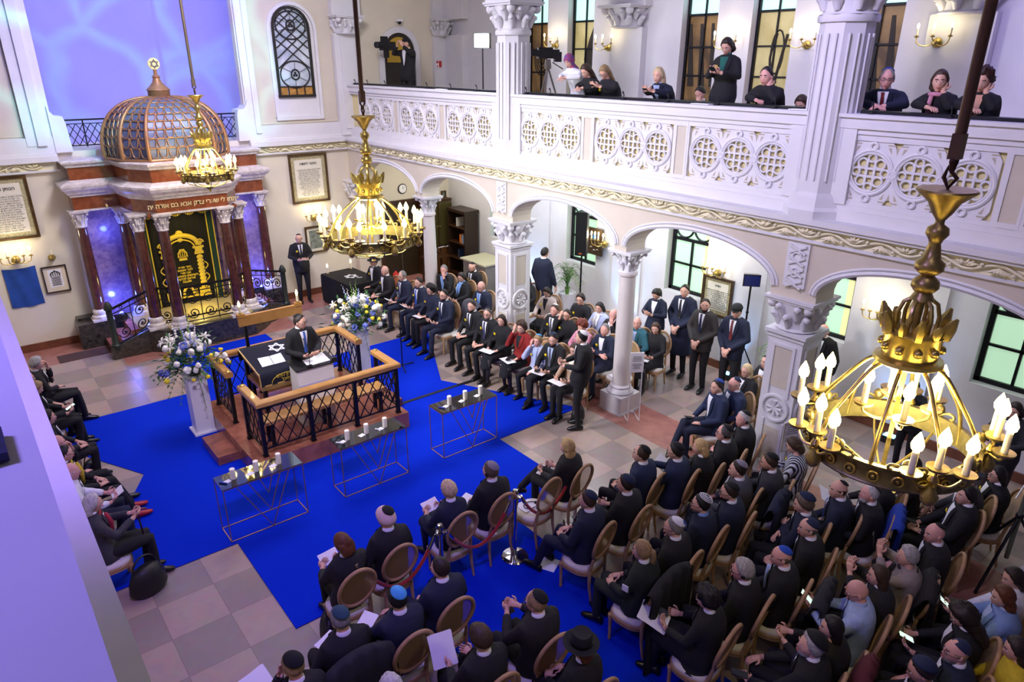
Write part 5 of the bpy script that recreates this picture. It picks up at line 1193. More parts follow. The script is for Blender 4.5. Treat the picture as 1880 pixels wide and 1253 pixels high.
    for i in (0, 1):
        a = sh[i]+V3((-1 if i == 0 else 1)*-.02, 0, -.005)
        limb(m, [a+V3((-1 if i == 0 else 1)*-.09, 0, .02), a, a+(el[i]-a)*.3, el[i], el[i]+(wr[i]-el[i])*.5, wr[i]-(wr[i]-el[i]).normalized()*.035], [.06, .082*wb, .074*wb, .060*wb, .052*wb, .043], 10)
    if coat and not stand:
        for h, k, a in HK: limb(m, [h, h+(k-h)*.75], [.115, .10], 10)
    jac = garment(m, 'jacket' if top not in ('white', 'lblue', 'sky') else 'shirt', tm, body)
    bm_ = cm(bot)
    m = MB()
    m.sph((0, -.02, .52+dz-(.04 if stand else 0)), (.175*wb+.01, .15, .10), 12, 8)
    for h, k, a in HK:
        if skirt: limb(m, [h, k+V3(0, .02, -.01)], [.11, .085], 10)
        else: limb(m, [h, h+(k-h)*.5, k, k+(a-k)*.5, a+V3(0, 0, -.01)], [.10*wb, .088, .068, .058, .052], 10)
    if skirt:
        c0 = V3(0, 0, .52+dz); k0 = (HK[0][1]+HK[1][1])/2
        limb(m, [c0, k0, k0+V3(0, -.0, -.2)], [.11, .10, .13], 10)
    garment(m, 'skirt' if skirt else 'trousers', bm_, body)
    if skirt:
        m = MB()
        for h, k, a in HK: limb(m, [k, k+(a-k)*.4, a], [.05, .048, .03], 10)
        m.build('tights', mat('tights_dark', '#2A2226', 0.7), body, 180)
    for i, (h, k, a) in enumerate(HK):
        m = MB(); shd = (a-k).normalized(); fw = V3((-1 if i == 0 else 1)*.12, 1, 0) if not (legs == 'x' and i == 1 and not stand) else V3(-.35, .75, -.35)
        if legs == 'f': fw = V3(0, 1, .12)
        fw.normalize(); upv = V3(0, 0, 1) if not (legs == 'x' and i == 1 and not stand) else -shd
        upv = (upv-fw*upv.dot(fw)).normalized(); sd = fw.cross(upv); base = a-upv*(a.z-0.0 if not (legs == 'x' and i == 1 and not stand) else .085)
        def sr(f, wdt, ht, lo=0.0): c = base+fw*f; return [tuple(c+sd*wdt*cos(t)+upv*(lo+max(0, ht*(0.5+0.5*sin(t))))) for t in [2*pi*j/12 for j in range(12)]]
        m.loft([sr(-.085, .018, .06), sr(-.07, .034, .09), sr(-.02, .038, .105), sr(.05, .042, .085), (sr(.12, .046, .06)), sr(.165, .036, .045), sr(.19, .015, .03)])
        m.build('shoe', mat('shoe_red', '#A81420', 0.4) if 'yellow scarf' in label else mat('shoe_black', '#0E0D0F', 0.3), body, 50)
    # shirt front, tie and collar
    def chest(xx, zz, o):
        zz += dz
        for (za, ca, rxa, rya), (zb, cb, rxb, ryb) in zip(tr[:-1], tr[1:]):
            if za <= zz <= zb or (zb is tr[-1][0] and zz > zb):
                f = (zz-za)/(zb-za); c = ca+(cb-ca)*f; rx = rxa+(rxb-rxa)*f+ex; ry = rya+(ryb-rya)*f+ex
                return (xx, c+ry*sqrt(max(0.0, 1-(xx/rx)**2))+o, zz)
        return (xx, tr[-1][1]+tr[-1][3]+o, zz)
    if shirt:
        sm = mat('shirt_'+shirt, {'white': '#EDEDF2', 'lblue': '#AEBFE2', 'black': '#121215', 'pink': '#D9B3B8', 'green': '#0F5A50', 'skin': '#D9A48C', 'beige': '#D7C3A8', 'grey': '#9A9AA6', 'sky': '#7FA6DE', 'cream': '#E8E2D2'}[shirt], 0.8)
        zt = 1.06 if sex == 'm' else 1.035; zb = .70 if sex == 'm' else .78; n = 10
        m = MB(); L = []
        for q in range(n+1):
            f = q/n; zz = zt+(zb-zt)*f; hw = .058*(1-f)**.8+.004
            L.append([chest(-hw+2*hw*j/6, zz, .014-.012*(abs(j-3)/3)**2*0) for j in range(7)])
        L2 = [[(a, b-.02, c) for a, b, c in r] for r in L]
        m.loft(L, closed=False); m.loft(L2, closed=False); shf = m.build('shirt_front', sm, body, 180)
        m = MB(); R_ = []
        for zz, rx, ry in ((-.025, .072, .068), (.0, .068, .064), (.035, .060, .058), (.038, .054, .052), (.0, .056, .054)):
            c = nk+V3(0, 0.0, zz); R_.append([(c.x+rx*wb*cos(2*pi*j/16), c.y+ry*wb*sin(2*pi*j/16), c.z+.012*(-sin(2*pi*j/16))) for j in range(16)])
        m.loft(R_, cap=False); m.build('collar', sm, body, 60)
        if tie:
            m = MB(); L = []
            for q in range(9):
                f = q/8; zz = zt-.005+(zb+.02-zt)*f; hw = (.020 if q == 0 else .014+.016*f)
                L.append([chest(-hw, zz, .024), chest(0, zz, .030), chest(hw, zz, .024)])
            L2 = [[(a, b-.012, c) for a, b, c in r] for r in L]; m.loft(L, closed=False); m.loft(L2, closed=False)
            m.build('tie', mat('tie_'+tie, {'black': '#101014', 'navy': '#1A2448', 'blue': '#2A55B8', 'maroon': '#6A1C22', 'grey': '#5B5B6A', 'stripe': '#33365A', 'sky': '#5E8FD8'}[tie], 0.6), shf, 180)
        if top not in ('white', 'lblue', 'sky', 'lilac', 'pink'):
            for s in (-1, 1):
                m = MB(); L = []
                for q in range(7):
                    f = q/6; zz = zt-.01+(zb-zt)*f; hw = .058*(1-f)**.8+.004; ww = .05*sin(pi*min(1, .25+f*.75))+.006
                    L.append([chest(s*hw, zz, .016), chest(s*(hw+ww), zz, .012)])
                L2 = [[(a, b-.012, c) for a, b, c in r] for r in L]; m.loft(L, closed=False); m.loft(L2, closed=False); m.build('lapel', tm, jac, 180)
    if badge:
        p = Vector(chest(.095 if badge is True else -.095, .90, .022)); m = MB()
        for q in range(6): a = q*pi/3; m.tube([tuple(p), tuple(p+V3(.017*cos(a), .004, .017*sin(a))), tuple(p+V3(.032*cos(a), .001, .032*sin(a)))], [.005, .011, .003], 5, flat=.5)
        m.sph(p+V3(0, .008, 0), .010, 6, 5); m.build('yellow_daffodil_badge', YELB, jac, 180)
    if 'sleeve patch' in label:
        m = MB(); p = sh[0]+(el[0]-sh[0])*.45; m.box((p.x-.092, p.y-.035, p.z-.035), (p.x-.082, p.y+.035, p.z+.035)); m.build('sleeve_patch', PAPER, jac)
    # ---- hair, kippah, glasses
    def dome(thr, off, name, mt, bump=0.0, nv2=16, nu2=30, sag=0.0):
        m = MB(); m.M = HM; rings = []
        for i in range(2, nv2):
            ph = -pi/2+pi*i/nv2; row = []
            for j in range(nu2):
                th = 2*pi*j/nu2; yy = cos(th)*cos(ph); zz = sin(ph); xx = sin(th)*cos(ph)
                h = thr(xx, yy, zz); p = Vector(head_r(th, ph))
                o_ = -.016 if h < 0 else min(off, .004+h*.06)
                if h > 0 and bump: o_ += bump*(noise.noise(Vector((xx, yy, zz))*4.5+Vector((x, y, 0)))+.2)
                row.append(tuple(p*(1+o_/max(.05, p.length))))
            rings.append(row)
        m.loft(rings); return m.build(name, mt, body, 180)
    hmat = hm(hc) if hc in HAIRC else None
    T_short = lambda X, Y_, Z_: Z_-(-.06+.58*Y_+.95*max(0, Y_)**2)
    if hair == 'short': dome(T_short, .011, 'hair', hmat)
    elif hair == 'reced': dome(lambda X, Y_, Z_: min(Z_-(-.1+.55*Y_), .55-Y_*1.6+abs(X)*.6), .011, 'hair', hmat)
    elif hair == 'bald': dome(lambda X, Y_, Z_: min(Z_-(-.15+.6*Y_), .30-Z_-.2*max(0, -Y_)), .005, 'hair', hmat)
    elif hair == 'full': dome(lambda X, Y_, Z_: Z_-(-.15+.62*Y_+.7*max(0, Y_)**2), .024, 'hair', hmat, .008)
    elif hair in ('bob', 'long', 'wavy', 'pony', 'curlylong'):
        dome(lambda X, Y_, Z_: Z_-(-.35+.78*Y_+.95*max(0, Y_)**2), .018 if hair != 'curlylong' else .045, 'hair', hmat, 0 if hair != 'curlylong' else .03)
        hobj = body.children[-1]; m = MB(); m.M = HM
        ln = {'bob': -.12, 'long': -.33, 'wavy': -.36, 'pony': -.05, 'curlylong': -.34}[hair]; n = 10; R_ = []
        if hair == 'pony': m.tube(cr([(0, -.085, .01), (0, -.115, .0), (0, -.13, -.09), (0, -.11, -.22)]), [.022, .03, .034, .037, .038, .038, .037, .035, .032, .028, .022, .015, .006], 10)
        else:
            for q in range(n+1):
                f = q/n; zz = .05+(ln-.05)*f; b = .012*sin(q*2.4) if hair in ('wavy', 'curlylong') else 0
                rx = (.088+.012*sin(pi*f)+b)*(1.25 if hair == 'curlylong' else 1); ry = (.070-.018*f+b*.5)*(1.25 if hair == 'curlylong' else 1); cy = -.030-.035*min(1, f*1.5)
                if q in (0, n): rx *= .8; ry *= .8
                R_.append([(rx*cos(2*pi*j/18)*(1+.05*sin(5*j+q)), cy+ry*sin(2*pi*j/18), zz) for j in range(18)])
            m.loft(R_)
        m.build('hair_lengths', hmat, hobj, 180)
    elif hair == 'curly': dome(lambda X, Y_, Z_: Z_-(-.25+.7*Y_+.75*max(0, Y_)**2), .042, 'hair', hmat, .035, 20, 36)
    elif hair == 'scarf':
        dome(lambda X, Y_, Z_: Z_-(-.75+1.25*Y_), .018, 'head_scarf', mat('scarf_print', '#B33A4E', 0.8, col2='#2A4C9A', scale=26))
        hobj = body.children[-1]; m = MB(); m.M = HM; m.loft([[(r*cos(2*pi*j/14), -.01+r*.8*sin(2*pi*j/14), zz) for j in range(14)] for zz, r in ((-.04, .07), (-.10, .085), (-.18, .13), (-.26, .12))]); m.build('scarf_drape', MATS['scarf_print'], hobj, 180)
    elif hair == 'beret': dome(lambda X, Y_, Z_: Z_-(-.05+.4*Y_), .03, 'beret', cm('navy'))
    elif hair == 'turban': dome(lambda X, Y_, Z_: Z_-(-.2+.55*Y_), .03, 'head_wrap', mat('wrap_'+hc, '#E2C4BC' if hc == 'pinkwhite' else '#D8D4CE', 0.7))
    if beard:
        bm2 = hm(beard)
        dome(lambda X, Y_, Z_: min(-.42-Z_ + .0*Y_, Y_+.15) if beard != 'greylong' else min(-.3-Z_, Y_+.1), .012, 'beard', bm2)
        if label.find('long') >= 0:
            hobj = body.children[-1]; m = MB(); m.M = HM; m.loft([[(r*cos(2*pi*j/12), .055+r*.5*sin(2*pi*j/12), zz) for j in range(12)] for zz, r in ((-.07, .05), (-.12, .055), (-.2, .045), (-.27, .015))]); m.build('beard_lengths', bm2, hobj, 180)
    if kip:
        kc, ks = (kip if isinstance(kip, tuple) else (kip, 1.0))
        m = MB(); m.M = HM @ Matrix.Rotation(radians(28), 4, 'X'); A = .78*ks; R1 = []; lift = .012 if hair in ('bald', 'none') else .04 if hair == 'turban' else .042 if hair == 'full' else .024
        for i in range(7):
            a = A*(1-i/6.5); R1.append([((.077+lift)*sin(a)*cos(2*pi*j/20), (.098+lift)*sin(a)*sin(2*pi*j/20), (.122+lift-.004)*cos(a)) for j in range(20)])
        R0 = [[(px*.93, py*.93, pz*.93) for px, py, pz in R1[0]]]
        m.loft(R0+R1); ko = m.build('kippah', km(kc), body, 180)
        if kc == 'pattern':
            m = MB(); m.M = HM @ Matrix.Rotation(radians(28), 4, 'X')
            for a in (.25, .42, .58, .72): m.tube([((.077+lift+.002)*sin(a)*cos(2*pi*j/20), (.098+lift+.002)*sin(a)*sin(2*pi*j/20), (.122+lift-.002)*cos(a)) for j in range(20)], .0045, 5, closed=True)
            m.build('kippah_rings', PAPER, ko, 60)
        if label.find('embroidered star') >= 0:
            m = MB(); m.M = HM @ Matrix.Rotation(radians(28+24), 4, 'X')
            for q in range(2):
                P = [(.030*sin(a+q*pi), .030*cos(a+q*pi), .122+lift+.002-.004) for a in (0, 2*pi/3, 4*pi/3)]
                for a in range(3): m.bar(P[a], P[(a+1) % 3], .006, .006)
            m.build('kippah_star', mat('star_blue2', '#2B4A9C', 0.6), ko)
    if hat == 'fedora':
        m = MB(); m.M = HM @ Matrix.Rotation(radians(8), 4, 'X'); m.lathe([(.165, .055), (.168, .06), (.105, .065), (.10, .10), (.098, .15), (.085, .175), (.03, .165)], (0, -.01, 0), 26); m.build('hat', cm('black'), body, 50)
        m = MB(); m.M = HM @ Matrix.Rotation(radians(8), 4, 'X'); m.lathe([(.108, .067), (.108, .09)], (0, -.01, 0), 26); m.build('hat_band', mat('band', '#050506', 0.3), body, 50)
    elif hat in ('cap', 'flatcap'):
        m = MB(); m.M = HM; m.lathe([(.092, .045), (.098, .07), (.095 if hat == 'cap' else .115, .09), (.07, .128), (.02, .142)], (0, -.01, 0), 20, sy=1.2); m.tube([(-.055, .07, .055), (0, .15, .045), (.055, .07, .055)], .016, 6, flat=.5); m.loft([[(xx*w, yy, .05+.006*i) for xx in (-1, -.5, 0, .5, 1)] for i, (w, yy) in enumerate(((.08, .08), (.07, .14), (.04, .165)))], closed=False)
        m.build('cap', cm('tweed') if hat == 'flatcap' else cm('black'), body, 60)
    if glasses:
        m = MB(); m.M = HM
        for s in (-1, 1):
            m.tube([(s*.033+.021*cos(2*pi*j/12), .101, .007+.015*sin(2*pi*j/12)) for j in range(12)], .0023, 5, closed=True); m.tube([(s*.054, .10, .01), (s*.080, .06, .012), (s*.083, -.01, .01)], .0022, 5)
        m.tube([(-.012, .103, .009), (.012, .103, .009)], .0022, 5); m.build('spectacles', GLS, body, 60)
    if headset:
        m = MB(); m.M = HM
        for s in (-1, 1): m.sph((s*.090, -.005, -.005), (.013, .022, .026), 8, 7)
        m.tube([(.095*cos(pi*j/10), -.05, -.03+0*j+.0*sin(pi*j/10)) if False else (.095*cos(pi*j/10), -.02-.09*sin(pi*j/10), -.02) for j in range(11)], .004, 5); m.build('headset', BLKP, body, 60)
    if scarf:
        m = MB(); c = nk
        m.tube([(c.x+.085*cos(2*pi*j/14), c.y+.075*sin(2*pi*j/14), c.z-.02) for j in range(14)], .024, 7, closed=True); m.tube([chest(.03, 1.02, .03), chest(.05, .9, .03), chest(.045, .72, .03)], [.022, .028, .024], 7); m.build('scarf', cm(scarf), body, 180)
    return body
def held(kind, px, py, yaw, label, loc=(0, .36, .70), rot=(0, 0, 0), z0=0.012, sc=1.0, size=(.21, .15)):
    M3 = Matrix.Translation((px, py, z0)) @ Matrix.Rotation(radians(yaw), 4, 'Z') @ Matrix.Scale(sc, 4) @ Matrix.Translation(loc) @ Matrix.Rotation(rot[2], 4, 'Z') @ Matrix.Rotation(rot[0], 4, 'X') @ Matrix.Rotation(rot[1], 4, 'Y')
    if kind == 'paper':
        m = MB(); w, h = size
        for k in (0, 1): m.M = Matrix.Rotation(.06*k, 4, 'Z'); m.prism([(-w/2, -h/2), (w/2, -h/2), (w/2, h/2), (-w/2, h/2)], lambda u, v, d: (u, v, d+.012*sin(u*9)+.003*k), 0, .002)
        o = m.build('programme_sheet', PAPER); cat = 'paper'
    elif kind == 'phone':
        t = thing('phone', label, 'phone'); t.matrix_world = M3
        m = MB(); m.cbox((0, 0, 0), (.075, .15, .009)); m.build('phone_body', BLKP, t); m = MB(); m.cbox((0, 0, .0055), (.068, .138, .001)); m.build('screen', SCREEN, t); return t
    elif kind == 'darkphone':
        m = MB(); m.cbox((0, 0, 0), (.075, .15, .01)); m.box((-.03, .04, .005), (-.01, .06, .008)); o = m.build('phone', BLKP); cat = 'phone'
    elif kind == 'bag':
        t = thing('handbag', label, 'bag'); t.matrix_world = M3; m = MB(); m.loft([[(.16*s*cos(a), .09*s*sin(a), z) for a in [2*pi*j/16 for j in range(16)]] for s, z in ((.9, 0), (1.05, .05), (1, .16), (.7, .25), (.4, .28))]); m.build('bag_body', BLKP, t, 180); m = MB(); m.tube([(.11*cos(pi*j/10), 0, .25+.13*sin(pi*j/10)) for j in range(11)], .009, 6); m.build('bag_handle', BLKP, t, 60); return t
    o.matrix_world = M3; return tag(o, label, cat)
person('auburn-haired woman with hair clip, black suit, far left of front row', 2.33, 5.67, 0, z0=0.012, sex='f', hair='bob', hc='auburn', arm='read', head=(25, -12))
chair(2.33, 5.67, 0.000, 'oval cane-back chair of the auburn-haired woman')
held('paper', 2.33, 5.67, 0, 'white programme sheet held by the auburn-haired woman', (0, 0.4, 0.735), (0.5, 0, 0), z0=0.012, sc=1.0)
person('person with pale head wrap and large black kippah, black suit, front row', 2.87, 5.74, 0, z0=0.012, hair='turban', hc='pinkwhite', kip=('black', 0.72), arm='side', head=(20, -8), skin=2)
chair(2.87, 5.74, 0.000, 'oval cane-back chair of the person in pale head wrap')
person('woman with short blonde hair in navy dress, holding papers, front row', 3.72, 5.79, 0, z0=0.012, sex='f', hair='full', hc='lblond', top='navy', bot='navy', arm='read', head=(15, -8), skirt=True)
chair(3.72, 5.79, 0.000, 'oval cane-back chair of the short blonde woman')
held('paper', 3.72, 5.79, 0, 'white programme sheet held by the short blonde woman', (0, 0.4, 0.735), (0.5, 0, 0), z0=0.012, sc=1.0)
person('man with grey ringed kippah and headset, front row', 4.32, 5.79, 0, z0=0.012, hc='greybrown', kip='grey', headset=True, arm='lap', head=(20, 0))
chair(4.32, 5.79, 0.000, 'oval cane-back chair of the man with ringed kippah')
held('paper', 4.32, 5.79, 0, 'white programme sheet held by the man with ringed kippah', (-0.1, 0.36, 0.62), (0.1, 0, 0.3), z0=0.012, sc=1.0)
person('woman with long wavy blonde hair in black, legs crossed, right end of front row', 5.46, 5.65, 8, z0=0.012, sex='f', hair='wavy', hc='blond', arm='read', legs='x', head=(15, 0))
chair(5.46, 5.65, 0.140, 'oval cane-back chair of the long blonde woman')
held('paper', 5.46, 5.65, 8, 'white programme sheet held by the long blonde woman', (0, 0.36, 0.645), (0.15, 0, 0.3), z0=0.012, sc=1.0)
person('man in velvet black kippah reading a sheet at bottom left edge', 1.30, 4.46, 0, z0=0.012, hc='dblond', kip=('black', 1.15), arm='chin', head=(15, -15), skin=2)
chair(1.30, 4.46, 0.000, 'oval cane-back chair of the man at bottom left')
held('paper', 1.30, 4.46, 0, 'white programme sheet held by the man at bottom left', (-0.18, 0.4, 0.72), (0.5, 0, 0.2), z0=0.012, sc=1.0, size=(0.24, 0.32))
person('grey-haired man in plain dark teal kippah, black coat, second row', 1.83, 4.69, 0, z0=0.012, hc='grey', kip='teal', arm='lap', head=(10, -15))
chair(1.83, 4.69, 0.000, 'oval cane-back chair of the man in teal kippah')
held('paper', 1.83, 4.69, 0, 'white programme sheet held by the man in teal kippah', (0, 0.36, 0.645), (0.15, 0, 0.3), z0=0.012, sc=1.0)
person('black-haired man in bright sky-blue kippah and navy suit, second row', 2.35, 4.60, 0, z0=0.012, hc='black', kip='sky', top='navy', bot='navy', arm='reach', head=(10, -10))
chair(2.35, 4.60, 0.000, 'oval cane-back chair of the man in sky-blue kippah')
held('paper', 2.35, 4.60, 0, 'white programme sheet held by the man in sky-blue kippah', (-0.12, 0.42, 0.68), (0.2, 0, 0.6), z0=0.012, sc=1.0)
person('man with short brown hair and earpiece cord, navy suit, second row', 2.89, 4.71, 0, z0=0.012, hc='dbrown', top='navy', bot='navy', head=(25, 0))
chair(2.89, 4.71, 0.000, 'oval cane-back chair of the short-haired navy man')
person('brown-haired youth with yellow badge holding up a printed sheet, third row', 2.67, 3.74, 0, z0=0.012, hc='brown', hair='full', top='black', badge=True, arm='read', head=(10, -18))
chair(2.67, 3.74, 0.000, 'oval cane-back chair of the youth with printed sheet')
held('paper', 2.67, 3.74, 0, 'white programme sheet held by the youth with printed sheet', (-0.12, 0.42, 0.8), (0.9, 0, -0.3), z0=0.012, sc=1.0, size=(0.22, 0.3))
person('man in black kippah and thin spectacles with hands around phone, third row', 3.32, 3.78, 0, z0=0.012, hc='dblond', hair='reced', kip='black', glasses=True, top='black2', arm='phone', head=(25, 0))
chair(3.32, 3.78, 0.000, 'oval cane-back chair of the man with thin spectacles')
held('darkphone', 3.32, 3.78, 0, 'dark phone held by the man with thin spectacles', (0, 0.38, 0.86), (0.7, 0, 0), z0=0.012, sc=1.0)
person('woman in black brimmed hat with curly auburn hair, fourth row', 3.29, 3.17, 0, z0=0.012, sex='f', hair='bob', hc='auburn', hat='fedora', arm='lap', head=(25, -5))
chair(3.29, 3.17, 0.000, 'oval cane-back chair of the woman in black hat')
person('white-haired person at bottom edge below empty chair', 1.81, 3.77, 0, z0=0.012, hc='white', hair='full', arm='lap')
chair(1.81, 3.77, 0.000, 'oval cane-back chair of the white-haired sitter')
person('brown-haired man in navy kippah and navy suit at aisle, legs forward', 4.80, 4.62, 12, z0=0.012, hc='brown', kip='navy', top='navy', bot='navy', arm='lap', legs='f', head=(20, 0))
chair(4.80, 4.62, 0.209, 'oval cane-back chair of the brown-haired navy man')
held('paper', 4.80, 4.62, 12, 'white programme sheet held by the brown-haired navy man', (0, 0.5, 0.0), (0, 0, 0.2), z0=0.012, sc=1.0, size=(0.3, 0.21))
person('man in dark navy kippah holding headset, second seat of right block', 5.38, 4.58, 8, z0=0.012, hc='dbrown', kip=('navy', 1.1), arm='read', head=(20, 0))
chair(5.38, 4.58, 0.140, 'oval cane-back chair of the man with binocular headset')
held('darkphone', 5.38, 4.58, 8, 'dark phone held by the man with binocular headset', (0.02, 0.36, 0.7), (0.3, 0, 0.3), z0=0.012, sc=1.0)
person('balding man in black velvet kippah looking up at left', 6.03, 4.91, 12, z0=0.012, hair='reced', hc='brown', kip='black', top='navy2', head=(25, 8))
chair(6.03, 4.91, 0.209, 'oval cane-back chair of the balding man in velvet kippah')
person('black-haired man in spectacles and navy suit holding phone upright', 6.42, 4.68, 15, z0=0.012, hc='black', kip='black', top='navy2', bot='navy', glasses=True, arm='phone', legs='x', head=(15, -5))
chair(6.42, 4.68, 0.262, 'oval cane-back chair of the man filming by phone')
held('darkphone', 6.42, 4.68, 15, 'dark phone held by the man filming by phone', (0, 0.4, 0.92), (1.2, 0, 0), z0=0.012, sc=1.0)
person('woman with golden bob and yellow badge reading white paper, right block', 6.79, 4.57, 15, z0=0.012, sex='f', hair='bob', hc='blond', badge=True, arm='read', head=(20, -5))
chair(6.79, 4.57, 0.262, 'oval cane-back chair of the golden-haired woman')
held('paper', 6.79, 4.57, 15, 'white programme sheet held by the golden-haired woman', (-0.05, 0.42, 0.76), (0.7, 0, 0.1), z0=0.012, sc=1.0, size=(0.24, 0.3))
person('heavy man in black kippah, spectacles and headphones beside golden-haired woman', 7.30, 4.58, 18, z0=0.012, hair='reced', hc='dgrey', kip='black', glasses=True, headset=True, skin=2, head=(25, 5))
chair(7.30, 4.58, 0.314, 'oval cane-back chair of the spectacled headphone man')
person('white-haired man in black kippah with earpiece facing camera by square pillar', 7.83, 4.65, 22, z0=0.012, hc='white', kip='black', headset=True, skin=2, arm='lap', head=(45, 0), tie='black')
chair(7.83, 4.65, 0.384, 'oval cane-back chair of the white-haired earpiece man')
person('man in bright blue kippah and navy suit sitting cross-legged facing left', 8.40, 5.49, 60, z0=0.012, hc='dbrown', kip='blue', top='navy2', bot='navy', legs='x', arm='lap', head=(15, 0))
chair(8.40, 5.49, 1.047, 'oval cane-back chair of the cross-legged navy man')
held('darkphone', 8.40, 5.49, 60, 'dark phone held by the cross-legged navy man', (0.02, 0.36, 0.7), (0.3, 0, 0.3), z0=0.012, sc=1.0)
person('spectacled man in slate kippah behind the cross-legged navy suited man', 8.69, 5.38, 58, z0=0.012, hair='bald', hc='grey', kip=('navy', 1.2), glasses=True, skin=2, top='navy2', head=(15, 0))
chair(8.69, 5.38, 1.012, 'oval cane-back chair of the man in slate kippah')
person('blonde woman in spectacles and black jacket before the tripod light', 9.32, 5.58, 70, z0=0.012, sex='f', hair='long', hc='lblond', glasses=True, head=(10, 0))
chair(9.32, 5.58, 1.222, 'oval cane-back chair of the blonde spectacled woman')
person('man half hidden by the square white pillar, dark suit', 9.84, 5.55, 70, z0=0.012, hc='dbrown', head=(0, 0), headset=True)
chair(9.84, 5.55, 1.222, 'oval cane-back chair of the man half behind pillar')
person('woman with blonde ponytail in dark green uniform with white sleeve patch', 4.65, 3.68, 8, z0=0.012, sex='f', hair='pony', hc='dblond', top='uniform', bot='uniform', arm='lap', head=(25, 0))
chair(4.65, 3.68, 0.140, 'oval cane-back chair of the woman in uniform')
person('grey-haired man in white kippah with embroidered star, spectacles, dark suit', 5.17, 3.70, 10, z0=0.012, hc='grey', kip='white', glasses=True, head=(25, 0))
chair(5.17, 3.70, 0.175, 'oval cane-back chair of the man with white kippah')
person('dark-haired man in black and white patterned kippah, blue collar', 5.74, 3.78, 12, z0=0.012, hc='black', kip='pattern', glasses=True, beard='dgrey', shirt='sky', top='navy', head=(25, 0))
chair(5.74, 3.78, 0.209, 'oval cane-back chair of the man in patterned kippah')
person('spectacled man in black kippah with yellow badge, navy suit, middle right block', 6.19, 3.72, 15, z0=0.012, hc='dbrown', kip='black', glasses=True, beard='dbrown', badge=True, top='navy', head=(25, -5))
chair(6.19, 3.72, 0.262, 'oval cane-back chair of the man with yellow scarf pin')
person('brown-haired man in grey suit and mauve-grey kippah', 6.67, 3.94, 15, z0=0.012, hc='dbrown', kip='grey', top='grey', bot='dgrey', head=(25, 0))
chair(6.67, 3.94, 0.262, 'oval cane-back chair of the man in grey suit')
person('bearded brown-haired man in black kippah and dark grey suit holding paper', 7.12, 3.79, 18, z0=0.012, hc='brown', kip='black', beard='brown', top='dgrey', arm='read', head=(20, -8), skin=1)
chair(7.12, 3.79, 0.314, 'oval cane-back chair of the bearded man in dark grey')
held('paper', 7.12, 3.79, 18, 'white programme sheet held by the bearded man in dark grey', (0, 0.4, 0.735), (0.5, 0, 0), z0=0.012, sc=1.0)
person('woman in black and white striped top with large yellow badge', 7.78, 3.83, 20, z0=0.012, sex='f', hair='bob', hc='brown', top='stripe', shirt=None, badge=True, arm='read', head=(15, -25))
chair(7.78, 3.83, 0.349, 'oval cane-back chair of the striped-top woman')
person('woman with big black curls in long black coat holding white paper and phone', 4.60, 2.84, 8, z0=0.012, sex='f', hair='curly', hc='black', coat=True, arm='read', head=(15, -15), skirt=True)
chair(4.60, 2.84, 0.140, 'oval cane-back chair of the curly black-haired woman')
held('paper', 4.60, 2.84, 8, 'white programme sheet held by the curly black-haired woman', (-0.1, 0.45, 0.72), (0.4, 0, 0.3), z0=0.012, sc=1.0, size=(0.24, 0.3))
held('darkphone', 4.60, 2.84, 8, 'dark phone held by the curly black-haired woman', (-0.02, 0.42, 0.77), (0.4, 0, 0.4), z0=0.012, sc=1.0)
person('man with grey curly hair, spectacles and earpiece, dark suit', 5.16, 2.85, 12, z0=0.012, hair='full', hc='silver', glasses=True, headset=True, head=(25, 0), skin=2)
chair(5.16, 2.85, 0.209, 'oval cane-back chair of the grey curly-haired man')
person('balding man in royal blue kippah with blue and white lanyard', 5.64, 2.72, 15, z0=0.012, hair='bald', hc='greybrown', kip='royal', skin=2, scarf='lblue', top='black', head=(25, -8))
chair(5.64, 2.72, 0.262, 'oval cane-back chair of the man with lanyard')
person('bald man in large navy kippah with yellow badge on black jacket', 6.28, 2.80, 18, z0=0.012, hair='bald', hc='dgrey', kip=('navy', 1.3), badge=True, arm='lap', head=(25, 0))
chair(6.28, 2.80, 0.314, 'oval cane-back chair of the bald navy-kippah man')
person('shaggy grey-brown haired man in navy kippah with folded arms', 6.64, 3.06, 18, z0=0.012, hair='full', hc='greybrown', kip='navy', arm='fold', top='navy', head=(20, -10))
chair(6.64, 3.06, 0.314, 'oval cane-back chair of the shaggy grey-haired man')
person('bald man in tiny black kippah, dark blue suit, blue tie, in profile', 7.22, 2.96, 18, z0=0.012, hair='bald', hc='dbrown', kip=('black', 0.75), top='navy', tie='blue', head=(30, 0))
chair(7.22, 2.96, 0.314, 'oval cane-back chair of the bald man in profile')
person('old man with white beard, white hair and dark kippah looking up', 7.41, 2.70, 22, z0=0.012, hair='short', hc='white', kip=('brown', 0.8), beard='white', head=(25, 12), skin=2)
chair(7.41, 2.70, 0.384, 'oval cane-back chair of the white-bearded man')
person('grey-haired man in red kippah with blue collar reading papers', 7.92, 2.80, 25, z0=0.012, hc='dgrey', kip='red', shirt='sky', arm='read', head=(25, -5), skin=2)
chair(7.92, 2.80, 0.436, 'oval cane-back chair of the man in red kippah')
held('paper', 7.92, 2.80, 25, 'white programme sheet held by the man in red kippah', (-0.1, 0.46, 0.78), (0.5, 0, 0.2), z0=0.012, sc=1.0, size=(0.3, 0.3))
person('woman in black lace top half hidden under the nearest chandelier', 8.49, 2.67, 20, z0=0.012, sex='f', hair='bob', hc='dbrown', top='lace', shirt='skin', head=(20, -10))
chair(8.49, 2.67, 0.349, 'oval cane-back chair of the woman in black lace')
person('silver-haired bearded man in large black kippah, dark coat, looking up left', 4.80, 1.94, 12, z0=0.012, hair='full', hc='silver', kip=('black', 1.3), beard='silver', tie='stripe', arm='reach', head=(30, 8))
chair(4.80, 1.94, 0.209, 'oval cane-back chair of the silver-bearded man')
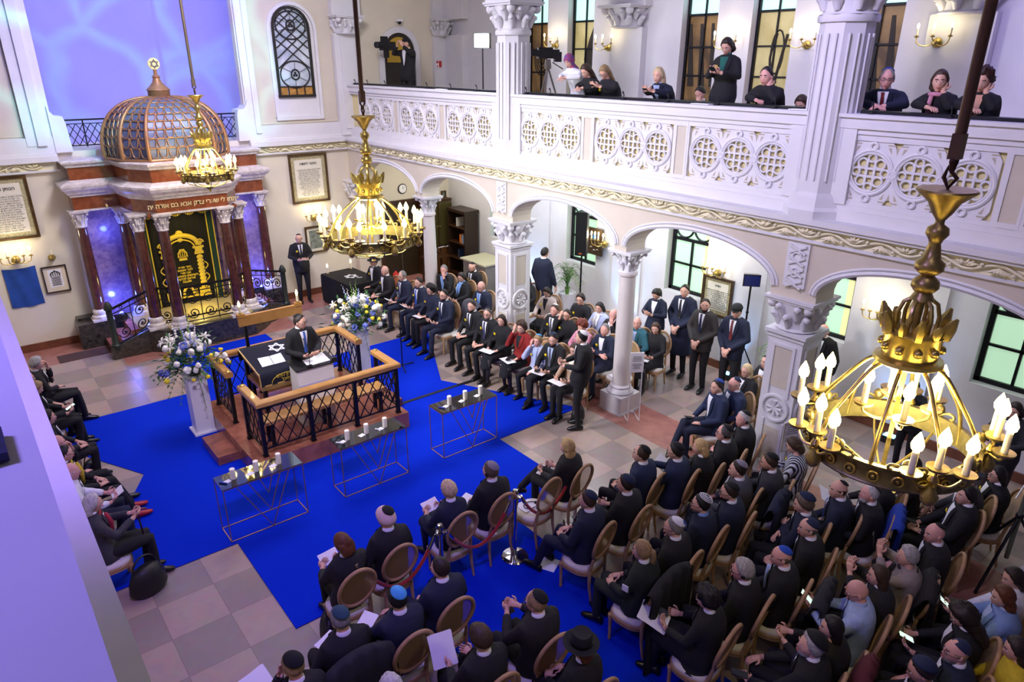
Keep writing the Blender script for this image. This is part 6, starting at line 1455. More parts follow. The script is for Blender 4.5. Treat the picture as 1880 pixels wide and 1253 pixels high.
held('darkphone', 4.80, 1.94, 12, 'dark phone held by the silver-bearded man', (-0.18, 0.46, 0.7), (0.2, 0, 0.5), z0=0.012, sc=1.0)
person('woman with sleek black hair and bare neckline, hands clasped', 5.16, 1.94, 14, z0=0.012, sex='f', hair='long', hc='black', shirt='skin', arm='phone', head=(25, 0))
chair(5.16, 1.94, 0.244, 'oval cane-back chair of the sleek black-haired woman')
person('bald spectacled man in pale blue shirt looking at glowing phone', 5.75, 2.00, 16, z0=0.012, hair='none', hc='grey', top='lblue', shirt='lblue', glasses=True, skin=2, arm='phone', head=(20, -15))
chair(5.75, 2.00, 0.279, 'oval cane-back chair of the bald man in blue shirt')
held('phone', 5.75, 2.00, 16, 'lit phone held by the bald man in blue shirt', (0, 0.4, 0.92), (0.7, 0, 0), z0=0.012, sc=1.0)
person('woman with long brown hair seen from behind, dark clothes', 6.15, 2.00, 18, z0=0.012, sex='f', hair='long', hc='brown', top='charcoal', arm='photo', head=(20, 0))
chair(6.15, 2.00, 0.314, 'oval cane-back chair of the long brown-haired woman')
person('grey-haired woman in beige knit raising a black phone', 6.66, 1.95, 20, z0=0.012, sex='f', hair='full', hc='silver', top='knit', shirt=None, scarf='charcoal', arm='photo', head=(20, 5))
chair(6.66, 1.95, 0.349, 'oval cane-back chair of the grey-haired phone photographer')
held('darkphone', 6.66, 1.95, 20, 'dark phone held by the grey-haired phone photographer', (-0.02, 0.3, 1.26), (1.4, 0, 0), z0=0.012, sc=1.0)
person('large bald man in small black kippah and black suit, right side', 7.23, 1.92, 22, z0=0.012, hair='none', hc='black', kip=('black', 0.8), skin=2, head=(28, -3))
chair(7.23, 1.92, 0.384, 'oval cane-back chair of the large bald man')
person('dark-haired man leaning back in white shirt and black jacket, yellow badge', 8.20, 2.07, 25, z0=0.012, hc='black', hair='full', badge=True, arm='lap', head=(25, 5), lean=-0.15)
chair(8.20, 2.07, 0.436, 'oval cane-back chair of the man in open white shirt')
held('darkphone', 8.20, 2.07, 25, 'dark phone held by the man in open white shirt', (0.02, 0.36, 0.7), (0.3, 0, 0.3), z0=0.012, sc=1.0)
person('man in grey flat cap and spectacles near right edge', 8.64, 2.10, 25, z0=0.012, hair='short', hc='grey', hat='flatcap', glasses=True, top='tweed', head=(20, 0), skin=2)
chair(8.64, 2.10, 0.436, 'oval cane-back chair of the flat-capped man')
person('dark-haired woman in black with blue and yellow ribbon beside light stand', 9.05, 1.94, 28, z0=0.012, sex='f', hair='bob', hc='black', badge=True, glasses=True, head=(20, 0))
chair(9.05, 1.94, 0.489, 'oval cane-back chair of the woman near light stand')
person('man in panelled navy kippah at bottom edge, dark suit', 5.26, 1.23, 14, z0=0.012, hc='dbrown', kip=('navy', 1.3), head=(20, -15), arm='read', skin=1)
chair(5.26, 1.23, 0.244, 'oval cane-back chair of the man with panelled kippah')
person('spectacled man in large navy kippah at bottom right, dark blue coat', 5.69, 1.14, 18, z0=0.012, hair='bald', hc='dblond', kip=('navy', 1.35), glasses=True, beard='grey', top='navy', head=(28, 5), skin=2)
chair(5.69, 1.14, 0.314, 'oval cane-back chair of the spectacled man at bottom right')
person('woman with long dark curly hair bent over a bag and phone', 6.21, 1.26, 20, z0=0.012, sex='f', hair='curlylong', hc='dbrown', head=(10, -30), arm='read')
chair(6.21, 1.26, 0.349, 'oval cane-back chair of the curly brown-haired woman')
held('phone', 6.21, 1.26, 20, 'lit phone held by the curly brown-haired woman', (0, 0.36, 0.74), (0.4, 0, 0.2), z0=0.012, sc=1.0)
person('red-haired woman in pale denim jacket looking at lit phone', 6.77, 1.13, 24, z0=0.012, sex='f', hair='wavy', hc='auburn', top='denim', shirt='lblue', arm='phone', head=(15, -10))
chair(6.77, 1.13, 0.419, 'oval cane-back chair of the red-haired woman')
held('phone', 6.77, 1.13, 24, 'lit phone held by the red-haired woman', (0, 0.4, 0.92), (0.7, 0, 0), z0=0.012, sc=1.0)
person('brown-haired person in white top at right edge behind red-haired woman', 7.13, 1.16, 25, z0=0.012, sex='f', hair='bob', hc='dbrown', top='white', shirt='white', head=(20, -10))
chair(7.13, 1.16, 0.436, 'oval cane-back chair of the brown-haired figure at edge')
person('person in yellow top cut off by the bottom right edge', 6.15, 0.83, 22, z0=0.012, sex='f', hair='long', hc='dbrown', top='yellow', shirt=None, head=(10, -10))
chair(6.15, 0.83, 0.384, 'oval cane-back chair of the person in yellow top')
person('man with cropped grey hair, open white shirt, yellow badge, far end of front side row', 7.56, 14.16, 88, z0=0.012, hair='bald', hc='grey', top='black2', badge=True, head=(10, 0))
chair(7.56, 14.16, 1.536, 'oval cane-back chair of the bald man in dark jacket')
person('grey-haired spectacled man in navy suit and striped tie, side front row', 7.67, 13.55, 90, z0=0.012, hc='grey', hair='reced', top='navy', bot='navy', tie='stripe', badge=True, glasses=True, arm='lap', head=(10, 0))
chair(7.67, 13.55, 1.571, 'oval cane-back chair of the grey-haired striped-tie man')
held('paper', 7.67, 13.55, 90, 'white programme sheet held by the grey-haired striped-tie man', (0, 0.38, 0.7), (0.5, 0, 0), z0=0.012, sc=1.0, size=(0.12, 0.18))
person('brown-haired man in navy suit with blue tie holding booklet, side front row', 7.69, 12.87, 95, z0=0.012, hc='dbrown', top='navy', bot='navy', tie='blue', badge=True, arm='read', head=(10, -5))
chair(7.69, 12.87, 1.658, 'oval cane-back chair of the man with blue striped tie')
held('paper', 7.69, 12.87, 95, 'white programme sheet held by the man with blue striped tie', (0, 0.4, 0.74), (0.5, 0, 0), z0=0.012, sc=1.0, size=(0.22, 0.16))
person('woman with short black curls and spectacles in dark dress, yellow badge', 7.66, 12.33, 95, z0=0.012, sex='f', hair='curly', hc='black', top='navy', shirt=None, badge=True, glasses=True, arm='lap', head=(0, -10))
chair(7.66, 12.33, 1.658, 'oval cane-back chair of the curly spectacled woman')
held('paper', 7.66, 12.33, 95, 'white programme sheet held by the curly spectacled woman', (0, 0.36, 0.645), (0.15, 0, 0.3), z0=0.012, sc=1.0)
person('stout bearded spectacled man in navy suit, blue tie, yellow badge', 7.57, 11.69, 95, z0=0.012, hc='black', beard='dbrown', top='navy', bot='navy', tie='navy', badge=True, glasses=True, arm='read', head=(15, 0), sc=1.03)
chair(7.57, 11.69, 1.658, 'oval cane-back chair of the big bearded man')
person('young bearded man in dark suit with yellow badge beside coat-draped chairs', 7.68, 10.84, 95, z0=0.012, hc='dbrown', beard='dbrown', top='black', tie='black', badge=True, arm='lap', head=(20, -5))
chair(7.68, 10.84, 1.658, 'oval cane-back chair of the young bearded man')
person('spectacled grey-bearded man in black kippah, black suit and patterned tie', 7.65, 10.27, 98, z0=0.012, hc='dgrey', kip='black', beard='dgrey', tie='stripe', badge=True, glasses=True, arm='lap', head=(20, 0))
chair(7.65, 10.27, 1.710, 'oval cane-back chair of the spectacled bearded man')
person('woman with long dark hair and fringe in black dress, yellow badge', 7.68, 9.86, 100, z0=0.012, sex='f', hair='long', hc='dbrown', shirt=None, badge=True, skirt=True, arm='lap', head=(15, -5))
chair(7.68, 9.86, 1.745, 'oval cane-back chair of the long dark-haired woman')
held('paper', 7.68, 9.86, 100, 'white programme sheet held by the long dark-haired woman', (0, 0.4, 0.665), (0.1, 0, 0.2), z0=0.012, sc=1.0, size=(0.26, 0.2))
person('curly-haired woman in dark red jacket resting her cheek on hand', 7.73, 9.33, 100, z0=0.012, sex='f', hair='curly', hc='brown', top='red', shirt='black', skirt=True, arm='cheek', head=(10, -8))
chair(7.73, 9.33, 1.745, 'oval cane-back chair of the woman in red jacket')
held('paper', 7.73, 9.33, 100, 'white programme sheet held by the woman in red jacket', (-0.05, 0.42, 0.66), (0.1, 0, -0.2), z0=0.012, sc=1.0, size=(0.26, 0.2))
held('darkphone', 7.73, 9.33, 100, 'dark phone held by the woman in red jacket', (-0.05, 0.4, 0.69), (0, 0, 0.4), z0=0.012, sc=1.0)
person('boy in pale blue shirt and light blue kippah, hand on cheek', 7.72, 8.85, 100, z0=0.012, hair='full', hc='dblond', kip=('sky', 0.8), top='lilac', shirt='lblue', badge=True, arm='cheek', head=(10, 0), sc=0.88, skin=2)
chair(7.72, 8.85, 1.745, 'oval cane-back chair of the boy')
person('young dark-bearded man in navy kippah, black suit, grey tie, white sheet on lap', 7.76, 8.47, 100, z0=0.012, hc='black', kip='navy', beard='black', tie='grey', shirt='lblue', badge=True, arm='read', head=(20, -12))
chair(7.76, 8.47, 1.745, 'oval cane-back chair of the young man with sheet')
held('paper', 7.76, 8.47, 100, 'white programme sheet held by the young man with sheet', (0, 0.42, 0.7), (0.15, 0, 0.2), z0=0.012, sc=1.0, size=(0.28, 0.2))
held('darkphone', 7.76, 8.47, 100, 'dark phone held by the young man with sheet', (0.03, 0.4, 0.73), (0.1, 0, 0.6), z0=0.012, sc=1.0)
person('woman in beige coat with white paper beside the standing usher', 7.77, 7.93, 95, z0=0.012, sex='f', hair='bob', hc='brown', top='beige', shirt='cream', arm='read', head=(0, -10))
chair(7.77, 7.93, 1.658, 'oval cane-back chair of the woman in beige coat')
held('paper', 7.77, 7.93, 95, 'white programme sheet held by the woman in beige coat', (0, 0.42, 0.69), (0.15, 0, 0.1), z0=0.012, sc=1.0, size=(0.28, 0.2))
person('elder with long grey beard and black hat behind the star-covered table', 7.73, 15.01, 100, z0=0.012, hc='dgrey', hat='fedora', beard='silver', badge=True, head=(0, -10))
chair(7.73, 15.01, 1.745, 'oval cane-back chair of the grey-bearded elder')
person('grey-haired man in dark jacket touching his chin behind the side front row', 8.70, 13.37, 118, z0=0.012, hc='grey', kip=None, shirt='sky', arm='chin', head=(5, -5), skin=2)
chair(8.70, 13.37, 2.059, 'oval cane-back chair of the man touching his chin')
person('woman in navy beret and sky blue blouse holding dark red phone', 8.74, 12.70, 95, z0=0.012, sex='f', hair='bob', hc='dbrown', hat=None, top='black', shirt='sky', badge=True, arm='read', head=(10, -20), scarf='sky')
chair(8.74, 12.70, 1.658, 'oval cane-back chair of the woman in navy beret')
person('brown-bearded man in black kippah looking down, last side row', 9.37, 13.15, 95, z0=0.012, hair='bald', hc='brown', kip='black', beard='brown', badge=True, tie='black', head=(0, -25))
chair(9.37, 13.15, 1.658, 'oval cane-back chair of the bearded man in black kippah')
person('bald spectacled man in dark suit and blue tie left of square pillar', 8.61, 11.77, 98, z0=0.012, hair='bald', hc='grey', glasses=True, top='navy', tie='sky', shirt='lblue', badge=True, head=(10, -8), skin=2)
chair(8.61, 11.77, 1.710, 'oval cane-back chair of the bald blue-tie man')
held('paper', 8.61, 11.77, 98, 'white programme sheet held by the bald blue-tie man', (0, 0.36, 0.645), (0.15, 0, 0.3), z0=0.012, sc=1.0)
person('black-haired woman in black jacket and white blouse right of square pillar', 9.77, 11.61, 100, z0=0.012, sex='f', hair='long', hc='black', badge=True, shirt='white', head=(5, 0), skin=1)
chair(9.77, 11.61, 1.745, 'oval cane-back chair of the black-haired woman in black')
person('woman with brown bob in pale pink trench coat looking at phone', 9.54, 10.64, 105, z0=0.012, sex='f', hair='bob', hc='dbrown', top='lbeige', shirt='black', badge=True, arm='read', head=(0, -28))
chair(9.54, 10.64, 1.833, 'oval cane-back chair of the woman in pale trench coat')
held('phone', 9.54, 10.64, 105, 'lit phone held by the woman in pale trench coat', (0, 0.36, 0.74), (0.4, 0, 0.2), z0=0.012, sc=1.0)
person('man in small white kippah, dark suit, pale tie, second side row', 8.81, 9.61, 95, z0=0.012, hc='brown', kip=('white', 0.8), tie='grey', badge=True, arm='lap', head=(15, 0), skin=2)
chair(8.81, 9.61, 1.658, 'oval cane-back chair of the man in white kippah')
person('woman with cropped brown hair, black blouse, hand on cheek, yellow badge', 8.88, 9.32, 98, z0=0.012, sex='f', hair='short', hc='dbrown', shirt=None, badge=True, glasses=True, arm='cheek', head=(10, -5))
chair(8.88, 9.32, 1.710, 'oval cane-back chair of the cropped-hair woman')
person('dark-haired spectacled man in black turtleneck in third side row', 9.70, 9.79, 95, z0=0.012, hair='full', hc='dbrown', shirt=None, badge=True, glasses=True, head=(15, -5))
chair(9.70, 9.79, 1.658, 'oval cane-back chair of the man in black turtleneck')
person('dark-haired woman in pale lilac cardigan and white scarf', 9.69, 9.22, 95, z0=0.012, sex='f', hair='bob', hc='black', top='lilac', shirt='white', badge=True, scarf='white', head=(5, -10))
chair(9.69, 9.22, 1.658, 'oval cane-back chair of the woman in lilac cardigan')
person('red-haired spectacled woman in pink jumper looking down', 8.69, 8.69, 95, z0=0.012, sex='f', hair='curly', hc='red', top='pink', shirt=None, glasses=True, arm='chin', head=(5, -28))
chair(8.69, 8.69, 1.658, 'oval cane-back chair of the red-haired woman in pink')
person('man half hidden behind the slender round column, hand at mouth', 9.54, 8.70, 95, z0=0.012, hair='bald', hc='grey', arm='chin', head=(0, -5), skin=2)
chair(9.54, 8.70, 1.658, 'oval cane-back chair of the man behind round column')
person('grey-haired man in navy suit with folded arms beside the round column', 8.81, 8.23, 95, z0=0.012, hc='grey', top='navy', bot='navy', badge=True, arm='fold', head=(15, 5), skin=2)
chair(8.81, 8.23, 1.658, 'oval cane-back chair of the folded-arms man')
person('balding man in teal jumper and light kippah right of round column', 9.54, 8.10, 95, z0=0.012, hair='bald', hc='dgrey', kip=('white', 0.7), top='teal', shirt='lblue', head=(25, 5), skin=2)
chair(9.54, 8.10, 1.658, 'oval cane-back chair of the man in teal jumper')
person('woman with long wavy brown hair in long black coat, white papers on lap', 9.67, 7.75, 100, z0=0.012, sex='f', hair='wavy', hc='brown', coat=True, shirt=None, skirt=True, arm='read', head=(15, -12))
chair(9.67, 7.75, 1.745, 'oval cane-back chair of the wavy-haired woman')
held('paper', 9.67, 7.75, 100, 'white programme sheet held by the wavy-haired woman', (0, 0.36, 0.645), (0.15, 0, 0.3), z0=0.012, sc=1.0)
person('standing usher in white kippah and black suit seen from side by the front side row', 7.43, 7.46, 46, z0=0.012, hc='black', kip='white', arm='standread', head=(-8, 0), sc=0.985, pose='stand')
person('standing woman in navy suit and white shirt looking down at phone', 10.17, 8.19, 100, z0=0.012, sex='f', hair='pony', hc='black', top='navy', bot='navy', arm='standphone', head=(0, -35), sc=1.0, pose='stand')
person('standing guard with cropped dark hair and long navy overcoat, third from right', 10.45, 7.76, 95, z0=0.012, hc='black', top='navy', coat=True, tie='black', arm='stand', head=(15, -5), sc=1.05, pose='stand')
person('standing bearded guard in dark brown field jacket and navy tie', 10.19, 7.09, 95, z0=0.012, hc='dbrown', beard='dbrown', top='brownjac', tie='navy', shirt='white', arm='stand', head=(25, 0), sc=1.02, pose='stand')
person('standing guard in black cap, navy suit and dark red tie', 10.30, 6.51, 95, z0=0.012, hc='black', hat='cap', top='navy', bot='black', tie='maroon', arm='stand', head=(10, -5), sc=1.03, pose='stand')
person('standing man in navy coat seen from behind beside potted palm', 10.26, 11.53, -80, z0=0.012, hc='black', hair='short', top='navy', coat=True, arm='down', head=(0, -8), sc=1.05, pose='stand')
person('slim man in black suit, kippah and yellow badge standing against east wall', 6.55, 16.59, 170, z0=0.012, hair='bald', hc='brown', kip='black', tie='black', badge=True, arm='standread', head=(-20, -15), sc=1.0, beard='dblond', pose='stand')
held('paper', 6.55, 16.59, 170, 'white programme sheet held by x6', (0, 0.34, 1.2), (0.2, 0, 0), z0=0.012, sc=1.0, size=(0.2, 0.15))
person('speaker in dark suit and blue tie standing at the white lectern', 3.86, 10.10, 185, z0=0.310, hc='dbrown', kip=('black', 0.7), tie='blue', top='black', glasses=True, arm='standread', head=(35, -5), sc=1.0, pose='stand')
person('bald man in black suit standing behind chandelier beside pale green window', 10.72, 5.12, 95, z0=0.012, hair='none', hc='grey', skin=2, arm='down', head=(10, 0), pose='stand')
person('photographer with camera at the eye crouching behind the nearest chandelier', 10.36, 3.41, 80, z0=0.012, hc='dbrown', arm='photo', lean=0.3, head=(0, 0), pose='stand', sc=0.86)
person('standing person at right edge holding white papers in brown skirt', 10.02, 2.15, 80, z0=0.012, sex='f', hair='bob', hc='dbrown', top='charcoal', bot='brown', arm='standread', head=(0, -10), pose='stand')
held('paper', 10.02, 2.15, 80, 'white programme sheet held by x10', (0, 0.36, 1.22), (0.3, 0, 0), z0=0.012, sc=1.0, size=(0.3, 0.21))
person('grey-haired woman leaning on her hand, farthest seat of left row', 0.50, 12.98, -90, z0=0.012, sex='f', hair='full', hc='silver', top='black2', bot='trous', arm='chin', head=(0, -10))
chair(0.50, 12.98, -1.571, 'oval cane-back chair of the farthest left-row woman')
person('man in blue kippah and spectacles peeking out below near parapet', 0.31, 12.31, -90, z0=0.012, sex='m', hair='short', hc='dgrey', top='black', bot='trous', kip='blue', glasses=True)
chair(0.31, 12.31, -1.571, 'oval cane-back chair of the blue-kippah left-row man')
person('blonde woman looking down at phone in left row', 0.36, 11.90, -90, z0=0.012, sex='f', hair='bob', hc='dblond', top='black', bot='trous', arm='read', head=(0, -25))
chair(0.36, 11.90, -1.571, 'oval cane-back chair of the blonde left-row woman')
held('phone', 0.36, 11.90, -90, 'lit phone held by the blonde left-row woman', (0, 0.36, 0.74), (0.4, 0, 0.2), z0=0.012, sc=1.0)
person('dark-clothed sitter with black bag on lap in left row', 0.38, 10.71, -90, z0=0.012, sex='f', hair='bob', hc='dbrown', top='charcoal', bot='trous')
chair(0.38, 10.71, -1.571, 'oval cane-back chair of the left-row sitter with bag')
person('bald man with hand at face and long outstretched legs in left row', 0.37, 9.74, -90, z0=0.012, sex='m', hair='bald', hc='dgrey', top='black2', bot='trous', legs='f', arm='chin', skin=2)
chair(0.37, 9.74, -1.571, 'oval cane-back chair of the outstretched left-row man')
person('dark-haired spectacled woman with yellow scarf in left row', 0.41, 9.46, -90, z0=0.012, sex='f', hair='short', hc='black', top='black', bot='trous', glasses=True, scarf='yellow', legs='f')
chair(0.41, 9.46, -1.571, 'oval cane-back chair of the yellow-scarf woman')
person('bald man in white shirt reading paper in left row', 0.39, 8.88, -90, z0=0.012, sex='m', hair='bald', hc='white', top='white', bot='navy', skin=2, arm='read')
chair(0.39, 8.88, -1.571, 'oval cane-back chair of the white-shirted left-row man')
held('paper', 0.39, 8.88, -90, 'white programme sheet held by the white-shirted left-row man', (0, 0.4, 0.735), (0.5, 0, 0), z0=0.012, sc=1.0)
person('white-haired woman with red scarf and patterned dark coat, nearest of left row', 0.48, 8.04, -90, z0=0.012, sex='f', hair='bob', hc='white', top='tweed', bot='trous', scarf='scarfred', arm='phone', coat=False)
chair(0.48, 8.04, -1.571, 'oval cane-back chair of the white-haired left-row woman')
person('woman in red and blue print headscarf at gallery parapet', 9.07, 9.38, 90, z0=4.628, sex='f', hair='scarf', hc='black', top='white', shirt=None, arm='lean', head=(5, -30), lean=0.46, legs='g')
person('brown-haired woman in black bowing over gallery rail beside headscarf woman', 9.07, 8.96, 90, z0=4.474, sex='f', hair='long', hc='brown', shirt=None, arm='lean', head=(0, -35), lean=0.46, legs='g')
person('woman with long dark blonde hair leaning over phone on gallery rail', 9.07, 8.53, 90, z0=4.459, sex='f', hair='long', hc='dblond', top='charcoal', shirt=None, glasses=True, badge=True, arm='leanphone', head=(15, -40), lean=0.46, legs='g')
held('phone', 9.07, 8.53, 90, 'lit phone held by x13', (0, 0.5, 0.95), (0.5, 0, 0), z0=4.459, sc=1.0)
person('young blonde woman in navy blazer holding phone at gallery rail', 9.07, 7.41, 90, z0=4.426, sex='f', hair='long', hc='lblond', top='navy', shirt='lblue', arm='leanphone', head=(5, -8), lean=0.46, legs='g')
held('phone', 9.07, 7.41, 90, 'lit phone held by x14', (0, 0.5, 0.95), (0.6, 0, 0), z0=4.426, sc=1.0)
person('man in black hooded jacket resting chin on hand at gallery rail', 9.07, 5.58, 90, z0=4.419, hc='black', shirt=None, arm='leanchin', head=(5, -8), skin=2, lean=0.46, legs='g')
person('bespectacled man in blue kippah, dark suit and red tie at gallery rail', 9.23, 4.15, 105, z0=4.411, hair='reced', hc='grey', kip='blue', glasses=True, tie='maroon', arm='lean', head=(10, -5), skin=2, top='navy', lean=0.46, legs='g')
person('woman with brown bob and dusty pink scarf, chin on hand at gallery rail', 9.07, 3.43, 90, z0=4.432, sex='f', hair='bob', hc='brown', scarf='pink', shirt=None, arm='leanchin', head=(20, -5), lean=0.46, legs='g')
person('woman with big dark red curls and hairband at right end of gallery rail', 9.07, 3.01, 90, z0=4.442, sex='f', hair='curly', hc='darkred', shirt='skin', arm='leanchin', head=(10, -12), lean=0.46, legs='g')
person('standing gallery woman in black blazer over green dress looking at phone', 9.08, 6.43, 100, z0=4.366, sex='f', hair='bob', hc='dbrown', top='black', shirt='green', bot='green', badge=True, pose='stand', arm='standphone', head=(0, -30))
held('phone', 9.08, 6.43, 100, 'lit phone held by x19', (0, 0.36, 1.32), (0.6, 0, 0), z0=4.366, sc=1.0)
person('black-haired person with head down in back seat of gallery', 10.18, 7.64, 95, z0=4.099, hc='black', arm='chin', head=(0, -30), legs='g')
person('brown-haired head just above gallery rail beside octagonal column', 9.23, 5.26, 95, z0=4.101, sex='f', hair='pony', hc='brown', head=(0, -30), legs='g')
person('cameraman in black with headphones filming from far gallery doorway', 9.55, 16.05, 110, z0=4.518, hc='black', hat='cap', headset=True, pose='stand', arm='photo', head=(0, 5), coat=False, lean=-0.05, hair='short')
# apply the cloth modifiers so that every garment is plain mesh
bpy.context.view_layer.update()
_dg = bpy.context.evaluated_depsgraph_get()
_new = [(o, bpy.data.meshes.new_from_object(o.evaluated_get(_dg))) for o in GARM]
for o, me in _new:
    nm = o.name; o.modifiers.clear(); old = o.data
    if not me.materials: me.materials.append(old.materials[0])
    me.polygons.foreach_set('use_smooth', [True]*len(me.polygons)); o.data = me; bpy.data.meshes.remove(old)
# ------------------------------------------------------------------ remaining things
chair(4.93, 5.68, 0.12, 'empty oval cane-back chair in front row, papers and headset on seat')
m = MB(); m.prism([(-.12, -.1), (.1, -.1), (.1, .12), (-.12, .12)], lambda u, v, d: (u, v, d), 0, .004); o = m.build('programme_sheet', PAPER); o.location = (4.90, 5.74, .464); tag(o, 'white programme sheet on seat of the empty front row chair', 'paper')
m = MB(); m.tube([(.09*cos(2*pi*j/16), .07*sin(2*pi*j/16), .01) for j in range(14)], .006, 6); m.sph((.09, 0, .012), .02, 8, 6); o = m.build('headset', BLKP, None, 60); o.location = (4.92, 5.72, .470); tag(o, 'black headset lying on the empty front row chair', 'headset')
chair(7.82, 11.48, 1.6, 'empty oval chair hung with grey coat in side front row'); chair(8.80, 7.78, 1.65, 'empty oval chair with papers beside the slender round column')
m = MB(); m.prism([(-.13, -.1), (.13, -.1), (.13, .1), (-.13, .1)], lambda u, v, d: (u, v, d), 0, .006); o = m.build('programme_sheet', PAPER); o.location = (7.75, 11.48, .464); o.rotation_euler = (0, 0, .3); tag(o, 'stack of white sheets on empty chair in side front row', 'paper')
m = MB(); m.prism([(-.13, -.1), (.13, -.1), (.13, .1), (-.13, .1)], lambda u, v, d: (u, v, d), 0, .006); o = m.build('programme_sheet', PAPER); o.location = (8.75, 7.78, .464); o.rotation_euler = (0, 0, -.3); tag(o, 'white sheets on empty chair beside slender round column', 'paper')
def coat_on(x, y, rz, col, label, drop=.35, w=.30):
    m = MB(); R_ = []
    prof = [(-.215, .60), (-.25, .85), (-.30, 1.05), (-.345, 1.085), (-.395, 1.04), (-.385, .8), (-.37, .55), (-.38, drop)]
    for q, (yy, zz) in enumerate(prof):
        R_.append([(w*(-1+2*j/14)*(.8+.25*min(1, q/6)), yy+.02*sin(j*1.9+q*.4)*(q > 3), zz-.10*abs(-1+2*j/14)**2.2*(1 if q in (2, 3, 4) else .4)+.02*sin(j*.9)*(q == 7)) for j in range(15)])
    m.loft(R_, closed=False); m.loft([[(a, b+.018*(1 if b > -.3 else 1), c-.012) for a, b, c in r] for r in R_], closed=False)
    o = m.build('draped_coat', cm(col), None, 180); o.location = (x, y, .012); o.rotation_euler = (0, 0, rz); tag(o, label, 'coat'); return o
coat_on(1.84, 4.72, 0, 'charcoal', 'charcoal coat draped over chair of the man in teal kippah', .3, .34)
coat_on(6.75, 3.74, .26, 'navy', 'dark navy coat draped over chair behind man in grey suit', .2)
coat_on(7.48, 2.70, .38, 'royal', 'royal blue jacket hanging on chair of the white-bearded man', .2, .3)
coat_on(4.70, 3.68, .14, 'black', 'long black coat hanging to the floor behind the uniformed woman', .03, .38)
coat_on(5.70, 2.60, .26, 'charcoal', 'charcoal coat on chair of the man with lanyard', .25, .3)
coat_on(6.6, 2.0, .35, 'black2', 'black coat over chair of the grey-haired phone photographer', .25, .3)
coat_on(7.82, 11.48, 1.6, 'grey', 'grey coat over the empty chair in side front row', .3, .3)
coat_on(5.1, 1.9, .25, 'maroon', 'dark rust coat behind the sleek black-haired woman', .2, .22)
# sign stands
def sign_stand(x, y, rz, label, h, w, hh, lines):
    t = thing('sign_stand', label, 'sign', (x, y, 0.004), rz)
    m = MB()
    for s in (-1, 1):
        m.tube([(s*w*.42, .0, 0.008), (s*w*.42, .06, h)], .009, 6); m.tube([(s*w*.42, 0, .009), (s*w*.42, .34, .009)], .009, 6)
    m.tube([(-w*.42, .34, .009), (w*.42, .34, .009)], .009, 6); m.build('stand_frame', WHITEP, t, 60)
    m = MB(); m.box((-w/2, .04, h-hh), (w/2, .055, h)); m.build('sign_board', PAPER, t)
    m = MB(); RR = random.Random(5)
    for k in range(lines):
        if k == lines//2: continue
        ln = w*RR.uniform(.2, .36); zz = h-.07-k*(hh-.12)/lines; m.box((-ln, .036, zz-.006), (ln, .04, zz+.004))
    m.build('sign_lettering', mat('sign_grey', '#8A8A92', 0.8), t)
    return t
sign_stand(8.33, 6.98, radians(-32), 'white portrait sign on slim white stand beside the slender round column', 1.28, .24, .36, 9)
t = sign_stand(8.0, 3.95, radians(-20), 'white framed notice on stand behind the striped-top woman', 1.38, .30, .42, 9)
m = MB()
for a, b in (((-.155, .96), (-.155, 1.38)), ((.155, .96), (.155, 1.38)), ((-.155, 1.38), (.155, 1.38)), ((-.155, .96), (.155, .96))): m.bar((a[0], .035, a[1]), (b[0], .035, b[1]), .014)
m.build('sign_border', mat('sign_border', '#B9B4A6', 0.6), t)
# potted palms
def palm(x, y, label, seed, pot=True):
    R = random.Random(seed); t = thing('potted_palm', label, 'plant', (x, y, 0))
    m = MB(); m.lathe([(.13, 0), (.145, .02), (.205, .70), (.21, .72), (.19, .72), (.18, .66), (0.0, .65)], (0, 0, 0), 24); m.build('pot', WHITEP if pot else mat('pot_grey', '#6C6F86', 0.5), t, 40)
    m = MB()
    for k in range(9): a = R.uniform(0, 6.28); m.tube([(0.02*cos(a), .02*sin(a), .62), (.05*cos(a), .05*sin(a), .85)], .014, 6)
    m.build('stem', LEAFY, t, 60)
    m = MB()
    for k in range(26):
        a = k*2.4; l = R.uniform(.34, .5); up = R.uniform(.35, .8); pts = []
        for i in range(11):
            f = i/10; pts.append(Vector((cos(a)*l*f*(.35+.65*f), sin(a)*l*f*(.35+.65*f), .78+up*sin(min(1.0, f*1.15)*pi*.6)*.95-.25*f*f)))
        m.tube([tuple(p) for p in pts], [.006*(1-.6*i/10) for i in range(11)], 4)
        for i in range(3, 11):
            d = (pts[i]-pts[i-1]).normalized(); s = d.cross(Vector((0, 0, 1))).normalized()
            for q in (-1, 1):
                e = pts[i]+(s*q*.75+d*.8-Vector((0, 0, .25)))*.12*(1.1-.6*abs(f-.5)); mid = (pts[i]+e)/2+d*.0; w = d.cross(s).normalized()*.0+d*.010
                m.add([tuple(pts[i]), tuple(mid+w), tuple(e), tuple(mid-w)], [(0, 1, 2, 3)], k % 2)
    m.build('fronds', (LEAF, LEAFY), t)
palm(10.88, 11.42, 'potted palm in tall white planter beside man seen from behind', 4); palm(10.82, 5.8, 'potted palm right of the tripod light by square pillar', 9, False)
